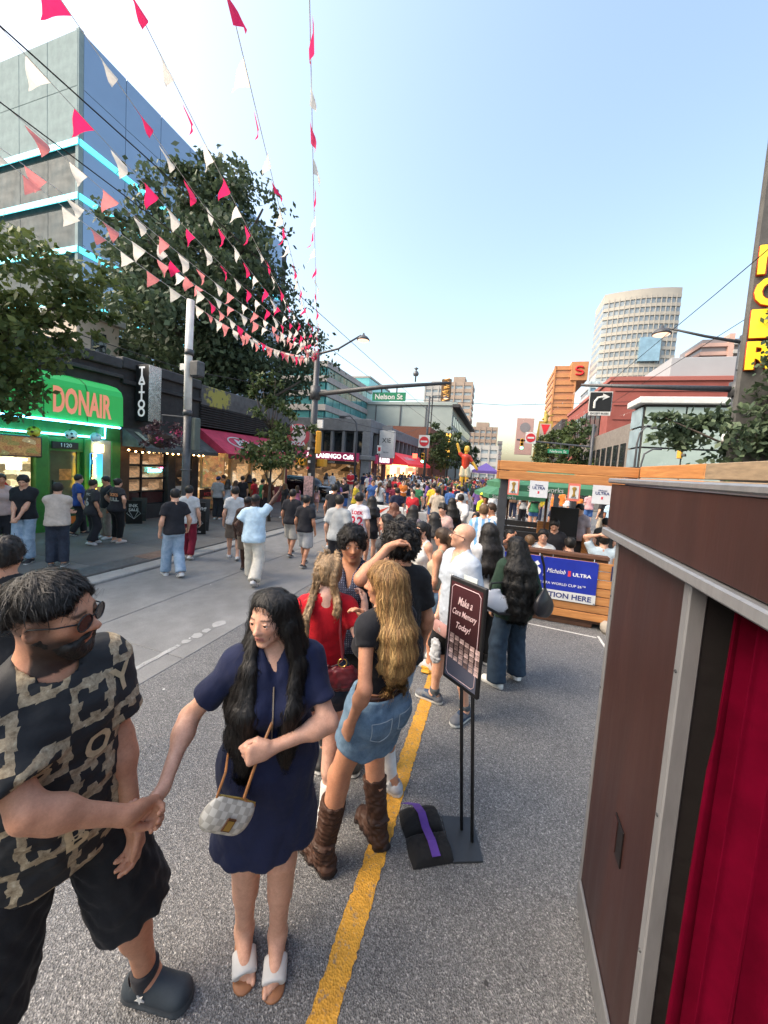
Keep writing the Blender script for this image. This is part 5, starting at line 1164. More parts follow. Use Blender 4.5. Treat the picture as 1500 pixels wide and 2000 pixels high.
a0 = atY(1026, 830, 92); s = thing('rooftop_sign', 'pale pink rooftop sign with grey round emblem left of gold sign', 'sign', (a0[0], 92, 0)); bk('panel', s, -1.9, 1.9, 0, .5, a0[2]-7, a0[2]+1.6, M('sign_pinkish', (.42, .27, .24), .6), .05); o = MB().lathe([(1.15, 0), (1.15, .06)], 24).build('round_emblem', M('emblem_grey2', (.2, .19, .2), .6), s, False, (0, -.01, a0[2]-.6)); o.rotation_euler = (math.pi/2, 0, 0)
# ---- right side: orange tower, curved tower, striped tower
s = tower('orange lit office tower with red emblem at its top', 19.9, 28.5, 180, 30, 52, ORNG, 0, 16, 1, gcol=M('orange_glass', (.45, .2, .1), .3, 0, .1, .2), roof=False); o = bk('crown_panel', s, 6.5, 13.2, -.6, 28, 45.5, 53.6, ORNG, .05)
mb = MB(); c = (9.8, -.75, 49.6); pts = [(c[0]+1.5*math.cos(a), c[1], c[2]+.9+.9*math.sin(a)) for a in np.linspace(.35, 4.6, 9)]+[(c[0]+1.5*math.cos(a), c[1], c[2]-.9+.9*math.sin(a)) for a in np.linspace(1.5, -2.8, 9)]; mb.tube(pts, .42, 6); mb.build('emblem', M('emblem_red', (.6, .02, .03), .5), s, True)
s = tower('glassy block between orange tower and curved tower', 28.6, 36, 150, 16, 38, M('pale_glassband', (.42, .50, .54), .3, 0, .1, .2), 0, 9, 3, gcol=M('far_blue_glass', (.2, .32, .42), .15, .2, .2, .2))
yt = 150.; s = thing('tower_block', 'tall curved glass tower with rounded side and horizontal balconies', 'building', (42, yt, 0)); hT = 66.5; n = 20
def arc(t): a = -1.15+2.0*t; return (-11.3+22.6*t, -4.2*math.cos((t-.62)*2.0)+2.3)
mats = [M('tower_cream', (.38, .36, .32), .6, 0, .08, .2), M('tower_glass', (.24, .28, .31), .3, .1, .25, .35, spec=.7)]
def ring(z0, z1, off): 
    mb = MB(); P_ = [arc(i/n) for i in range(n+1)]
    for (xa, ya), (xb, yb) in zip(P_, P_[1:]): mb.quad((xa, ya-off, z0), (xb, yb-off, z0), (xb, yb-off, z1), (xa, ya-off, z1)); mb.quad((xa, ya-off, z1), (xb, yb-off, z1), (xb, yb+.3, z1), (xa, ya+.3, z1)); mb.quad((xa, ya+.3, z0), (xb, yb+.3, z0), (xb, yb-off, z0), (xa, ya-off, z0))
    for (x, y_) in (P_[0], P_[-1]): mb.quad((x, y_-off, z0), (x, y_-off, z1), (x, 14, z1), (x, 14, z0))
    return mb
F = 23; hf = hT/F
for j in range(F): ring(j*hf, j*hf+hf*.62, .0).build('glass_storey', mats[1], s); ring(j*hf+hf*.62, (j+1)*hf, .35).build('balcony_band', mats[0], s)
ring(hT, hT+2.2, .1).build('crown', mats[0], s); mb = MB(); P_ = [arc(i/n) for i in range(n+1)]; mb.poly([(x, y_, hT+2.1) for x, y_ in P_]+[(11.3, 14, hT+2.1), (-11.3, 14, hT+2.1)]); mb.build('roof', mats[0], s)
for k in range(1, 15): x, y_ = arc(k/15); bk('mullion', s, x-.12, x+.12, y_-.42, y_-.1, 0, hT, mats[0])
bk('sky_lobby', s, .0, 6.2, -3.2, -1.5, 44, 52, M('lobby_glass', (.25, .38, .46), .12, .3, .2, .5))
s = thing('tower_block', 'pinkish apartment tower with stacked balconies behind right lamp', 'building', (64.8, 160, 0)); PK = M('pink_concrete', (.55, .36, .30), .8, 0, .1, .2); bk('core', s, .5, 20, .6, 18, 0, 55, M('tower_core_glass', (.25, .22, .22), .3))  # core is one plain greyish glass tone
for j in range(18): bk('balcony', s, 0, 8, -.2, 12, j*3.0+1.2, j*3.0+2.5, PK, .04); bk('balcony', s, 9.2, 20, -.8, 12, j*3.0+1.6, j*3.0+2.9, WHT, .04)
bk('core_wall', s, 7.8, 9.4, -.5, 10, 0, 56.5, PK)
# ---- red building and pale glass corner across the junction
s = thing('brick_building', 'long red brick clad building with grey roof block behind glass corner', 'building', (12, 50.7, 0)); P = rel(s); RB = M('red_cladding', (.27, .075, .06), .8, 0, .12, .8)
P(bk('wall', s, 12, 44, 50.7, 80, 0, 14.4, RB)); P(bk('coping', s, 11.8, 44.2, 50.5, 80, 14.4, 14.9, M('red_coping', (.33, .11, .09), .7), .03)); P(bk('roof_block', s, 19, 34, 54, 70, 14.9, 18, M('grey_roof_block', (.33, .35, .37), .7, 0, .05, .3), .05)); P(bk('roof_unit', s, 35.5, 42, 53, 60, 14.9, 17, WHITEP, .1))
for j in range(7): P(bk('cladding_joint', s, 12.5, 44, 50.62, 50.7, 3+j*1.7, 3.06+j*1.7, M('joint_dark', (.14, .04, .035), .8)))
for i in range(9): P(bk('street_window', s, 11.85, 12, 54+i*2.8, 56+i*2.8, 8.2, 12.4, GLASSD))
P(bk('dark_wing', s, 11.0, 12.0, 80, 108, 0, 14, DARKG)); P(bk('low_wall', s, 9.3, 12, 32.2, 50.6, 0, 6.9, concrete('brown_concrete', (.22, .2, .18), 10, .3), .03)); 
for i in range(9): P(bk('window', s, 9.2, 9.3, 33.+i*1.9, 34.1+i*1.9, .5, 5.4, GLASSD))
s = thing('glass_building', 'pale green glass corner building with black joints and red base', 'building', (9, 29.6, 0)); P = rel(s); MG = M('pale_green_glass', (.33, .41, .38), .25, 0, .12, .6, spec=.6); P(bk('core', s, 9.3, 30, 29.9, 31.8, 1.9, 7.9, DARKG)); P(bk('roof_edge', s, 8.8, 30.2, 29.4, 32., 7.85, 8.3, WHITEP, .04)); P(bk('base', s, 9.2, 30, 29.8, 31.9, 0, 1.9, M('maroon_tile', (.13, .02, .03), .5), .02))
mA = panel_mesh(2.32, 1.32, .12, MG, .015); mB = panel_mesh(2.0, 1.32, .12, M('bluish_glass', (.30, .40, .45), .2, 0, .2, .6, spec=.6), .015)
for i in range(8):
    for j in range(4): inst('glass_panel', mA, s, (.35+i*2.42, .15, 2.02+j*1.44))
for i in range(1):
    for j in range(4): inst('glass_panel', mB, s, (.27, .4+i*2.06, 2.02+j*1.44), math.pi/2)
# ------------------------------------------------------------------ poles, signals, signs, wires, bunting
POLE = M('pole_grey', (.075, .078, .085), .5, .3, .2, 12, .2); WRAP = M('white_wrap', (.72, .71, .69), .55, 0, .12, 5, .4, 20, dirt=.15); YEL = M('signal_yellow', (.62, .30, .03), .5, 0, .1, 8)
def lamp_head(parent, p, d=(1, 0, 0)):
    o = MB().lathe([(.03, .2), (.05, .12), (.16, .06), (.24, -.03), (.25, -.07)], 14).build('lamp_head', POLE, parent, True, tuple(p)); e = MB().lathe([(.22, -.085), (.12, -.13), (.02, -.14)][::-1], 14).build('lens', glow('sodium', (1, .62, .42), .7, (.5, .35, .3)), o, True); return o
# white wrapped pole by the tattoo studio
t = thing('lamp_post', 'dark lamp post with white wrapped upper half beside the tattoo studio', 'lamp post', (-6.9, 6.6, .06)); MB().tube([(0, 0, 0), (0, 0, 3.2)], [.1, .08], 12).build('lower_pole', POLE, t, True); MB().tube([(0, 0, 3.2), (-.02, 0, 4.4), (0, 0, 5.7)], [.085, .082, .078], 14).build('wrapped_pole', WRAP, t, True)
for z in (3.2, 4.55): MB().lathe([(.095, -.06), (.095, .06)], 14).build('band', POLE, t, True, (0, 0, z))
MB().lathe([(.16, 0), (.16, .25), (.12, .3)], 12).build('base', POLE, t, True); bk('control_box', t, .1, .24, .0, .16, 2.35, 3.1, M('box_green', (.09, .11, .10), .6, 0, .2, 6), .02); bk('camera_box', t, .1, .36, -.1, .12, 4.0, 4.35, POLE, .03); bk('bracket', t, -.22, -.08, -.05, .08, 4.15, 4.3, WHITEP, .01)
MB().tube([(-.05, 0, 3.1), (-.62, -.12, 3.12), (-.62, -.12, 2.95)], .018, 6).build('basket_arm', POLE, t)
for z in (.8, 1.3, 1.9): MB().lathe([(.112, -.008), (.112, .008)], 12).build('strap', STEELG, t, True, (0, 0, z))
b = thing('flower_basket', 'hanging basket of purple leaves and pink flowers on lamp post', 'flower basket', (-7.5, 6.42, 2.72)); MB().lathe([(.05, -.3), (.2, -.2), (.26, 0)], 12).build('basket', M('coir', (.06, .04, .03), .9), b, True)
crown(b, [((0, 0, .02), (.42, .42, .3), 700), ((0, 0, -.2), (.36, .36, .25), 300)], .07, leafmat('purple_leaf', (.02, .015, .018), (.13, .07, .09)), 5).name = 'foliage'; crown(b, [((.05, -.05, .0), (.42, .42, .3), 70)], .06, leafmat('pink_petal', (.4, .03, .12), (.6, .12, .25)), 6).name = 'flowers'; MB().tube([(0, 0, .0), (0, 0, .3)], .01, 5).build('hook', POLE, b)
# signal mast with street name
t = thing('signal_mast', 'tall grey signal mast with long arm and lamp at left corner', 'signal mast', (-7.2, 13., .05)); MB().tube([(0, 0, 0), (0, 0, 3.5), (0, 0, 6.6)], [.17, .14, .10], 14).build('pole', POLE, t, True); MB().lathe([(.2, -.25), (.2, .25)], 14).build('collar', POLE, t, True, (0, 0, 5.0)); MB().lathe([(.25, 0), (.25, .5), (.18, .6)], 14).build('base', POLE, t, True)
A = np.array((-7.2, 13., .05)); e = atY(880, 748, 13.3)-A; MB().tube([(.05, 0, 4.95), tuple((np.array((.05, 0, 4.95))+e)/2+[0, 0, .06]), tuple(e)], [.10, .085, .055], 10).build('signal_arm', POLE, t, True); l = atY(706, 662, 13.3)-A; MB().tube([(0, 0, 6.5), (l[0]*.5, .1, 6.72), (l[0], .25, l[2]+.12)], [.05, .04, .035], 8).build('lamp_arm', POLE, t, True); lamp_head(t, (l[0]+.1, .25, l[2]))
sn = [atY(*p, 13.2) for p in ((728, 766), (792, 784))]; c = (sn[0]+sn[1])/2-A; w_ = (sn[1][0]-sn[0][0])/2; sg = bk('street_sign', t, c[0]-w_, c[0]+w_, .18, .2, c[2]-.16, c[2]+.16, M('sign_green', (.01, .19, .09), .4, 0, .05), .01); text('lettering', 'Nelson St', .28, WHITEP, sg, (0, -.013, 0), AX, AZ, bold=.006, width=w_*1.65); 
for k in (-.3, .3): bk('hanger', sg, k-.02, k+.02, -.02, .02, .16, .34, POLE)
def signal(parent, p, rz=0., lit=None, name='signal_head'):
    o = MB().box((-.13, -.1, -.45), (.13, .1, .45), .03).build(name, YEL, parent, False, p); o.rotation_euler = (0, 0, rz)
    for k, (c_, on) in enumerate((((.5, .02, .02), 'r'), ((.5, .3, .02), 'a'), ((.05, 1, .35), 'g'))):
        z = .29-.29*k; l_ = MB().lathe([(.10, 0), (.09, .03), (.01, .045)], 12).build('lens', glow('signal_green_on', (.05, 1, .45), 14.) if lit == on == 'g' else M('lens_off_'+on, tuple(x*.1 for x in c_), .3), o, True, (0, -.1, z)); l_.rotation_euler = (math.pi/2, 0, 0)
        mb = MB(); pts = [(.11*math.cos(a), -.1, z+.11*math.sin(a)) for a in np.linspace(-.3, 3.44, 9)]
        for (xa, ya, za), (xb, yb, zb_) in zip(pts, pts[1:]): mb.quad((xa, ya, za), (xb, yb, zb_), (xb, yb-.16, zb_), (xa, ya-.16, za))
        mb.build('visor', BLK, o)
    return o
signal(t, (.28, -.05, 3.05), math.radians(-70)); bk('walk_signal', t, -.62, -.2, -.2, .05, 2.1, 2.42, YEL, .03); bk('walk_signal', t, .16, .5, .1, .4, 2.1, 2.42, YEL, .03); bk('plate', t, .17, .42, -.05, .02, 3.62, 3.95, WHITEP, .01); bk('poster', t, -.2, .2, -.2, -.17, .9, 1.7, M('torn_posters', (.55, .35, .35), .8, 0, .6, 12), .0)
for k in range(7): bk('sticker', t, -.12+.05*(k % 3), -.02+.05*(k % 3), -.19, -.155, 1.2+.32*k*.8, 1.3+.32*k*.8, [WHITEP, M('sticker_red', (.5, .05, .06), .5)][k % 2])
# right mast
t = thing('signal_mast', 'tall grey signal mast behind the parklet at right side', 'signal mast', (6.3, 13, .09)); MB().tube([(0, 0, 0), (-.05, 0, 6.6)], [.17, .10], 14).build('pole', POLE, t, True); MB().lathe([(.2, -.2), (.2, .2)], 14).build('collar', POLE, t, True, (-.04, 0, 5.1)); A = np.array((6.3, 13, .09))
e = atY(1135, 752, 13)-A; MB().tube([(0, 0, 5.1), tuple(e)], [.09, .045], 10).build('signal_arm', POLE, t, True); l = atY(1300, 648, 13)-A; MB().tube([(-.05, 0, 6.4), (l[0]*.5, 0, 6.62), (l[0], 0, l[2]+.12)], [.05, .04, .03], 8).build('lamp_arm', POLE, t, True); lamp_head(t, (l[0]-.1, 0, l[2]))
c = atY(1172, 786, 12.9)-A; sg = bk('turn_sign', t, c[0]-.3, c[0]+.3, -.16, -.13, c[2]-.28, c[2]+.3, BLK, .01); mb = MB(); pts = [(-.16, -.2), (-.16, .0), (-.08, .12), (.06, .15)]; mb.tube([(x, -.02, z) for x, z in pts], .035, 6); mb.prism([(.05, -.02, .25), (.24, -.02, .15), (.05, -.02, .05)], (0, -.01, 0)); mb.build('arrow', WHITEP, sg); p2 = bk('plate', sg, -.3, .3, -.015, .012, -.42, -.3, WHITEP); text('lettering', 'EXCEPT BUSES', .09, BLK, p2, (0, -.017, 0), AX, AZ, width=.5); bk('rim', sg, -.32, .32, .016, .03, -.3, .32, WHITEP)
MB().lathe([(.06, 0), (.06, .25)], 10).build('camera', WHITEP, t, True, (-.25, -.1, 3.55)); bk('cable_box', t, -.2, .12, -.2, -.08, 5.6, 6.1, STEELG, .02)
# far curved lamp posts, do-not-enter post, pedestrian lights
def goose(label, base, h, dx): t = thing('lamp_post', label, 'lamp post', base); MB().tube([(0, 0, 0), (0, 0, h*.8), (dx*.1, 0, h*.92), (dx*.5, 0, h), (dx, 0, h*.99)], [.09, .06, .05, .045, .04], 8).build('pole', POLE, t, True); MB().box((dx-.25, -.12, h*.965), (dx+.25, .12, h*1.0), .03).build('lamp_head', POLE, t); return t
b = G(693, 985); goose('curved street lamp in front of the cafe sign', (-10.9, 26.6, 0), 6.1, -1.3)
t = thing('sign_post', 'slim post with small parking sign before the cafe', 'sign', (-9.2, 27.4, 0)); MB().tube([(0, 0, 0), (0, 0, 3.6)], .04, 6).build('post', POLE, t); bk('sign_plate', t, -.18, .18, -.08, -.05, 3.3, 3.95, WHITEP, .01); bk('symbol', t, -.1, .1, -.095, -.081, 3.5, 3.8, M('sign_red', (.5, .02, .03), .5))
goose('curved street lamp right of the glass corner building', (8.2, 27, 0), 6.0, .9)
a = atY(843, 820, 32); t = thing('signal_mast', 'far left signal post with green light and no entry sign', 'signal mast', (-6.3, 31.5, 0)); MB().tube([(0, 0, 0), (0, 0, 8.6)], [.13, .08], 8).build('pole', POLE, t, True); MB().tube([(0, 0, 8.5), (1.3, 0, 8.6)], .04, 6).build('lamp_arm', POLE, t); lamp_head(t, (1.4, 0, 8.55)); signal(t, (-.15, -.3, 3.25), 0, 'g')
def noentry(parent, p, r=.3): bk('sign_plate', parent, p[0]-r*1.15, p[0]+r*1.15, p[1], p[1]+.03, p[2]-r*1.3, p[2]+r*1.3, WHITEP, .01); o = MB().lathe([(r, 0), (r, .02)], 20).build('red_disc', M('sign_red', (.5, .02, .03), .5), parent, False, (p[0], p[1]-.005, p[2])); o.rotation_euler = (math.pi/2, 0, 0); bk('white_bar', parent, p[0]-r*.7, p[0]+r*.7, p[1]-.04, p[1]-.026, p[2]-.07, p[2]+.07, WHITEP)
noentry(t, (-.15, -.3, 4.7), .42)
for k, (dx, z) in enumerate(((-1.2, 2.2), (-.9, 3.4))): bk('stop_hand_signal', t, dx-.2, dx+.2, -.3, -.1, z-.2, z+.2, glow('hand_red', (1, .06, .03), 3.), .03)
a = atY(1018, 870, 32); t = thing('signal_mast', 'far right signal post with arm, green light and no entry sign', 'signal mast', (6.6, 31.5, 0)); MB().tube([(0, 0, 0), (0, 0, 6.6)], [.14, .1], 8).build('pole', POLE, t, True); z_ = atY(1090, 868, 31.5)[2]; MB().tube([(0, 0, z_-.1), (a[0]-6.6-.4, 0, z_+.25)], .07, 6).build('signal_arm', POLE, t); signal(t, (a[0]-6.6, -.2, atY(1018, 868, 31.5)[2]), 0, 'g'); noentry(t, (atY(1036, 858, 31.5)[0]-6.6, -.2, atY(1036, 858, 31.5)[2]+.1), .35); p = atY(1089, 882, 31.5); sg = bk('street_sign', t, p[0]-6.6-.75, p[0]-6.6+.75, -.3, -.27, p[2]-.16, p[2]+.16, M('sign_green', (.01, .19, .09), .4, 0, .05)); text('lettering', 'Nelson St', .25, WHITEP, sg, (0, -.018, 0), AX, AZ, width=1.2)
for k in range(2): bk('wire_loop', t, -2.2+k*.6, -2.15+k*.6, -.05, .0, z_-1., z_, POLE)
t = thing('signal_post', 'short yellow traffic signal beside the glass corner building', 'traffic light', (7.6, 24, 0)); MB().tube([(0, 0, 0), (0, 0, 3.4), (.1, 0, 4.0), (.5, 0, 4.3), (.9, 0, 4.3)], .05, 8).build('post', POLE, t, True); p = atY(1327, 880, 24); signal(t, (p[0]-7.6, -.1, p[2]), math.radians(50))
# trolley wires along and across the street
def wire(label, pts, r=.0085): o = MB().tube([tuple(p) for p in pts], r, 5).build('overhead_wire', BLK); return tag(o, label, 'wire', 'overhead wires')
wire('upper black overhead wire crossing above the glass office block', [(-4.8, -6, 6.25), (-4.8, 6, 6.2), (-4.85, 20, 6.2), (-4.9, 60, 6.3)]); wire('lower black overhead wire running left of the bunting', [(-5.75, -6, 6.25), (-5.75, 6, 6.15), (-5.8, 20, 6.2), (-5.9, 60, 6.3)])
wire('left one of the two wires above the right lamp', [(3.7, -6, 6.3), (3.8, 9, 6.2), (3.95, 60, 6.3)]); wire('right one of the two wires above the right lamp', [(4.9, -6, 6.3), (5.0, 9, 6.2), (5.2, 60, 6.3)])
wire('thin wire slung across the junction in the distance', [(-12, 34, 9.0), (0, 34, 8.4), (12, 34, 8.9)], .02); wire('thin cable sagging over the shop roofs to the mast', [(-12, 2, 5.6), (-9.5, 9, 4.9), (-7.2, 13, 5.0)], .012); wire('cable from mast collar across to the far cafe corner', [(-7.2, 13, 4.2), (-6, 22, 4.4), (-6.3, 31, 6)], .012)
# bunting
def flagmat(key, c):
    m, nt, bs = newmat(key); v = coords(nt); cc = ramp(nt, noise(nt, v, 14, 3), [(.3, tuple(x*.85 for x in c)), (.7, c)]); nt.links.new(cc, bs.inputs['Base Color']); bs.inputs['Roughness'].default_value = .7; tr = N(nt, 'ShaderNodeBsdfTranslucent'); nt.links.new(cc, tr.inputs[0]); mx = N(nt, 'ShaderNodeMixShader', i_0=.5); nt.links.new(bs.outputs[0], mx.inputs[1]); nt.links.new(tr.outputs[0], mx.inputs[2]); nt.links.new(mx.outputs[0], nt.nodes['Material Output'].inputs[0]); MATS[key] = m; return m
FW = flagmat('flag_white', (.68, .66, .62)); FR = flagmat('flag_red', (.72, .025, .13)); FP = flagmat('flag_salmon', (.66, .24, .25))
FM = {}
for nm, mt in (('w', FW), ('r', FR), ('p', FP)):
    for q in range(5):
        mb = MB(); nx, nz = 4, 6; W_, L_ = .27, .28; rr = random.Random(q*7+1); tw = rr.uniform(-.6, .6); sway = rr.uniform(-.2, .5)
        grid = []
        for j in range(nz+1):
            t_ = j/nz; row = []
            for i in range(nx+1):
                u = (i/nx-.5)*(1-t_)*W_; row.append((u, sway*.22*t_**1.4+.03*math.sin(t_*5+q)+u*tw*t_, -L_*t_*(1-.18*abs(sway)*t_)))
            grid.append(row)
        for j in range(nz):
            for i in range(nx): mb.quad(grid[j][i], grid[j][i+1], grid[j+1][i+1], grid[j+1][i])
        FM[nm, q] = mb.mesh('pennant', mt, True)
def bunting(label, A, B, sag, n, seed, seq='rw', gap=.52, s0=.4):
    A = Vector(A); B = Vector(B); t = thing('bunting', label, 'bunting', tuple((A+B)/2), 0, 'strings of pennants fanning out from the signal mast'); O = (A+B)/2; rr = random.Random(seed)
    f = lambda u: A.lerp(B, u)+Vector((0, 0, -sag*4*u*(1-u)))
    MB().tube([tuple(f(i/24)-O) for i in range(25)], .005, 4).build('cord', WHITEP, t); L = (B-A).length; k = int((L-s0)/gap)
    for i in range(k):
        u = (s0+i*gap+rr.uniform(-.04, .04))/L; p = f(u); d = (f(u+.01)-f(u-.01)).normalized(); side = d.cross(Vector((0, 0, 1))).normalized(); up = side.cross(d)
        o = inst('pennant', FM[seq[i % len(seq)], rr.randrange(5)], t, (0, 0, 0)); o.matrix_local = Matrix.Translation(p-O) @ Matrix(((d.x, side.x, up.x, 0), (d.y, side.y, up.y, 0), (d.z, side.z, up.z, 0), (0, 0, 0, 1))) @ Matrix.Rotation(rr.uniform(-.5, .5), 4, 'X') @ Matrix.Scale(rr.uniform(.9, 1.1), 4)
MT = (-7.12, 12.9, 6.45)
ends = [((608, 0), 1.5, .25, 'rw', 'string nearest the sky, hanging almost straight down the picture'), ((462, 0), 1.5, .25, 'rw', 'second string of pennants counting from the open sky'), ((290, 0), 1.5, .3, 'rw', 'third string of pennants counting from the open sky'), ((165, 0), 1.5, .35, 'rw', 'fourth string of pennants, passing the top corner of glass block'), ((20, 0), 1.5, .4, 'rw', 'fifth string of pennants, just right of picture corner'), ((0, 110), 1.6, .5, 'pw', 'sixth string of pennants, crossing the pale office front'), ((0, 205), 1.6, .55, 'wp', 'seventh string of pennants, crossing the turquoise light strips')]
for i, (px, ext, sag, seq, lab) in enumerate(ends):
    e = G(*px, 6.75); m_ = np.array(MT); B = m_+(e-m_)*ext; B[2] = 6.9; bunting('red and white pennants: '+lab, MT, B, sag, 0, i+3, seq)
P1 = np.array((-6.9, 6.6, 5.72)); e = G(0, 290, 6.7); bunting('lowest string of salmon and white pennants tied to the white wrapped post', tuple(P1), tuple(P1+(e-P1)*1.6), .12, 0, 21, 'wp', .47); bunting('white and pink pennants sagging between the wrapped post and the mast', tuple(P1), MT, .35, 0, 22, 'wp', .33, .2); bunting('pink and white pennants sagging lower beside the mast', (-6.5, 5.2, 6.3), MT, .75, 0, 23, 'wrp', .36, .3)
for k in range(4): bunting('far bunting string over the street, number %s from the left' % ['one', 'two', 'three', 'four'][k], (-1-k*.5, 150, 9), (5+k*3, 46, 14-k*1.2), .4, 0, 40+k, 'wwr', 2.6)
# ------------------------------------------------------------------ photo booth, parklet, stand, barriers
WALN = M('booth_walnut', (.032, .0125, .0105), .45, 0, .22, 5, .12, 90, stretch=(1, 1, .12)); ALU = M('brushed_aluminium', (.24, .245, .255), .42, .45, .1, 30, .1, 120, stretch=(1, 1, .2)); INS = M('booth_inside', (.005, .003, .003), .8)
def velvet():
    m, nt, bs = newmat('red_velvet'); v = coords(nt); c = ramp(nt, noise(nt, v, 7, 5, .6), [(.3, (.055, .0004, .0065)), (.7, (.09, .0006, .0105))]); nt.links.new(c, bs.inputs['Base Color']); bs.inputs['Roughness'].default_value = .95; bs.inputs['Specular IOR Level'].default_value = .03; bs.inputs['Sheen Weight'].default_value = .02; bs.inputs['Sheen Roughness'].default_value = .35; bs.inputs['Sheen Tint'].default_value = (.9, .1, .2, 1); bump(nt, bs, noise(nt, v, 900, 2), .25, .002); return m
XB0 = .62; b = thing('photo_booth', 'dark walnut photo booth with aluminium trim and red curtain', 'photo booth', (XB0, 1.4, 0)); OY = 1.4; yb = 2.12
bk('side_panel', b, .0, .025, 1.40-OY, yb-OY, .06, 2.10, WALN, .003); bk('end_panel', b, .0, .95, yb-OY, yb-OY+.03, .06, 2.36, WALN, .003); bk('back_panel', b, .92, .95, -1-OY, yb-OY, .06, 2.36, WALN, .003)
bk('header_panel', b, -.055, -.03, -1.2-OY, yb+.045-OY, 2.11, 2.335, WALN, .003); bk('header_trim', b, -.07, -.02, -1.2-OY, yb+.06-OY, 2.34, 2.365, ALU, .006); bk('header_trim', b, -.075, -.0, -1.2-OY, yb+.06-OY, 2.065, 2.105, ALU, .006); bk('header_end', b, -.03, .95, yb+.032-OY, yb+.045-OY, 2.11, 2.335, WALN); bk('corner_trim', b, -.008, .012, yb+.003-OY, yb+.038-OY, .05, 2.06, ALU, .004); bk('door_trim', b, -.02, .03, 1.355-OY, 1.397-OY, .05, 2.06, ALU, .005); bk('base_trim', b, -.016, -.001, 1.40-OY, yb-OY, .02, .16, ALU, .004); bk('top', b, -.03, .95, -1.2-OY, yb-OY, 2.31, 2.335, WALN)
bk('reveal', b, .03, .30, 1.36-OY, 1.385-OY, .05, 2.06, INS); bk('floor', b, .0, .92, -1-OY, yb-OY, .03, .055, INS); bk('inner_wall', b, .88, .9, -1-OY, 1.3-OY, .06, 2.3, INS)
for z_ in (.25, .75, 1.25, 1.75):
    for y_, x_ in ((1.376, -.0215), (yb+.02, -.0095)): MB().lathe([(.006, 0), (.005, .003)], 8).build('screw', M('screw_dark', (.1, .1, .1), .35, .8), b, False, (x_, y_-OY, z_)).rotation_euler = (0, -math.pi/2, 0)
sl = bk('coin_slot', b, -.006, .0, 1.66-OY, 1.76-OY, .74, .90, M('slot_black', (.006, .004, .004), .5), .001); bk('slot_plate', sl, -.006, -.003, .01, .045, -.07, .07, M('slot_brown', (.03, .01, .008), .4))
mb = MB(); ny, nz = 560, 22; V = []; 
for j in range(nz+1):
    for i in range(ny+1):
        u = i/ny; y = 1.285-u*1.9; z = 2.1-j/nz*2.06; fl = .65+.35*(j/nz); ph = u*118+1.3*math.sin(u*21+j*.05)+.5
        x = .055+.034*fl*math.sin(ph)+.008*math.sin(ph*1.7+1.)-.02*(j/nz); V.append((x, y-OY+.02*math.sin(ph+1.4)*fl-.10*(j/nz)*u*.0+.05*(j/nz)*math.sin(u*3), z))
Q = np.array([(j*(ny+1)+i, j*(ny+1)+i+1, (j+1)*(ny+1)+i+1, (j+1)*(ny+1)+i) for j in range(nz) for i in range(ny)]); cu = npmesh('curtain', np.array(V), Q[:, ::-1], velvet(), b); sol = cu.modifiers.new('thick', 'SOLIDIFY'); sol.thickness = .006; MB().tube([(.1, 1.34-OY, 2.08), (.1, -.8-OY, 2.08)], .012, 8).build('curtain_rail', ALU, b)
# ---- poster stand, weight bag
gp = G(905, 1640); Sx = V3(gp[0], gp[1], 0); st = thing('sign_stand', 'black framed poster on twin-pole stand beside the yellow line', 'sign stand', tuple(Sx)); 
q = [G(862, 1597), G(922, 1600), G(943, 1686), G(885, 1688)]; MB().prism([tuple(p-Sx+[0, 0, .003]) for p in q][::1], (0, 0, .012)).build('base_plate', M('base_steel', (.045, .052, .06), .45, .3, .15, 8), st)
# poster plane: vertical, edges from the photo (left edge is nearer)
dA = np.linalg.norm(Sx); 
def depth_pt(px, py, xy): r = ray(px, py); k_ = math.hypot(xy[0], xy[1])/math.hypot(r[0], r[1]); return V3(0, 0, CAM_H)+r*k_
cL = V3(-.075, 2.20, 0); cR = V3(.085, 2.02, 0)
tl, bl, tr, br = depth_pt(882, 1116, cL), depth_pt(872, 1298, cL), depth_pt(951, 1158, cR), depth_pt(931, 1390, cR)
zl0, zl1 = (bl[2]+br[2])/2, (tl[2]+tr[2])/2; c0 = (tl+tr+bl+br)/4; rt_ = _n((tr-tl)*[1, 1, 0]); wd = np.linalg.norm((tr-tl)[:2])/2; hg = (zl1-zl0)/2; nn = np.cross(rt_, (0, 0, 1)); nn = nn if nn.dot(-c0*[1, 1, 0]) > 0 else -nn
POSTER = dict(c=c0, r=rt_, w=wd, h=hg, n=nn)
fr = bpy.data.objects.new('poster_frame', MB().box((-wd, -.012, -hg), (wd, .012, hg), .004).mesh('poster_frame', BLK)); link(fr, st); ang = math.atan2(rt_[1], rt_[0]); fr.location = tuple(c0-Sx); fr.rotation_euler = (0, 0, ang); fs = -1 if (rotz(ang) @ V3(0, -1, 0)).dot(nn) > 0 else 1
m, nt, bs = newmat('poster_print'); tc = N(nt, 'ShaderNodeTexCoord'); sp = N(nt, 'ShaderNodeSeparateXYZ'); nt.links.new(tc.outputs['Object'], sp.inputs[0]); c = ramp(nt, math_(nt, 'MULTIPLY_ADD', sp.outputs[2], 1/(2*hg), .5), [(0, (.10, .11, .15)), (.24, (.09, .09, .12)), (.3, (.02, .012, .014)), (.55, (.035, .014, .016)), (1, (.06, .022, .026))]); nt.links.new(c, bs.inputs['Base Color']); bs.inputs['Roughness'].default_value = .14
bk('poster', fr, -wd*.88, wd*.88, fs*.0125, fs*.0135, -hg*.92, hg*.92, m); PINK = M('poster_pink', (.62, .45, .46), .5)
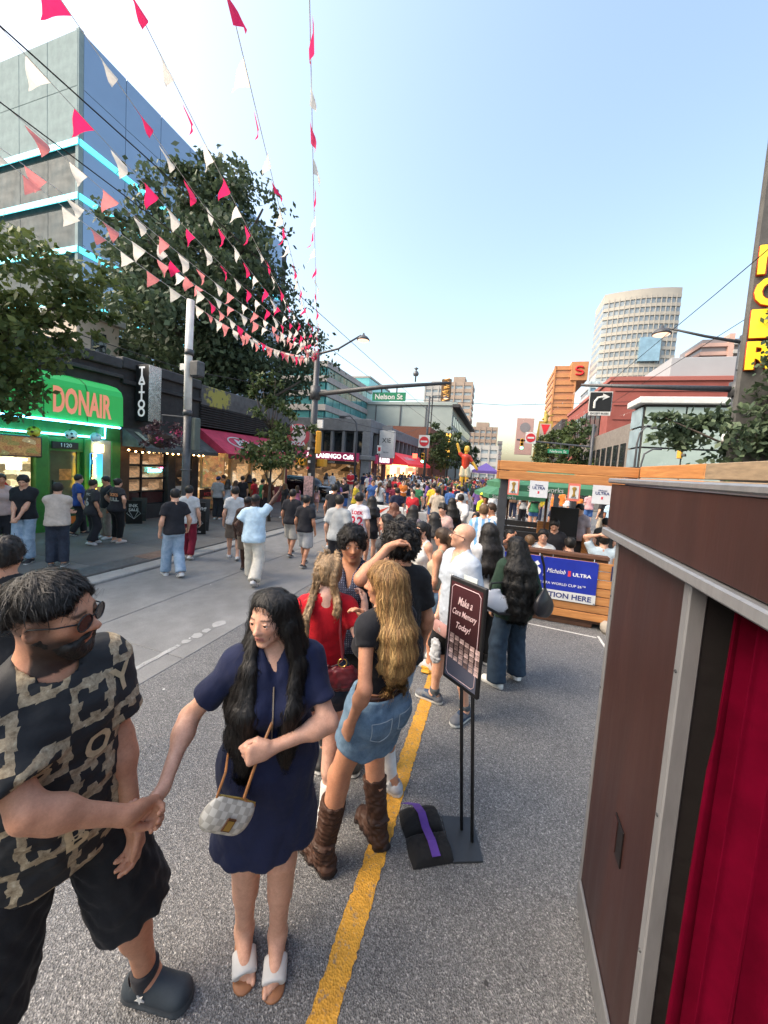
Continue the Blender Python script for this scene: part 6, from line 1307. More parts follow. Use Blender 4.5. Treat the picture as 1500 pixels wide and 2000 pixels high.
mb = MB(); a, bq, k_ = wd*.80, hg*.87, wd*.14; L = [(-a+k_, bq), (a-k_, bq), (a, bq-k_), (a, -bq+k_), (a-k_, -bq), (-a+k_, -bq), (-a, -bq+k_), (-a, bq-k_), (-a+k_, bq)]; mb.tube([(x, fs*.015, z) for x, z in L], .0022, 4, False); mb.build('border', PINK, fr); rd = (1, 0, 0) if fs < 0 else (-1, 0, 0)
for k, ln in enumerate(('Make a', 'Core Memory', 'Today!')): text('lettering', ln, .1, PINK, fr, (0, fs*.016, hg*(.60-.24*k)), rd, AZ, bold=.0004, shear=.35, depth=.001, width=wd*(.8, 1.35, .8)[k], height=hg*.15)
rr = random.Random(4); PH = [M('photo_%d' % i, (.12+.12*i, .08+.09*i, .075+.085*i), .4, 0, .9, 40) for i in range(4)]
for col in range(6):
    for row in range(5):
        x = -wd*.72+col*wd*.29; z = -hg*.06-row*hg*.098-.004*col; bk('photo_strip_picture', fr, x, x+wd*.235, fs*.0145, fs*.0155, z-hg*.085, z, PH[rr.randrange(4)])
for sgx in (-.045, .045):
    p = rt_*sgx; MB().tube([tuple(p-nn*.03+[0, 0, .01]), tuple(c0*[1, 1, 0]-Sx*[1, 1, 0]+p-nn*.03+[0, 0, zl0+.25])], .011, 8).build('pole', BLK, st, True)
bk('clip', fr, -.05, .05, .012 if fs < 0 else -.02, .02 if fs < 0 else -.012, hg-.02, hg+.025, M('clip_clear', (.5, .55, .55), .2))
q = [G(785, 1588), G(858, 1578), G(882, 1690), G(797, 1696)]; cc = sum(q)/4; wb = thing('weight_bag', 'black two-pocket sand bag with purple strap beside the stand base', 'sand bag', tuple(cc)); e1 = _n(q[1]-q[0]); e2 = _n(q[2]-q[1]); w1 = np.linalg.norm(q[1]-q[0])/2; w2 = np.linalg.norm(q[2]-q[1])/2
R_ = np.stack([e1, _n(e2-e1*e1.dot(e2)), V3(0, 0, 1)], 1); wz = wav(3, 55, .006)
for sgn in (-1, 1):
    n_ = 22; g = np.linspace(-1, 1, n_); U, W = np.meshgrid(g, g, indexing='ij'); hgt = .055*np.clip((1-np.abs(U)**4)*(1-np.abs(W)**4), 0, 1)**.45
    pin = 1-.06*(1-np.abs(W))*0; X_ = U*w1*(1+.03*np.cos(W*3)); Y_ = W*w2*.485+sgn*w2*.5; Pl = np.stack([X_, Y_, hgt+.006], -1).reshape(-1, 3); Pl[:, 2] += wz(Pl)*(hgt.ravel()/.055)
    I = np.arange(n_*n_).reshape(n_, n_); Qb = np.stack([I[:-1, :-1], I[1:, :-1], I[1:, 1:], I[:-1, 1:]], -1).reshape(-1, 4); npmesh('pocket', Pl @ R_.T, Qb, cloth((.012, .012, .013), key='bag_black'), wb)
mb = MB(); PUR = cloth((.10, .045, .26), key='strap_purple'); pts = [(-.03*w1/.05, -w2*1.18, .03), (-.1*w1, -w2*.95, .05), (.0, -w2*.5, .072), (.0, 0, .06), (.05*w1, w2*.5, .072), (.1*w1, w2*.93, .05)]; 
for (xa, ya, za), (xb, yb_, zb_) in zip(pts, pts[1:]):
    A_, B_ = R_ @ V3(xa, ya, za), R_ @ V3(xb, yb_, zb_); o = R_ @ V3(.026, 0, 0); u_ = V3(0, 0, .004); mb.quad(A_-o+u_, A_+o+u_, B_+o+u_, B_-o+u_); mb.quad(A_-o, B_-o, B_-o+u_, A_-o+u_); mb.quad(A_+o, A_+o+u_, B_+o+u_, B_+o)
mb.build('strap', PUR, wb)
# ---- wooden parklet
def woodmat():
    m, nt, bs = newmat('cedar_board'); v = coords(nt, 'Object', (.6, .6, 7)); n = noise(nt, v, 4, 6, .7); v2 = coords(nt, 'Object', (1, 1, 1)); oi = N(nt, 'ShaderNodeObjectInfo'); c = ramp(nt, n, [(.25, (.30, .115, .032)), (.55, (.46, .20, .062)), (.8, (.58, .29, .10))])
    c = mixc(nt, .6, c, ramp(nt, oi.outputs['Random'], [(0, (.75, .75, .75)), (1, (1.15, 1.12, 1.08))]), 'MULTIPLY'); vo = N(nt, 'ShaderNodeTexVoronoi', i_Scale=3.2); nt.links.new(coords(nt, 'Object', (1, 1, 1.8)), vo.inputs['Vector']); kn = ramp(nt, vo.outputs['Distance'], [(.0, (1, 1, 1)), (.05, (.6,)*3), (.07, (0, 0, 0))]); c = mixc(nt, kn, c, (.13, .045, .015)); nt.links.new(c, bs.inputs['Base Color']); bs.inputs['Roughness'].default_value = .6; bump(nt, bs, n, .2, .004); return m
CED = woodmat(); DWOOD = M('dark_stain_wood', (.11, .05, .028), .6, 0, .3, 6, .3, stretch=(1, 1, 5)); CHAR = M('charcoal_post', (.035, .038, .045), .6, 0, .2, 8, .2)
pk = thing('parklet', 'wooden street patio with cedar boards, dark posts and blue banner', 'parklet', (1., 6.3, 0)); OX, OY = 1., 6.3
def B(name, x0, x1, y0, y1, z0, z1, mat=None, bev=.006): return bk(name, pk, x0-OX, x1-OX, y0-OY, y1-OY, z0, z1, mat or CED, bev)
for z0, z1 in ((2.42, 2.57), (2.265, 2.405)): B('board', .0, 1.98, 6.28, 6.32, z0, z1)
for z0, z1 in ((2.43, 2.59), (2.27, 2.415)):
    B('board', 1.985, 2.03, 4.5, 6.27, z0, z1); B('board', 1.985, 2.03, 2.3, 4.49, z0, z1, M('weathered_board', (.26, .19, .12), .7, 0, .25, 5, .3, stretch=(1, 1, 6)))
for k in range(7): B('board', .02, 1.95, 6.28, 6.32, .14+k*.135, .14+k*.135+.122)
for x, y in ((.03, 6.35), (1.86, 6.35), (.03, 10.5), (1.86, 10.5), (.03, 13.5), (1.86, 13.5)): B('post', x, x+.13, y, y+.13, .1, 2.42, CHAR, .008)
for z0, z1 in ((2.42, 2.57), (2.265, 2.405)): B('board', .0, 1.98, 13.6, 13.64, z0, z1); B('board', -.04, .0, 6.34, 13.6, z0, z1); B('board', 1.99, 2.03, 6.34, 13.6, z0, z1)
for k in range(6): B('board', 1.99, 2.03, 6.4, 13.6, .2+k*.14, .325+k*.14)
B('deck', .0, 2.0, 6.34, 13.6, .08, .13, DWOOD); B('skid', .3, 1.6, 6.36, 6.5, .0, .08, DWOOD); B('rail', .15, 1.75, 6.36, 6.5, 1.10, 1.16, DWOOD); 
for k in range(8): B('rail_board', .16+k*.2, .345+k*.2, 6.40, 6.43, 1.0, 1.10, DWOOD)
for y in (8.6, 10.6): 
    for k in range(3): B('bench_board', .25, 1.7, y, y+.06, .6+k*.17, .75+k*.17, M('black_bench', (.02, .02, .022), .5))
    B('bench_seat', .25, 1.7, y-.45, y, .5, .55, M('black_bench', (.02, .02, .022), .5))
B('counter', 1.0, 1.75, 9.6, 9.66, .5, 1.25); B('counter_panel', 1.25, 1.85, 9.4, 9.5, .95, 1.65, M('black_bench', (.02, .02, .022), .5))
for y in (7.5,): B('table', .75, 1.45, y-.35, y+.35, .82, .86, DWOOD); B('table_leg', 1.05, 1.15, y-.05, y+.05, .13, .82, METAL)
# blue banner
BN = M('banner_blue', (.015, .03, .30), .35, 0, .15, 3, .15, 6); bn = B('banner', .03, 1.585, 6.262, 6.272, .41, 1.075, BN); bk('white_band', bn, -.777, .777, -.0065, -.0055, -.335, -.185, WHITEP); NAVY = M('text_navy', (.02, .03, .14), .5); WT = M('text_white', (.75, .75, .76), .5)
text('lettering', 'CATCH THE ACTION HERE', .12, NAVY, bn, (-.02, -.008, -.26), AX, AZ, bold=.003, depth=.001, width=1.48, height=.085); text('lettering', 'PROUD SPONSOR OF THE FIFA WORLD CUP 26™', .05, WT, bn, (-.05, -.008, -.08), AX, AZ, depth=.001, width=1.35, height=.04); text('lettering', 'Michelob', .08, WT, bn, (.19, -.008, .12), AX, AZ, shear=.35, depth=.001, width=.27, height=.07); text('lettering', 'ULTRA', .07, WT, bn, (.56, -.008, .10), AX, AZ, bold=.002, depth=.001, width=.26, height=.055); bk('red_ribbon', bn, .36, .40, -.008, -.006, .06, .15, M('ribbon_red', (.6, .04, .06), .5)); bk('divider', bn, .0, .005, -.008, -.006, .02, .22, WT)
for dx, ch in ((-.32, '2'), (-.12, '6')): text('emblem_digit', ch, .3, WT, bn, (dx, -.008, .13), AX, AZ, bold=.02, depth=.001, width=.17, height=.25)
text('emblem_word', 'FIFA', .05, NAVY, bn, (-.16, -.0095, .08), AX, AZ, bold=.002, depth=.001, width=.11)
for x, z in ((-.77, .32), (-.77, -.3), (0, .325), (.76, .325), (.76, -.32)): MB().lathe([(.012, 0), (.012, .004)], 10).build('eyelet', ALU, bn, False, (x, -.009, z)).rotation_euler = (math.pi/2, 0, 0)
pl = B('poster', 1.76, 1.93, 6.262, 6.272, .82, 1.05, M('poster_navy', (.015, .02, .07), .4)); GOLD = M('trophy_gold', (.35, .22, .05), .4, .3)
def trophy(parent, s_, y): mb = MB(); mb.lathe([(.06, -.16), (.055, -.1), (.03, -.05), (.04, .05), (.075, .12), (.07, .17), (.03, .2)], 12); o = mb.build('trophy_emblem', GOLD, parent, True, (0, y, .0)); o.scale = (s_, s_*.12, s_); return o
bk('white_shape', pl, -.06, .06, -.0065, -.0055, -.09, .1, WHITEP, .0); trophy(pl, .4, -.009)
for k, x in enumerate((.24, .62, 1.13, 1.52, 1.86)):
    w_, h_ = (.085, .25) if k % 2 == 0 else (.135, .25); f_ = B('hanging_flag', x-w_, x+w_, 6.245, 6.25, 2.27-h_-.01*k % 2, 2.275, M('flag_rim_red', (.62, .16, .12), .6) if k % 2 == 0 else M('flag_silver', (.58, .6, .63), .6, 0, .06, 4), 0.)
    if k % 2 == 0: bk('white_shape', f_, -w_*.78, w_*.78, -.005, -.0035, -h_*.4, h_*.4, WHITEP); trophy(f_, .42, -.008); text('lettering', 'FIFA', .04, BLK, f_, (0, -.007, -h_*.34), AX, AZ, depth=.001)
    else: text('lettering', 'ULTRA', .06, NAVY, f_, (0, -.005, .02), AX, AZ, bold=.001, depth=.001, width=w_*1.4); text('lettering', 'Michelob', .04, NAVY, f_, (0, -.005, .065), AX, AZ, shear=.3, depth=.001, width=w_*.9); bk('red_ribbon', f_, -.012, .012, -.005, -.003, -.07, -.03, M('ribbon_red', (.6, .04, .06), .5))
# green parasols inside
GRN = M('parasol_green', (.045, .16, .085), .7, 0, .15, 3, .2, 30)
def parasol(label, p, r, h, drop):
    t = thing('parasol', label, 'parasol', p, .3, 'green parasols over the parklet'); MB().tube([(0, 0, 0), (0, 0, h)], .03, 8).build('pole', DWOOD, t, True); MB().lathe([(.25, 0), (.25, .06), (.05, .1)], 14).build('base', METAL, t); mb = MB(); n = 4
    ps = [(r*math.cos(a), r*math.sin(a), h-drop) for a in [math.pi/4+k*math.pi/2 for k in range(4)]]
    for k in range(4): a_, b_ = ps[k], ps[(k+1) % 4]; mb.poly([(0, 0, h), a_, b_]); mb.quad(a_, (a_[0], a_[1], a_[2]-.12), (b_[0], b_[1], b_[2]-.12), b_)
    mb.build('canopy', GRN, t); 
    for k in range(4): MB().tube([(0, 0, h-.5), tuple(np.array(ps[k])*[.7, .7, 1]+[0, 0, drop*.28])], .012, 5).build('rib', DWOOD, t)
    text('lettering', 'Steamworks', .14, WHITEP, t, (-.5*r*.7, -.72*r, h-drop-.06), (1, 0, 0), AZ, depth=.001); return t
parasol('near green parasol under the wooden top boards', (1.05, 8.7, .13), 1.5, 2.45, .42); parasol('lower green parasol further back at left of the parklet', (.35, 12.2, .13), 1.25, 2.1, .5)
pl = thing('planter', 'small grey concrete planter with white cup by the parklet corner', 'planter', tuple(G(1192, 1238))); MB().lathe([(.12, 0), (.15, .06), (.15, .14), (.10, .19), (.07, .19)], 16).build('pot', concrete('planter_concrete', (.34, .31, .27), 60, .2), pl, True); o = MB().lathe([(.035, .17), (.045, .32), (.047, .34)], 12).build('cup', WHITEP, pl, True); MB().tube([(.0, 0, .3), (.01, 0, .44)], .004, 5).build('straw', WHITEP, pl)
# barriers across the junction
def board(label, p, w_, z0, z1, chev=False):
    t = thing('barrier', label, 'barrier', tuple(p)); bk('panel', t, -w_/2, w_/2, -.03, .03, z0, z1, WHITEP, .01)
    if chev:
        for k in range(3):
            zb = z0+(z1-z0)*(.06+.3*k); mb = MB(); hw = w_*.42; mb.prism([(-hw, -.031, zb), (0, -.031, zb+.32), (hw, -.031, zb), (hw, -.031, zb+.15), (0, -.031, min(z1-.02, zb+.47)), (-hw, -.031, zb+.15)], (0, -.004, 0)); mb.build('chevron', M('chevron_red', (.5, .06, .03), .5), t)
    for x in (-w_*.4, w_*.4): bk('foot', t, x-.05, x+.05, -.25, .25, 0, z0, WHITEP, .01)
    return t
c = G(757, 1050); board('red and white chevron barrier board in the crowd', (c[0], c[1], 0), .95, .05, 1.05, True); 
for k, (px, lab) in enumerate(((800, 'first white barrier right of the chevron board'), (880, 'second white barrier right of the chevron board'), (940, 'third white barrier beside the parklet'))): cc = G(px, 1046); board(lab, (cc[0], cc[1], 0), 1.1, .1, .85)
for o in (): pass
# yellow plastic ramp blocks on the line
for k, py in enumerate((1296, 1305, 1314)): p = G(831, py); t = bk('rubber_marker', None, p[0]-.05, p[0]+.05, p[1]-.035, p[1]+.035, .004, .035, M('marker_yellow', (.62, .30, .02), .5, 0, .1, 20), .012); tag(t, ['far', 'middle', 'near'][k]+' yellow marker block of three lying left of the yellow line', 'marker', 'yellow marker blocks')
# A-frame boards
def aframe(label, p, rz, h, w_, lines): 
    t = thing('a_frame_sign', label, 'sandwich board', p, rz); 
    for sgn, nm in ((-1, 'front_board'), (1, 'back_board')):
        o = MB().box((-w_/2, -.012, 0), (w_/2, .012, h), .004).build(nm, M('chalkboard', (.014, .014, .015), .5, 0, .3, 6), t, False, (0, sgn*.24, 0)); o.rotation_euler = (-sgn*.21, 0, 0)
        if sgn < 0:
            for txt, z, s_ in lines: text('lettering', txt, s_, WHITEP, o, (0, -.015, z), AX, AZ, bold=.003, depth=.001)
            if lines: mb = MB(); L = [(-.12, .42), (.12, .42), (.18, .34), (0, .16), (-.18, .34), (-.12, .42), (0, .16), (.12, .42)]; mb.tube([(x, -.016, z) for x, z in L], .006, 4, False); mb.build('diamond_drawing', WHITEP, o)
    MB().tube([(-w_/2, 0, h*.35), (w_/2, 0, h*.35)], .01, 5).build('hinge_bar', METAL, t)
p = G(386, 1040, .085); aframe('black sandwich board lettered piercing outside the tattoo studio', tuple(p), math.radians(35), .95, .5, (('Piercing', .78, .17), ('BODY', .62, .1), ('walk in', .08, .09))); p = G(266, 1020, .085); aframe('small chalk sandwich board beneath the gridded studio window', tuple(p), math.radians(40), .75, .42, (('INK', .58, .14), ('SALE', .45, .12)))
# fin sign at the right edge
f = atY(1474, 510, 9); s = thing('fin_sign', 'tall grey pylon with yellow vertical letters at right edge', 'sign', (f[0], 9, 0)); bk('slab', s, .0, 2.2, .0, .12, .0, 12, concrete('pylon_grey', (.10, .098, .095), 10, .3), .03); YL = glow('pylon_yellow', (.85, .6, .03), .35, (.75, .5, .02))
for k, ch in enumerate('NOIR'):
    zc = atY(1495, 510+62*k, 9)[2]; text('letter', ch, .6, M('pylon_red', (.45, .06, .02), .5), s, (.3, -.03, zc), AX, AZ, bold=.03, depth=.03, width=.52, height=.55); text('letter', ch, .6, YL, s, (.28, -.07, zc), AX, AZ, bold=.02, depth=.01, width=.5, height=.53)
# inflatable footballer far down the street, tents
i_ = thing('inflatable_figure', 'tall inflatable footballer in red shirt with raised arm', 'inflatable', (-4.0, 45, 0)); S = Sdf()
def ib(name, prims, col): S = Sdf(); [S.cone(*p, .05) for p in prims]; V_, Q_ = S.surf(.06); npmesh(name, V_, Q_, M('inflate_'+name, col, .35, 0, .06, 2), i_)
ib('shirt', [((0, 0, 2.9), (0, 0, 4.0), .42, .5), ((-.4, 0, 4.15), (-.75, 0, 4.5), .24, .22), ((.4, 0, 4.1), (.75, 0, 3.6), .24, .2)], (.55, .06, .03)); ib('limbs', [((-.75, 0, 4.5), (-1.15, 0, 5.6), .18, .16), ((.75, 0, 3.6), (1.4, 0, 2.7), .18, .16), ((0, 0, 4.5), (0, 0, 4.6), .2, .2), ((-.3, 0, 0), (-.28, 0, 2.), .24, .28), ((.3, 0, 0), (.28, 0, 2.), .24, .28)], (.7, .42, .05)); ib('head', [((0.05, 0, 4.95), (0.05, 0, 5.15), .34, .32)], (.72, .45, .06)); ib('shorts', [((-.22, 0, 2.7), (-.3, 0, 1.9), .36, .36), ((.22, 0, 2.7), (.3, 0, 1.9), .36, .36)], (.66, .64, .45))
def tent(label, p, w_, h, col): t = thing('tent', label, 'tent', p, 0, 'market tents far down the street'); mb = MB(); q_ = [(-w_, -w_), (w_, -w_), (w_, w_), (-w_, w_)]; [mb.poly([(0, 0, h+1.1), (*q_[k], h), (*q_[(k+1) % 4], h)]) for k in range(4)]; [mb.quad((*q_[k], h), (*q_[k], h-.35), (*q_[(k+1) % 4], h-.35), (*q_[(k+1) % 4], h)) for k in range(4)]; mb.build('canopy', M('tent_%d' % int(col[0]*99+col[2]*7), col, .6), t); [MB().tube([(x, y, 0), (x, y, h)], .03, 5).build('leg', METAL, t) for x, y in q_]
tent('purple market tent right of the inflatable figure', (-1.8, 52, 0), 1.7, 2.6, (.12, .08, .3)); tent('orange market tent behind the purple tent', (.9, 62, 0), 1.7, 2.7, (.5, .28, .08)); tent('white tent at the far street end', (-5, 66, 0), 1.6, 2.6, (.6, .6, .6))
# parked dark car at the cafe corner
c = thing('parked_car', 'black car with lit headlights waiting at the cross street', 'car', (-11.2, 19.6, 0), math.radians(-100)); CB = M('car_black', (.008, .008, .009), .12, .2, .1, 3, spec=.7); S = Sdf(); S.cone((0, -1.6, .62), (0, 1.7, .6), .75, .72, .1, flat=(0, 0, 1), fs=.5); S.cone((0, -1.1, .95), (0, .5, .95), .66, .62, .15, flat=(0, 0, 1), fs=.7); S.cone((0, -2.0, .6), (0, 2.1, .55), .5, .5, .2, flat=(0, 0, 1), fs=.5); S.cut((0, 0, .22), (0, 0, -1)); V_, Q_ = S.surf(.05); npmesh('body', V_, Q_, CB, c)
for x in (-.62, .62):
    bk('headlight', c, x-.16, x+.16, 2.38, 2.5, .6, .72, glow('headlight', (1, .9, .75), 6.), .03)
    for y in (-1.4, 1.45): w_ = MB().lathe([(.2, -.1), (.32, -.1), (.34, 0), (.32, .1), (.2, .1)], 16).build('wheel', BLK, c, True, (x*1.15, y, .33)); w_.rotation_euler = (0, math.pi/2, 0); r_ = MB().lathe([(.2, -.105), (.2, .105)], 12).build('rim', ALU, w_)
S = Sdf(); S.cone((0, -1.0, 1.02), (0, .45, 1.02), .64, .6, .1, flat=(0, 0, 1), fs=.6); S.cut((0, 0, .95), (0, 0, -1)); S.cut((0, 0, 1.28), (0, 0, 1)); V_, Q_ = S.surf(.05); npmesh('glass', V_*[1.03, 1.03, 1], Q_, GLASSD, c)
# ================================================================== PEOPLE IN FRONT
def hz(px, py, d):
    """point on a pixel's ray at horizontal distance d (or as far as a base point)"""
    d = d if np.isscalar(d) else math.hypot(d[0], d[1]); r = ray(px, py); return V3(0, 0, CAM_H)+r*(d/math.hypot(r[0], r[1]))
def W2L(pos, yaw, h, p): return rotz(-yaw*D2R) @ (np.array(p)-np.array(pos))/(h/1.75)
def ft(pos, yaw, h, x, y, ty, z=0., pt=0.): q = W2L(pos, yaw, h, (x, y, 0)); return (q[0], q[1], z, ty-yaw, pt)
def gold_print():
    m, nt, bs = newmat('black_gold_print'); tc = N(nt, 'ShaderNodeTexCoord'); sp = N(nt, 'ShaderNodeSeparateXYZ'); nt.links.new(tc.outputs['Object'], sp.inputs[0]); v = coords(nt)
    wob = math_(nt, 'MULTIPLY', math_(nt, 'SUBTRACT', noise(nt, v, 14, 2), .5), .3)
    u = math_(nt, 'ADD', math_(nt, 'MULTIPLY', sp.outputs[0], 8.2), wob); w_ = math_(nt, 'ADD', math_(nt, 'MULTIPLY_ADD', sp.outputs[2], 7.6, .2), wob)
    cu = math_(nt, 'ABSOLUTE', math_(nt, 'SUBTRACT', math_(nt, 'FRACT', u), .5)); cw = math_(nt, 'ABSOLUTE', math_(nt, 'SUBTRACT', math_(nt, 'FRACT', w_), .5))
    mx = math_(nt, 'MAXIMUM', cu, cw); mn = math_(nt, 'MINIMUM', cu, cw)
    ring = math_(nt, 'MULTIPLY', math_(nt, 'GREATER_THAN', mx, .33), math_(nt, 'LESS_THAN', mx, .49))       # frames of alternate cells
    tip = math_(nt, 'MULTIPLY', math_(nt, 'LESS_THAN', mn, .10), math_(nt, 'GREATER_THAN', mx, .22)); dot = math_(nt, 'MULTIPLY', math_(nt, 'LESS_THAN', mx, .49), math_(nt, 'GREATER_THAN', mn, .30))
    par = math_(nt, 'GREATER_THAN', math_(nt, 'FRACT', math_(nt, 'MULTIPLY', math_(nt, 'ADD', math_(nt, 'FLOOR', u), math_(nt, 'FLOOR', w_)), .5)), .25)
    link_ = math_(nt, 'MULTIPLY', math_(nt, 'GREATER_THAN', mx, .455), math_(nt, 'LESS_THAN', mn, .2))
    g = math_(nt, 'MAXIMUM', math_(nt, 'MULTIPLY', math_(nt, 'MAXIMUM', math_(nt, 'MAXIMUM', ring, tip), dot), par), link_, clamp=True)
    gc = ramp(nt, noise(nt, v, 55, 4, .7), [(.3, (.16, .11, .06)), (.6, (.42, .33, .21)), (.75, (.62, .53, .38))])
    nt.links.new(mixc(nt, g, (.011, .012, .014), gc), bs.inputs['Base Color']); bs.inputs['Roughness'].default_value = .75; bump(nt, bs, noise(nt, v, 40, 4), .3, .006); return m
def dots():
    m, nt, bs = newmat('navy_dots'); v = coords(nt, 'Object', (1, .02, 1)); vo = N(nt, 'ShaderNodeTexVoronoi', i_Scale=62., i_Randomness=.12); nt.links.new(v, vo.inputs['Vector']); c = ramp(nt, vo.outputs['Distance'], [(.16, (.22, .25, .36)), (.26, (.012, .016, .04))]); nt.links.new(c, bs.inputs['Base Color']); bs.inputs['Roughness'].default_value = .8; bump(nt, bs, noise(nt, coords(nt), 25, 4), .3, .006); return m
def denim(key, lo, hi):
    m, nt, bs = newmat(key); v = coords(nt); c = ramp(nt, noise(nt, v, 8, 5, .7), [(.32, lo), (.68, hi)]); c = mixc(nt, .5, c, ramp(nt, noise(nt, coords(nt, 'Object', (1, 1, .2)), 500, 2), [(.3, (.7,)*3), (.7, (1.25,)*3)]), 'MULTIPLY'); nt.links.new(c, bs.inputs['Base Color']); bs.inputs['Roughness'].default_value = .85; bump(nt, bs, noise(nt, v, 30, 4), .3, .006); MATS[key] = m; return m
DENIM = denim('denim_mid', (.06, .12, .20), (.17, .27, .38)); DENIML = denim('denim_light', (.20, .30, .42), (.38, .48, .60)); DENIMD = denim('denim_dark', (.008, .02, .04), (.02, .045, .08)); DENIMN = denim('denim_navy', (.012, .016, .03), (.03, .04, .065))
VH = .0066
# --- man in black and gold tee, left edge
pos = V3(-1.50, .77, 0); yw = -119; h = 1.93; clasp = hz(292, 1574, 1.44)
P_ = Person('bearded man in black and gold printed tee, sunglasses and black shorts holding hands', pos, yw, h, 'm', 1.0, belly=1.06, skin='tan', vox=VH, det=2,
    feet=[ft(pos, yw, h, -1.27, 1.08, -78), ft(pos, yw, h, -1.55, .58, -110)], twist=25, side=4, lean=2, head=(33, -2, 2), hscale=1.08,
    hands=[W2L(pos, yw, h, hz(262, 1612, 1.54)), W2L(pos, yw, h, hz(250, 1592, 1.38))], elbow=[W2L(pos, yw, h, hz(290, 1450, 1.8)), W2L(pos, yw, h, hz(-30, 1700, 1.3))],
    curl=(.45, .8), hdir=(None, W2L(pos, yw, h, clasp)-W2L(pos, yw, h, hz(250, 1592, 1.38))), hnorm=(None, (-.5, .6, -.6)))
P_.body('black', beard=1., scalp=.75); P_.top((0, 0, 0), .72, hem=-.12, mat=gold_print(), inf=.018, loose=.02, fold=.007, neck=.07); P_.bottoms((.012, .012, .014), 'shorts', 1.12, flare=.035, fold=.008); P_.shoes((.035, .045, .055), (.06, .07, .08), accent=None, sock=(.03, .03, .035), sockh=.05); P_.hair('buzz', 'black', .55, vox=.0055, strands=2600, swidth=.0012, nape=.0, face=.09, fade=1.); P_.glasses(True)
mb = MB(); c_ = P_.ank[0]; R = rotz(P_.feet[0][3]*D2R); mb.prism([tuple((c_+R @ V3(.047, .012+.02*(1 if k % 2 else .42)*math.sin(k*math.pi/5), -.035+.02*(1 if k % 2 else .42)*math.cos(k*math.pi/5)))*P_.k) for k in range(10)], tuple((R @ V3(.004, 0, 0)))); mb.build('star_emblem', WHITEP, P_.root)
S = Sdf()                                                    # beard
hh = P_.hh
for g in (-1, 1): S.cone(P_.H(g*.235, -.02, -.15), P_.H(g*.07, .215, -.41), .085*hh, .095*hh, .02); S.ell(P_.H(g*.14, .24, -.30), np.array((.09, .09, .09))*hh, None, .02)
S.cone(P_.H(-.03, .25, -.42), P_.H(.03, .25, -.42), .098*hh, .098*hh, .02); S.chain([P_.H(-.12, .30, -.28), P_.H(-.07, .355, -.205), P_.H(.07, .355, -.205), P_.H(.12, .30, -.28)], [.03*hh]*4, .01); S.ell(P_.H(0, .37, -.275), np.array((.085, .06, .026))*hh, P_.Rh, .01, 's')
for g in (-1, 1): S.ell(P_.H(g*.2, .24, -.13), np.array((.12, .14, .11))*hh, P_.Rh, .01, 's')
S.cut(P_.H(0, .0, -.07), P_.Rh @ V3(0, .35, 1), .01); S.disp = wav(8, 150, .0022); P_.mesh('beard', S, hairmat(), .0055, .004, HAIRC['black'])
GOLDL = M('gold_letter', (.55, .43, .26), .45, .2, .2, 40)
for ch, x, z in (('B', .10, .30), ('O', -.05, .27), ('Y', -.15, .42), ('B', .03, .02), ('O', -.15, .02)): P_.printed('letter', ch, 'shirt', .10, (x, z), GOLDL, 1, .004)
# --- woman in navy dress
pos = V3(-.915, 1.33, 0); yw = -144; h = 1.78
P_ = Person('woman with long straight black hair in short navy zip dress and white slides', pos, yw, h, 'f', 1.16, skin='light', vox=VH, det=2, bare=True, feet=[ft(pos, yw, h, *G(541, 1852)[:2], -152, .0), ft(pos, yw, h, *G(476, 1842)[:2], -140, .0)],
    head=(-38, -3, 2), hands=[W2L(pos, yw, h, hz(528, 1462, 1.44)), W2L(pos, yw, h, hz(318, 1542, 1.475))], elbow=[W2L(pos, yw, h, hz(640, 1395, 1.56)), (.6, -.4, -.6)], curl=(1.05, .75), hdir=(V3(.9, .35, .12), W2L(pos, yw, h, clasp)-W2L(pos, yw, h, hz(318, 1542, 1.475))), hnorm=(V3(0, -1, -.3), (.3, -.8, .4)))
P_.feet = P_.feet
P_.body('black', lipc=srgb(176, 104, 100)); NAVYD = cloth((.010, .0145, .046), key='navy_dress', var=.15)
S = Sdf(); P_.torso(S, .014, .05); T = P_.T
for i in (0, 1): S.cone(P_.sh[i], P_.sh[i]+(P_.el[i]-P_.sh[i])*.68, .064, .062, .03, cap=True); S.ell(P_.sh[i], (.066,)*3, None, .05)
S.cone(T(0, .0, .16), T(0, .0, -.36), .165, .235, .07, flat=P_.Rt[:, 1], fs=.74, cap=True); S.cone(T(0, -.01, .5), T(0, -.004, .565), .09, .076, .01, cap=True)
S.cone(T(0, .006, .5), T(0, 0, .75), .064, .07, .008, op='s'); S.cone(T(0, .16, .37), T(0, .07, .60), .016, .066, .01, op='s'); f1 = wav(77, 18, .0042, 5, (1, 1, .35)); f2 = wav(78, 40, .001); S.disp = lambda P: f1(P)+f2(P); dr = P_.mesh('dress', S, NAVYD, .0088, .007)
bv = BVHTree.FromPolygons([v.co for v in dr.data.vertices], [p.vertices for p in dr.data.polygons]); mb = MB(); pts = []
for z in np.linspace(.41, .20, 9):
    hit = bv.ray_cast(Vector(T(.0, .5, z)*P_.k), Vector(P_.Rt @ V3(0, -1, 0)));
    if hit[0] is not None: pts.append(tuple(hit[0]+Vector(P_.Rt @ V3(0, .003, 0))))
mb.tube(pts, .0035, 6); mb.build('zip', M('zip_gold', (.5, .4, .3), .3, .8), P_.root)
gd = []
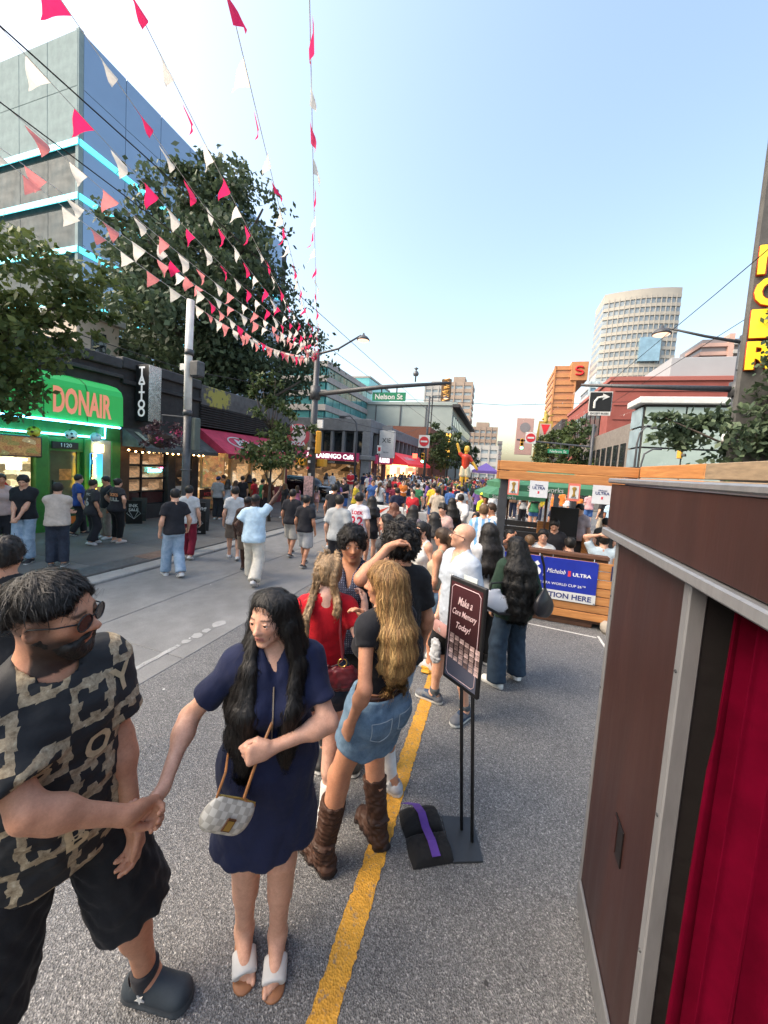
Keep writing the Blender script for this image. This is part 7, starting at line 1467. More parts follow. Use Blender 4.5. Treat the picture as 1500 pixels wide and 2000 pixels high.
for sg in (-1, 1):
    for j, (xo, yo, ze) in enumerate(((.07, .15, .12), (.09, .155, .08), (.11, .145, .06), (.13, .125, .07), (.15, .09, .1), (.16, .04, .14))): gd.append([P_.H(sg*(.24+.02*j), .0-.05*j, .28), P_.H(sg*(.345+.006*j), -.02-.05*j, -.14), T(sg*(.09+.012*j), .085-.016*j, .47), T(sg*(xo+.01)*(.72 if sg < 0 else 1), yo-.005, .32), T(sg*xo*(.66 if sg < 0 else 1.03), yo-.005, .18), T(sg*xo*(.6 if sg < 0 else 1), yo-.02, ze)])
for j in range(7): a = (-75+150*j/6)*D2R; gd.append([P_.H(.3*math.sin(a), -.1-.3*math.cos(a), .1), P_.H(.33*math.sin(a), -.1-.33*math.cos(a), -.3), T(.13*math.sin(a), -.12*math.cos(a)-.03, .42), T(.14*math.sin(a), -.15, .2)])
P_.hair('long', (.010, .0085, .0075), .35, guides=gd, vox=.0068, strands=4200, swidth=.0011, face=.1, seed=5, lr=.0145, wide=.07)
for i in (0, 1):   # slides
    a = P_.ank[i]; R = rotz(P_.feet[i][3]*D2R); L = lambda x, y, z: a+R @ V3(x, y, z)
    S = Sdf(); S.cone(L(0, -.06, -.083), L(0, .135, -.083), .036, .049, .01, flat=(0, 0, 1), fs=.32); S.cut(L(0, 0, -.0985), (0, 0, -1)); P_.mesh('slide_sole', S, M('tan_leather', (.30, .13, .06), .5, 0, .15, 20), .0055)
    S = Sdf(); S.cone(L(0, .045, -.05), L(0, .138, -.066), .052, .053, .01, flat=(0, 0, 1), fs=.62, cap=True); S.cut(L(0, 0, -.088), (0, 0, -1)); P_.mesh('slide_strap', S, M('white_leather', (.58, .57, .55), .55, 0, .05, 20, .2, 200), .0055)
WOMAN = P_
# her checked bag and strap
c = P_.world(T(.17, .20, -.17)); bgp = hz(446, 1590, 1.36); bag = thing('handbag', 'small cream checked handbag on tan strap across the navy dress', 'handbag', tuple(bgp), math.radians(-144+14)); bag.rotation_euler[1] = -.62
m, nt, bs = newmat('checked_canvas'); ck = N(nt, 'ShaderNodeTexChecker', i_Scale=46.); ck.inputs['Color1'].default_value = (.60, .56, .48, 1); ck.inputs['Color2'].default_value = (.42, .385, .32, 1); nt.links.new(coords(nt, 'Object', (1, .02, 1)), ck.inputs[0]); nt.links.new(ck.outputs[0], bs.inputs['Base Color']); bs.inputs['Roughness'].default_value = .5
S = Sdf(); S.cone((-.05, 0, -.016), (.05, 0, -.016), .05, .05, .02, flat=(0, 1, 0), fs=.62); S.cone((-.06, 0, .03), (.06, 0, .03), .025, .025, .03, flat=(0, 1, 0), fs=.4); V_, Q_ = S.surf(.005); npmesh('pouch', V_, Q_, m, bag)
pl = bk('badge', bag, -.022, .016, .031, .038, -.035, .012, M('badge_brown', (.10, .04, .015), .4), .003); bk('badge_plate', pl, -.013, .013, .0035, .005, -.017, .017, M('brass', (.45, .3, .09), .3, .9)); mb = MB(); mb.tube([(-.08, 0, .055), (0, .004, .062), (.08, 0, .055)], .004, 6); mb.build('zip', M('brass', (.45, .3, .09), .3, .9), bag)
fist = hz(507, 1470, 1.42); neck_ = P_.world(P_.T(-.03, .11, .33)); LEA = M('tan_strap', (.36, .15, .05), .5, 0, .15, 30); mb = MB(); A = np.array(bgp); rz = rotz((-144+14)*D2R) @ roty(-.62); lp = lambda p: tuple(rz.T @ (np.array(p)-A))
e1 = hz(476, 1560, 1.37); mb.tube([(-.085, 0, .045), lp(e1)], .006, 6); mb.tube([lp(e1), lp(fist), lp(neck_), lp(P_.world(P_.T(-.10, .10, .44)))], .0065, 6); mb.tube([(.085, 0, .045), (.10, -.02, .12), lp(P_.world(P_.T(.17, -.02, .1)))], .005, 6); mb.build('strap', LEA, bag)
# --- dark head behind the man at the left edge
p0 = G(8, 1058, 1.70); P_ = Person('person with cropped dark hair standing behind the gold tee man', p0*[1, 1, 0], 40, 1.72, 'm', 1., skin='tan', vox=.012, det=1); P_.body(); P_.top((.02, .02, .022), .6); P_.bottoms((.02, .02, .025)); P_.shoes((.05, .05, .05)); P_.hair('curly', 'black', 1.1, bumps=.004, vox=.008, strands=500)
# --- girl in red tee with braids, back to camera
VM = .0086
pos = V3(-.95, 2.03, 0); yw = 24; h = 1.76
P_ = Person('girl with two blonde braids in tight red tee and dark denim shorts, seen from behind', pos, yw, h, 'f', 1.0, skin='fair', vox=VM, det=1, head=(-14, -2, 0), feet=[ft(pos, yw, h, -1.08, 2.1, 30), ft(pos, yw, h, *G(636, 1592)[:2], 10)], hands=[None, W2L(pos, yw, h, hz(712, 1188, 2.3))], elbow=[None, W2L(pos, yw, h, hz(690, 1285, 2.15))], curl=(.3, .5))
P_.body('ltbrown'); P_.top((.50, .008, .018), .45, hem=.02, inf=.008, loose=.003, fold=.004, tuck=True); P_.bottoms(None, 'shorts', .42, mat=DENIMN, waist=.10, flare=.012); P_.shoes((.75, .75, .74), sock=(.75, .75, .74), sockh=.14)
H = P_.H; gs = []
for sg in (-1, 1): gs.append([H(sg*.10, .22, .50), H(sg*.20, .0, .52), H(sg*.25, -.25, .38), H(sg*.24, -.42, .10), H(sg*.24, -.42, -.22), H(sg*.30, -.36, -.45)]+([P_.T(-.115, -.14, .44), P_.T(-.115, -.155, .24)] if sg < 0 else [P_.T(.07, -.13, .52), P_.T(.06, -.13, .45)]))
P_.hair('braid', (.20, .125, .065), .4, guides=gs, col2=(.42, .30, .17), streak=.5, vox=.0055, strands=900, swidth=.0014, nape=-.3)
sb = thing('shoulder_bag', 'maroon shoulder bag with gold ring on the red tee girl', 'handbag', tuple(P_.world(P_.T(.10, -.13, .12))), math.radians(yw)); S = Sdf(); S.cone((-.06, -.01, -.06), (.06, -.02, -.06), .075, .075, .02, flat=(0, 1, 0), fs=.5); S.disp = wav(4, 40, .004); V_, Q_ = S.surf(.008, amp=.004); npmesh('pouch', V_, Q_, M('maroon_leather', (.11, .012, .018), .4, 0, .2, 20), sb); ring_ = [(.02+.026*math.cos(a), -.05, .06+.026*math.sin(a)) for a in np.linspace(0, 6.283, 17)]; MB().tube(ring_, .004, 6, False).build('ring', M('brass', (.45, .3, .09), .3, .9), sb); lw = lambda p: tuple(rotz(-yw*D2R) @ (P_.world(p)-np.array(sb.location))); MB().tube([(.02, -.05, .086), lw(P_.T(.095, -.135, .35)), lw(P_.T(.09, -.07, .52)), lw(P_.T(.09, .06, .50)), lw(P_.T(.11, .12, .30))], .009, 6).build('strap', M('maroon_leather', (.11, .012, .018), .4, 0, .2, 20), sb)
# --- boy in dotted navy shirt
pos = V3(-1.03, 2.56, 0); yw = yaw_to_cam(pos)-6; h = 1.86
P_ = Person('young man with thick black fringe in navy dotted shirt facing the camera', pos, yw, h, 'm', .98, skin=srgb(186, 132, 98), vox=VM, det=2, head=(12, -2, 3), curl=(.4, .4)); P_.gaze = .35
P_.body('black', beard=.12, lipc=srgb(150, 88, 76)); P_.top(None, .75, collar=True, vneck=.13, mat=dots(), inf=.016, loose=.02); P_.bottoms((.008, .008, .009)); P_.shoes((.02, .02, .02)); P_.hair('short', 'black', 1.7, fringe=.0, face=.03, vox=.0068, strands=1800, swidth=.002, bumps=.004, side=.5)
# --- blonde in denim skirt and boots
pos = V3(-.66, 1.93, 0); yw = 58; h = 1.85
P_ = Person('blonde long haired woman in black tee, denim mini skirt and brown boots', pos, yw, h, 'f', .98, skin='tan', vox=.0076, det=2, head=(44, -3, 0), feet=[ft(pos, yw, h, -.80, 1.81, 66), ft(pos, yw, h, -.55, 2.06, 52, .0)], pelvis=W2L(pos, yw, h, (-.56, 1.95, 0))[:2].tolist()+[None], hands=[W2L(pos, yw, h, hz(684, 1415, 1.87)), W2L(pos, yw, h, hz(716, 1215, 2.12))], elbow=[(-.3, -.9, 0), (.5, -.2, -.8)], curl=(.55, .4), lean=-2)
P_.body('ltbrown'); P_.top((.012, .013, .017), .32, hem=.02, inf=.007, loose=.004, fold=.004, tuck=True); sk = P_.bottoms(None, 'skirt', .52, mat=DENIM, waist=.075, inf=.012, flare=.004, fold=.003, vox=.0062); P_.shoes((.055, .026, .017), (.02, .012, .01), 'boot', vox=.0062)
S = Sdf(); S.cone(P_.P0+P_.Rt @ V3(0, 0, .066), P_.P0+P_.Rt @ V3(0, 0, .096), .154, .148, .005, flat=P_.Rp[:, 1], fs=.72, cap=True); P_.mesh('belt', S, M('belt_leather', (.035, .014, .009), .4, 0, .2, 20))
bv = BVHTree.FromPolygons([v.co for v in sk.data.vertices], [p.vertices for p in sk.data.polygons]); bo = Vector(P_.P0*P_.k)
for px0 in (-.085, .085):
    L = [(-.058, .03), (.058, .03), (.055, -.06), (0, -.085), (-.055, -.06), (-.058, .03)]; pts = []
    for (xa, za), (xb, zb) in zip(L, L[1:]):
        for t_ in (0, .33, .66):
            o = Vector((P_.P0+P_.Rp @ V3(px0+xa+(xb-xa)*t_, -.4, -.04+za+(zb-za)*t_))*P_.k); hit = bv.ray_cast(o, Vector(P_.Rp @ V3(0, 1, 0)))
            if hit[0] is not None: pts.append(tuple(hit[0]-Vector(P_.Rp @ V3(0, .002, 0))))
    MB().tube(pts+pts[:1], .0024, 5, False).build('pocket_stitching', M('stitch', (.35, .42, .48), .8), P_.root)
for i in (0, 1):
    c = P_.ank[i]+V3(0, 0, .055); MB().lathe([(.066, -.012), (.068, 0), (.066, .012)], 18).build('boot_strap', M('boot_strap_leather', (.035, .016, .011), .45), P_.root, True, tuple(c*P_.k)).scale = (1, 1.1, 1)
gd = []; H, T = P_.H, P_.T
for j in range(13): a = (-105+200*j/12)*D2R; s_, c_ = math.sin(a), math.cos(a); o = .012*math.sin(j*2.3); gd.append([H(.29*s_, -.12-.29*c_, .18), H(.34*s_, -.12-.35*c_, -.22), T(.085*s_+.005, -.10*c_-.055, .45), T(.08*s_+o*.6+.01, -.09*c_-.075, .35), T(.07*s_-o*.6+.015, -.07*c_-.08, .27), T(.055*s_+.02, -.05*c_-.08, .21-.04*math.cos(j*1.9))])
P_.hair('long', (.19, .095, .036), .4, guides=gd, vox=.0074, strands=3200, swidth=.0015, col2=(.52, .33, .13), streak=.75, seed=9, lr=.018); S = Sdf(); S.ell(H(0, -.47, .12), (.018, .014, .02), None, .01); P_.mesh('hair_clip', S, M('clip_pearl', (.7, .62, .55), .3))
# --- curly haired young man, arm raised behind head
g_, _ = place((758, 1515), 1030); pos = V3(-.60, 2.52, 0); yw = 40; h = 1.92
P_ = Person('young man with dark curly hair in black tee touching his head, white sneakers', pos, yw, h, 'm', .95, skin='tan', vox=VM, det=1, head=(8, -4, 0), feet=[ft(pos, yw, h, *G(762, 1540)[:2], 70), ft(pos, yw, h, *G(745, 1492)[:2], 78)], hands=[W2L(pos, yw, h, hz(757, 1070, 2.40)), None], elbow=[W2L(pos, yw, h, hz(712, 1100, 2.2)), None], hdir=(V3(.9, .2, .3), None), curl=(.5, .4))
P_.body(); P_.top((.012, .012, .013), .7); P_.bottoms(None, 'shorts', .9, mat=DENIML, flare=.03); P_.shoes((.74, .74, .74), (.6, .6, .6), accent=(.36, .38, .42), sock=(.74, .74, .73), sockh=.2); P_.hair('curly', 'black', 3., bumps=.009, vox=.0072, strands=1500, fringe=.0, nape=-.42, swidth=.0028)
# --- bald man in pale polo
pos = V3(-.30, 3.5, 0); yw = 128; h = 1.86
P_ = Person('bald man with glasses and moustache in pale blue polo and black shorts', pos, yw, h, 'm', 1.04, skin='light', vox=VM, det=2, head=(-34, 13, 0), feet=[ft(pos, yw, h, -.12, 3.42, 150), ft(pos, yw, h, -.44, 3.56, 78)], curl=(.4, .4), hands=[None, W2L(pos, yw, h, hz(846, 1245, 3.45))])
P_.body((.09, .06, .045), beard=.35, scalp=.12); P_.top((.40, .45, .52), .78, hem=-.12, collar=True, vneck=.09, inf=.016, loose=.022, fold=.0035); P_.bottoms((.01, .01, .011), 'shorts', .95, flare=.03); P_.shoes((.025, .05, .10), (.65, .66, .64), accent=(.12, .13, .15), sock=(.08, .09, .1), sockh=.05); P_.glasses(False); S = Sdf(); S.chain([P_.H(-.11, .31, -.25), P_.H(-.06, .365, -.205), P_.H(.06, .365, -.205), P_.H(.11, .31, -.25)], [.02*P_.hh, .03*P_.hh, .03*P_.hh, .02*P_.hh], .008); P_.mesh('moustache', S, hairmat(), .005, 0, (.06, .035, .02)); P_.printed('chest_mark', '✓', 'shirt', .06, (-.09, .36), M('text_white', (.75, .75, .76), .5), 1)
fp = thing('waist_bag', 'dusty pink waist bag worn by the bald man', 'bag', tuple(hz(862, 1228, 3.36)), math.radians(yw+8)); S = Sdf(); S.cone((-.06, 0, 0), (.06, 0, 0), .062, .062, .02, flat=(0, 1, 0), fs=.5); V_, Q_ = S.surf(.008); npmesh('pouch', V_, Q_, cloth((.40, .22, .20), key='pink_canvas'), fp); text('lettering', 'FE', .04, WHITEP, fp, (-.01, .034, 0), (-1, 0, 0), AZ, depth=.001); MB().tube([(-.12, -.02, .03), (0, .03, .035), (.12, -.02, .03)], .006, 5).build('strap', cloth((.40, .22, .20), key='pink_canvas'), fp)
ct = thing('held_cap', 'pale grey cap held low by the bald man', 'cap', tuple(hz(851, 1262, 3.42)), 0); S = Sdf(); S.cone((0, 0, .02), (0, 0, -.10), .055, .062, .02, flat=(.6, .8, 0), fs=.5); S.disp = wav(4, 40, .004); V_, Q_ = S.surf(.008, amp=.004); npmesh('crown', V_, Q_, cloth((.45, .47, .5), key='cap_grey'), ct)
# --- woman in white with straight black hair
pos = V3(-.05, 4.5, 0); P_ = Person('woman with straight black hair in white shirt and black trousers behind bald man', pos, 40, 1.76, 'f', 1., skin='light', vox=.0115, det=1); P_.body(); P_.top((.48, .48, .49), 1.3, hem=.0, inf=.02, loose=.02); P_.bottoms((.008, .008, .009), 'pants', .9, flare=.01); P_.shoes((.01, .01, .01), kind='flat'); P_.hair('long', 'black', .8, length=.5, strands=900, vox=.0095)
b2 = thing('tote_bag', 'white and black shoulder bag between the poster and green blouse woman', 'handbag', tuple(hz(972, 1165, 4.0)), .4); S = Sdf(); S.cone((-.06, 0, -.06), (.1, 0, -.1), .11, .10, .02, flat=(0, 1, 0), fs=.45); S.cone((-.1, 0, .02), (.0, 0, .06), .05, .03, .03, flat=(0, 1, 0), fs=.4); V_, Q_ = S.surf(.012); npmesh('body', V_, Q_, M('bag_white', (.6, .61, .66), .45, 0, .05, 5), b2); MB().tube([(-.1, 0, .02), (-.08, 0, .14), (.06, .0, .16), (.16, .05, .42)], .012, 6).build('strap', BLK, b2); MB().tube([(-.18, -.03, -.08), (0, -.05, -.17), (.17, -.04, -.17)], .016, 6).build('trim', BLK, b2)
# --- woman in green with long wavy hair
pos = V3(.27, 4.1, 0); yw = 22; h = 1.68
P_ = Person('woman with long wavy black hair, dark green blouse and flared jeans seen from behind', pos, yw, h, 'f', 1.08, skin='light', vox=.0105, det=1, feet=[ft(pos, yw, h, .16, 4.10, 60), ft(pos, yw, h, .38, 4.32, 10, .02, 12)], head=(15, -10, 0))
P_.body(); P_.top((.014, .034, .022), 1.55, hem=-.14, inf=.022, loose=.03, fold=.009); P_.bottoms(None, 'pants', 1.06, mat=DENIMD, flare=.045); P_.shoes((.7, .7, .68))
gd = []
for j in range(12): a = (-100+200*j/11)*D2R; s_, c_ = math.sin(a), math.cos(a); o = .02*math.sin(j*2.3); gd.append([P_.H(.29*s_, -.12-.29*c_, .18), P_.H(.36*s_, -.12-.37*c_, -.22), P_.T(.15*s_, -.13*c_-.055, .45), P_.T(.165*s_+o, -.14*c_-.07, .28), P_.T(.15*s_-o, -.13*c_-.08, .12), P_.T(.14*s_+o, -.11*c_-.09, .0), P_.T(.11*s_, -.10*c_-.08, -.12)])
P_.hair('long', (.008, .0075, .007), .8, guides=gd, vox=.0105, strands=2400, swidth=.0025, bumps=.005, lr=.024); b3 = thing('tote_bag', 'black tote bag at the hip of the green blouse woman', 'handbag', tuple(hz(1062, 1170, 4.1)), .9); S = Sdf(); S.cone((-.02, 0, -.07), (.06, 0, -.1), .12, .11, .02, flat=(0, 1, 0), fs=.5); S.cone((0, 0, .0), (0, 0, .1), .08, .03, .05, flat=(0, 1, 0), fs=.4); V_, Q_ = S.surf(.014); npmesh('body', V_, Q_, M('bag_black_leather', (.012, .012, .016), .4, 0, .2, 6), b3); MB().tube([(.0, 0, .1), (-.05, 0, .35), (-.12, .0, .48)], .012, 6).build('strap', BLK, b3)
# ================================================================== PEOPLE FURTHER BACK
def byhead(px, py, h): return G(px, py, h)*[1, 1, 0]
WHT_ = (.50, .50, .50); BLK_ = (.023, .023, .026); NVY = (.015, .02, .045); CRM = (.62, .58, .50); GRY = (.33, .34, .35)
def walker(ph=.28): return [(-.09, ph, 0, 2), (.09, -ph, .03, -2, 22)]
def mid(label, pos, yaw, h, sex='m', w=1., skin='light', top=(BLK_, .6), bot=('pants', BLK_, .95, .01), shoe=WHT_, hair=('short', 'black'), vox=.0165, det=1, group=None, after=None, **kw):
    p = Person(label, pos, yaw, h, sex, w, skin=skin, vox=vox, det=det, group=group, **kw); p.body(hair[1] if isinstance(hair[1], (str, tuple)) else 'black')
    tk = dict(top[2]) if len(top) > 2 else {}
    p.top(top[0], top[1], **tk)
    if bot: bm = bot[1]; p.bottoms(bm if isinstance(bm, tuple) else None, bot[0], bot[2], flare=bot[3], mat=None if isinstance(bm, tuple) else bm, **(bot[4] if len(bot) > 4 else {}))
    if shoe: p.shoes(shoe, sock=kw.get('sock'))
    if hair[0] == 'cap': p.hair('short', hair[1], .5); p.cap(hair[2], hair[3])
    elif hair[0]: p.hair(hair[0], hair[1], **(hair[2] if len(hair) > 2 else {}))
    return p
def onfoot(feet, head, z=0.): g, h = place(feet, head, z); return g, h
TW = M('text_white', (.75, .75, .76), .5); TR = M('number_red', (.55, .02, .06), .6)
g, h = onfoot((338, 1126), 953); mid('man in black tee, black cap and pale wide jeans walking on the kerb', g, 62, h, skin='light', w=.95, top=(BLK_, .62, dict(loose=.02)), bot=('pants', DENIML, 1., .035), hair=('cap', 'black', BLK_, False), feet=walker(.17), curl=(.7, .7), vox=.0135, hands=[None, (.28, .12, .92)])
g, h = onfoot((366, 1092), 948); mid('young man in white tee and dark red trousers beside capped man', g, 30, h, skin='light', w=.92, top=(WHT_, .62), bot=('pants', (.20, .012, .03), .97, .015), feet=walker(.12))
g, h = onfoot((112, 1106), 943, .085); mid('man with folded arms in beige polo and dark jeans on the pavement', g, 48, h, w=1.08, skin='light', top=((.50, .42, .36), .7, dict(collar=True, loose=.02)), bot=('pants', DENIMN, .98, .025), shoe=(.10, .095, .09), hands=[(.10, .30, 1.12), (-.10, .28, 1.14)], elbow=[(-.8, .1, -.5), (.8, .1, -.5)], vox=.0135, belly=1.12)
g, h = onfoot((48, 1098), 926, .085); mid('bearded man in black polo and blue jeans looking down with hands together', g, -150, h, w=1.02, skin='light', top=((.014, .016, .02), .68, dict(collar=True, vneck=.07)), bot=('pants', DENIML, .98, .02), shoe=BLK_, hands=[(-.03, .24, .88), (.03, .24, .89)], head=(15, -24, 0), vox=.0135, curl=(.6, .6))
g, h = onfoot((2, 1085), 925, .085); mid('person in pale pink top and black trousers at left edge', g, -100, h, 'f', skin='tan', top=((.48, .36, .33), .9, dict(loose=.03)), hair=('short', 'brown', dict(vol=1.4)))
g, h = onfoot((152, 1045), 926, .085); mid('man in blue tee and black trousers by the green doorway', g, -18, h, skin='light', top=((.025, .06, .25), .62, dict(loose=.02)), bot=('pants', BLK_, .98, .02), feet=walker(.16), shoe=BLK_)
g, h = onfoot((180, 1064), 936, .085); p = mid('person in charcoal jersey numbered 6 and wide black trousers', g, -8, h, skin='tan', w=1.02, top=((.03, .03, .034), .8, dict(loose=.03, hem=-.14)), bot=('pants', BLK_, .98, .04), feet=walker(.08)); p.printed('number', '6', 'shirt', .28, (0, .2), M('number_grey', (.38, .38, .38), .6), -1, .01); p.printed('lettering', 'PETIC', 'shirt', .08, (0, .41), M('number_grey', (.38, .38, .38), .6), -1, .002)
g, h = onfoot((228, 1060), 934, .085); p = mid('woman with hands on hips in black graphic tee and leggings', g, -4, h, 'f', 1.3, skin='light', top=(BLK_, .6, dict(loose=.015)), bot=('pants', (.01, .01, .011), .86, .0), shoe=(.5, .42, .38), hair=('bun', 'black'), hands=[(-.25, .02, 1.0), (.25, .02, 1.0)], elbow=[(-1, -.4, 0), (1, -.4, 0)]); p.printed('back_print', 'ROCKS', 'shirt', .10, (0, .36), M('print_orange', (.5, .2, .08), .6), -1, .006); p.printed('back_print', 'SKULL', 'shirt', .12, (0, .24), M('print_grey', (.38, .4, .36), .6), -1, .006)
g, h = onfoot((208, 1052), 930, .085); mid('person in grey trousers partly hidden behind the graphic tee woman', g, 170, h, skin='tan', top=(BLK_, .6), bot=('pants', (.25, .21, .18), .97, .02), head=(0, -12, 0))
g, h = onfoot((492, 1137), 960); mid('dark haired man in pale blue shirt and cream trousers waving one arm', g, 22, h, w=1.12, skin='dark', belly=1.08, top=((.50, .66, .78), .62, dict(collar=True, hem=-.1, loose=.025)), bot=('pants', CRM, 1., .05), feet=[(-.1, .26, 0, 4), (.12, -.32, .05, -4, 35)], hands=[(-.30, .12, .95), (.42, .22, 1.80)], elbow=[None, (.8, -.2, -.4)], hair=('buzz', 'black', dict(vol=.3)), vox=.0135, curl=(.4, .1))
g, h = onfoot((478, 1118), 968); mid('man in brown long sleeved top walking beside the pale blue shirt', g, 26, h, skin='dark', top=((.045, .025, .018), 1.7), bot=('shorts', (.16, .12, .09), .9, .03), shoe=BLK_, feet=walker(.2), hair=('buzz', 'black', dict(vol=.4)))
g, h = onfoot((455, 1092), 949); mid('young man in white tee and brown shorts with white trainers', g, 40, h, skin='light', w=.92, top=(WHT_, .62), bot=('shorts', (.17, .13, .10), .95, .03), feet=walker(.18), sock=BLK_) if False else mid('young man in white tee and brown shorts with white trainers', g, 40, h, skin='light', w=.92, top=(WHT_, .62), bot=('shorts', (.17, .13, .10), .95, .03), feet=walker(.18))
g, h = onfoot((566, 1085), 954); mid('broad man in black tee and pale shorts walking away', g, 8, h, w=1.1, skin='tan', top=(BLK_, .68, dict(loose=.025)), bot=('shorts', (.42, .40, .36), 1.05, .04), shoe=BLK_, feet=walker(.22))
g, h = onfoot((592, 1106), 966); mid('man in black tee and light grey shorts walking away on the right', g, 4, h, w=1., skin='tan', top=(BLK_, .68, dict(loose=.02)), bot=('shorts', (.44, .44, .44), 1., .04), shoe=BLK_, feet=walker(.2), curl=(.4, .4))
mid('man in plain light grey tee walking away beside the number 22 shirt', byhead(664, 966, 1.74), 6, 1.74, w=1.05, skin='light', top=((.38, .39, .39), .75, dict(loose=.035)), bot=('shorts', BLK_, 1., .03), feet=walker(.15))
p = mid('young man in white football shirt numbered 22 and black shorts', byhead(703, 962, 1.75), 2, 1.75, w=.98, skin='light', top=((.68, .66, .70), .72, dict(loose=.03, hem=-.14)), bot=('shorts', BLK_, .95, .03), feet=walker(.15), vox=.0135, hair=('short', 'black', dict(vol=1.6))); [p.printed('number', '2', 'shirt', .26, (x_, .2), TR, -1, .008) for x_ in (-.075, .075)]; p.printed('lettering', 'LOEK', 'shirt', .10, (0, .385), TR, -1, .004)
mid('man in black sleeveless top with orange shorts beyond the grey tee', byhead(654, 946, 1.76), 5, 1.76, w=1.02, skin='tan', top=(BLK_, .35), bot=('shorts', BLK_, .9, .02))
mid('girl with long black hair in black top and denim jacket at waist', byhead(728, 968, 1.66), -6, 1.66, 'f', skin='light', top=(BLK_, .6), bot=('shorts', BLK_, .5, .01), hair=('long', 'black', dict(length=.42)))
# cluster between poster stand and parklet
mid('woman with sunglasses on her head and wavy dark hair', byhead(757, 1003, 1.66), 110, 1.66, 'f', skin='light', top=((.05, .05, .055), .5), hair=('long', 'black', dict(length=.38)), vox=.0135).glasses(True, True)
mid('dark haired woman in glasses facing right beside the sunglasses woman', byhead(783, 1004, 1.64), -120, 1.64, 'f', skin='tan', top=((.2, .18, .2), .6), hair=('long', 'black', dict(length=.3)), vox=.0135, det=2)
mid('woman with very long straight black hair holding a white sheet', byhead(808, 986, 1.65), -20, 1.65, 'f', skin='light', top=((.16, .13, .15), .6), hair=('long', 'black', dict(length=.5)), vox=.0135)
mid('woman with glasses and white sleeveless top behind the curly man', byhead(826, 1018, 1.66), 150, 1.66, 'f', skin='light', top=((.68, .66, .62), .3, dict(tank=True)), hair=('ponytail', 'black'), vox=.0135, det=2).glasses(False)
mid('woman wearing cream bandana over dark hair', byhead(850, 1000, 1.66), 60, 1.66, 'f', skin='light', top=((.40, .33, .28), .3), hair=('long', 'black', dict(length=.28)), vox=.0135).cap((.42, .34, .27), True, name='bandana')
mid('woman with brown ponytail and tan strappy top, arm hanging', byhead(868, 1030, 1.68), 70, 1.68, 'f', skin='tan', top=((.36, .30, .21), .3, dict(tank=True, hem=.06, inf=.008, loose=.0)), bot=('shorts', DENIM, .5, .01), hair=('ponytail', 'brown'), vox=.0135)
mid('boy with black fringe facing the camera in the queue', byhead(866, 984, 1.66), 165, 1.66, skin='light', top=((.55, .36, .32), .6), hair=('short', 'black', dict(vol=1.8, fringe=.6)), vox=.0135, det=2)
mid('person with black hood of hair behind the boy with fringe', byhead(884, 972, 1.68), 30, 1.68, 'f', skin='light', top=(BLK_, 1.5), hair=('long', 'black', dict(length=.5)))
p = mid('person in white hooded top with dark back emblem', byhead(901, 966, 1.70), 3, 1.70, skin='light', top=((.66, .65, .64), 1.8, dict(loose=.03, inf=.024)), hair=('short', 'black', dict(vol=1.3)), hands=[(-.05, -.22, .98), (.05, -.22, .98)]); p.printed('back_emblem', '@', 'shirt', .2, (0, .26), M('emblem_grey', (.2, .2, .2), .7), -1, .002)
def stripes(V): return np.where((np.floor(V[:, 0]/.055+.5).astype(int) % 2 == 0)[:, None], np.array([(.16, .36, .62)]), np.array([(.70, .70, .70)]))
mid('man in pale blue and white striped football shirt by the parklet post', byhead(946, 986, 1.75), 4, 1.75, w=1.05, skin='light', top=(WHT_, .72, dict(loose=.025, colf=stripes)), hair=('short', 'ltbrown'), vox=.0135)
mid('man talking beside the striped shirt with hand near his face', byhead(962, 984, 1.72), 120, 1.72, skin='tan', top=((.6, .6, .6), .6), hands=[None, (.1, .28, 1.45)], hair=('short', 'brown'))
mid('woman with auburn hair by the chevron board', byhead(771, 981, 1.62), 20, 1.62, 'f', skin='light', top=((.45, .38, .36), .6), hair=('long', (.12, .045, .025), dict(length=.1)))
mid('steward in yellow high visibility vest and cap near the parklet', byhead(944, 962, 1.72), 60, 1.72, skin='tan', top=((.55, .62, .03), .9, dict(loose=.03)), hair=('cap', 'black', (.55, .62, .05), False))
mid('short person with dark hair left of the striped shirt', byhead(932, 1000, 1.55), 160, 1.55, 'f', skin='tan', top=(GRY, .6), hair=('long', 'black', dict(length=.2)))
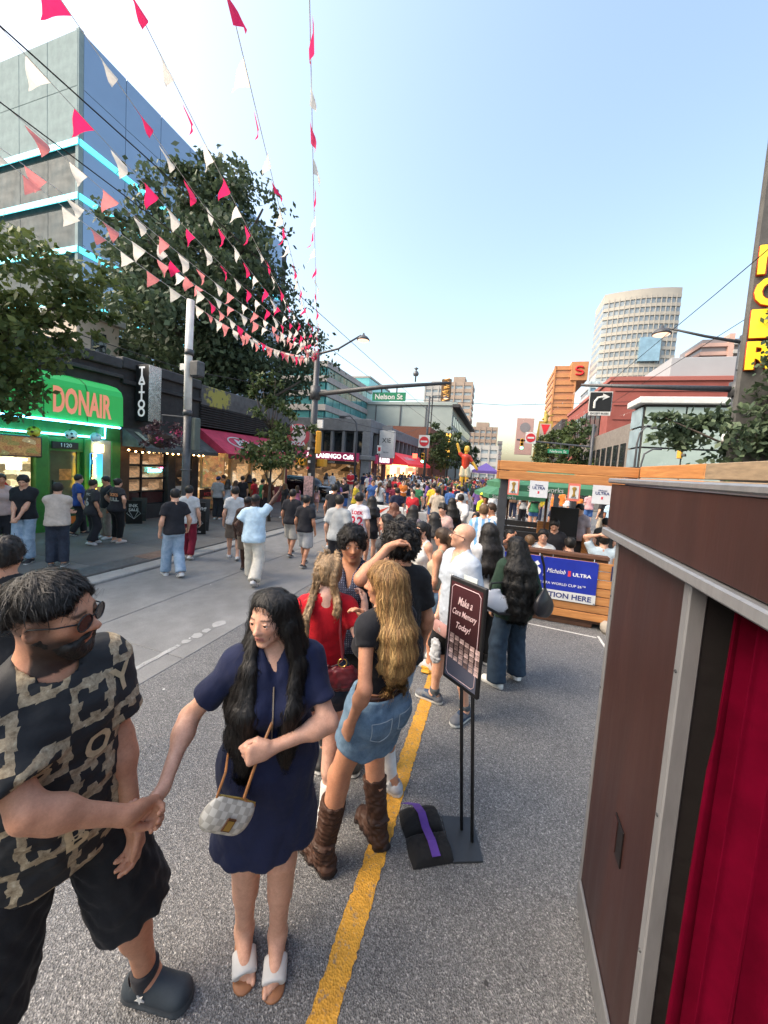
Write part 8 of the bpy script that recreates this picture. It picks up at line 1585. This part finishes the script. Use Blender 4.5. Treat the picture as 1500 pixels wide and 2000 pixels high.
# pizza queue on the left pavement
q = [((424, 1014), 930, 'person in black and white checked shirt and blue cap at the lit poster', 'm', ((.25, .25, .26), .9), ('pants', BLK_, .97, .03), ('cap', 'black', (.03, .06, .25), True), 20), ((443, 1014), 936, 'woman in grey top and cream shorts in the pizza queue', 'f', ((.36, .37, .42), .5), ('shorts', (.5, .44, .36), .5, .01), ('long', 'black', dict(length=.3)), 10), ((458, 1010), 938, 'person in brown dress in the pizza queue', 'f', ((.2, .12, .08), .5), ('pants', BLK_, .9, .0), ('long', 'brown', dict(length=.2)), -20), ((471, 1008), 930, 'person in black top left of the red football shirt', 'm', (BLK_, .7), ('pants', BLK_, .95, .02), ('short', 'black'), 60), ((494, 1006), 934, 'person in red football shirt in the pizza queue', 'm', ((.45, .02, .03), .7), ('shorts', BLK_, 1., .03), ('short', 'black'), 100), ((510, 1008), 936, 'person in green tee in the pizza queue', 'm', ((.02, .16, .07), .7), ('pants', BLK_, .95, .02), ('short', 'black'), -30), ((522, 1010), 934, 'person in black and orange football shirt in the pizza queue', 'm', ((.06, .02, .012), .7), ('shorts', BLK_, 1., .03), ('short', 'black'), 30), ((434, 1004), 928, 'person in orange and yellow tee by the cream post', 'm', ((.6, .2, .03), .7), ('pants', BLK_, .95, .02), ('short', 'black'), 150), ((484, 1000), 926, 'person with raised phone behind the red football shirt', 'f', ((.35, .2, .05), .6), ('pants', BLK_, .9, .0), ('long', 'black', dict(length=.25)), 40), ((554, 1012), 944, 'woman with light brown hair in black top by the signal mast', 'f', (BLK_, .9), ('pants', BLK_, .9, .01), ('long', 'ltbrown', dict(length=.2)), 160), ((578, 1008), 948, 'woman in pink top by the signal mast', 'f', ((.6, .2, .32), .5), ('pants', (.3, .3, .35), .9, .01), ('long', 'brown', dict(length=.3)), 10), ((605, 1000), 948, 'person in pale lilac shirt crossing by the mast', 'm', ((.42, .42, .52), .6), ('shorts', (.3, .3, .35), .9, .02), ('short', 'black'), 20), ((617, 1000), 950, 'girl in pink and white outfit crossing by the mast', 'f', ((.6, .36, .36), .5), ('shorts', (.55, .3, .3), .6, .02), ('long', 'black', dict(length=.2)), -10)]
for f_, hd, lab, sx, tp, bt, hr, yw in q:
    g, h = onfoot(f_, hd, .085); mid(lab, g, yw, h, sx, skin=['light', 'tan', 'light', 'brown'][len(lab) % 4], top=tp, bot=bt, hair=hr, vox=.02, det=0)
# guests inside the parklet
st = dict(pelvis=(0, 0, .46), feet=[(-.12, .42, 0, 0), (.12, .42, 0, 0)], vox=.0155)
for px, py, hs, yw, lab, tp, hr, ex in ((1000, 1033, 1.72, 150, 'girl resting chin on hand seated behind the banner', ((.06, .06, .07), .6), ('long', 'black', dict(length=.3)), dict(hands=[(.0, .2, 1.05), None])), (1062, 1034, 1.75, 175, 'smiling man with glasses seated behind the banner', ((.6, .6, .58), .6), ('short', 'black', dict(vol=1.6)), {}), (1036, 1045, 1.7, 20, 'fair haired guest seated with back turned', ((.5, .42, .4), .6), ('short', 'ltbrown'), {}), (1085, 1012, 1.78, 170, 'bearded man looking down seated in the middle', (BLK_, .7), ('short', 'black', dict(vol=1.3)), dict(head=(0, -25, 0))), (1115, 1050, 1.72, 10, 'dark haired guest seated right of the smiling man', ((.05, .05, .06), .7), ('short', 'black', dict(vol=1.4)), {}), (1182, 1042, 1.76, -10, 'man with hands clasped behind head in pale blue football shirt', ((.45, .55, .62), .7), ('short', 'black'), dict(hands=[(-.06, -.08, 1.24), (.06, -.08, 1.24)], elbow=[(-1, .3, .2), (1, .3, .2)]))):
    b_ = atY(px, py, 7.15 if py > 1030 else 8.1); b_[2] -= 1.267*hs/1.75; d_ = dict(st); d_.update(ex); p = mid(lab, b_, yw, hs, 'f' if 'girl' in lab else 'm', skin=['light', 'light', 'fair', 'tan', 'tan', 'light'][int(px) % 6], top=tp, bot=('pants', BLK_, .95, .01), hair=hr, det=2 if yw > 100 else 1, **d_)
mid('man in charcoal tee standing at the parklet counter with back turned', atY(1186, 998, 8.7)*[1, 1, 0]+[0, 0, .1], 5, 1.46, w=1.1, skin='light', top=((.05, .048, .045), .7, dict(loose=.02)), hair=('short', 'black'))
mid('man in pale pink tee standing beyond the parklet', byhead(1135, 984, 1.76), 140, 1.76, skin='light', top=((.55, .42, .42), .7), hair=('short', 'black'), head=(0, -15, 0))
# ------------------------------------------------------------------ far crowd: a few built figures, copied and dressed differently
COLS = dict(black=BLK_, white=WHT_, red=(.42, .02, .03), grey=GRY, navy=NVY, pink=(.55, .3, .32), green=(.03, .14, .07), blue=(.05, .12, .32), sky=(.35, .5, .65), yellow=(.62, .45, .04), beige=(.45, .38, .3), maroon=(.16, .02, .04), orange=(.55, .16, .03), brown=(.12, .07, .045), purple=(.14, .08, .25))
TPL = []
for k, (sx, yw, kind, hr, sk, ln, fe, sl, ha) in enumerate((('m', 0, 'pants', ('short', 'black'), 'light', .95, walker(.15), .65, None), ('m', 0, 'shorts', ('short', 'black', dict(vol=1.5)), 'tan', 1., walker(.2), .65, None), ('f', 0, 'shorts', ('long', 'black', dict(length=.35)), 'light', .5, walker(.1), .45, None), ('f', 0, 'pants', ('long', 'brown', dict(length=.4)), 'light', .92, walker(.08), .6, None), ('m', 0, 'pants', ('cap', 'black', BLK_, False), 'brown', .95, None, .7, [(-.2, .22, 1.0), None]), ('f', 0, 'skirt', ('ponytail', 'ltbrown'), 'fair', .6, None, .4, [None, (.12, .26, 1.2)]), ('m', 0, 'shorts', ('short', 'brown'), 'fair', .95, None, .7, [(-.08, .24, 1.1), (.08, .24, 1.1)]), ('f', 0, 'pants', ('bun', 'black'), 'tan', .9, walker(.16), 1.6, None))):
    p = Person('template', (0, 0, 0), 0, 1.72 if sx == 'm' else 1.64, sx, 1.02, skin=sk, vox=.024, det=0, feet=fe, hands=ha); p.body('black'); p.top(GRY, sl, vox=.02, loose=.02); p.bottoms(BLK_, kind, ln, flare=.015, vox=.02); p.shoes(WHT_, vox=.02)
    if hr[0] == 'cap': p.hair('short', hr[1], .5, vox=.02); p.cap(hr[2], False, .02)
    else: p.hair(hr[0], hr[1], vox=.02, **(hr[2] if len(hr) > 2 else {}))
    TPL.append((p, sx, kind, hr)); 
rc = random.Random(11); used = [False]*len(TPL); spots = []
def free(x, y, d=.42): return all((x-a)**2+(y-b)**2 > d*d for a, b in spots)
zones = [('before the cafe', 66, (-7.5, -.3), (19, 30)), ('beyond the junction', 74, (-7., 3.0), (30, 52)), ('by the far shops', 16, (-10.5, -7), (29, 45)), ('behind the parklet', 30, (.2, 5.2), (15, 27)), ('at the far left corner', 10, (-11.5, -7.6), (21, 28)), ('near the chevron board', 26, (-6.3, -.2), (11.5, 19))]
cnt = {}
names = sorted(COLS); wts = [9 if n in ('black', 'white') else 5 if n in ('grey', 'navy', 'red') else 2 for n in names]
people = []
for zn, n, (x0, x1), (y0, y1) in zones:
    t_ = 0; m_ = 0
    while m_ < n and t_ < 3000:
        t_ += 1; x, y = rc.uniform(x0, x1), rc.uniform(y0, y1)
        if not free(x, y): continue
        spots.append((x, y)); m_ += 1; people.append((x, y, zn))
desc = {}
rows = []
for x, y, zn in people:
    k = rc.randrange(len(TPL)); p, sx, kind, hr = TPL[k]; c1 = rc.choices(names, wts)[0]; c2 = rc.choice(['black', 'navy', 'grey', 'beige', 'black', 'blue', 'white'])
    hn = {'long': 'long haired', 'short': 'short haired', 'cap': 'capped', 'ponytail': 'ponytailed', 'bun': 'bun haired'}[hr[0]]
    lab = '%s person in %s top, %s %s %s' % (hn, c1, c2, {'pants': 'trousers', 'shorts': 'shorts', 'skirt': 'skirt'}[kind], zn); rows.append([lab, proj((x, y, 1))[0], x, y, k, c1, c2])
from collections import Counter
cn = Counter(r[0] for r in rows); seen = Counter(); ORD = ['first', 'second', 'third', 'fourth', 'fifth', 'sixth']
for lab, px, x, y, k, c1, c2 in sorted(rows, key=lambda r: r[1]):
    if cn[lab] > 1: i = seen[lab]; seen[lab] += 1; lab = lab+', '+ORD[min(i, 5)]+' from left'
    p = TPL[k][0]; src = p.root
    if not used[k]: r = src; used[k] = True; kids = list(src.children)
    else:
        r = src.copy(); COL.objects.link(r); kids = []
        for ch in src.children: c = ch.copy(); COL.objects.link(c); c.parent = r; kids.append(c)
    r.location = (x, y, .09 if x < -6.7 else 0); r.rotation_euler = (0, 0, math.radians(rc.choice([0, 10, -15, 25, 170, 200, 90, -80, 0, 5]))); s_ = rc.uniform(.94, 1.05); r.scale = (s_, s_, s_)
    tag(r, lab, 'person', 'crowd filling the street')
    for c in kids:
        nm = c.name.split('.')[0]
        if nm == 'shirt': c.material_slots[0].link = 'OBJECT'; c.material_slots[0].material = cloth(COLS[c1])
        elif nm in ('trousers', 'shorts', 'skirt'): c.material_slots[0].link = 'OBJECT'; c.material_slots[0].material = cloth(COLS[c2])
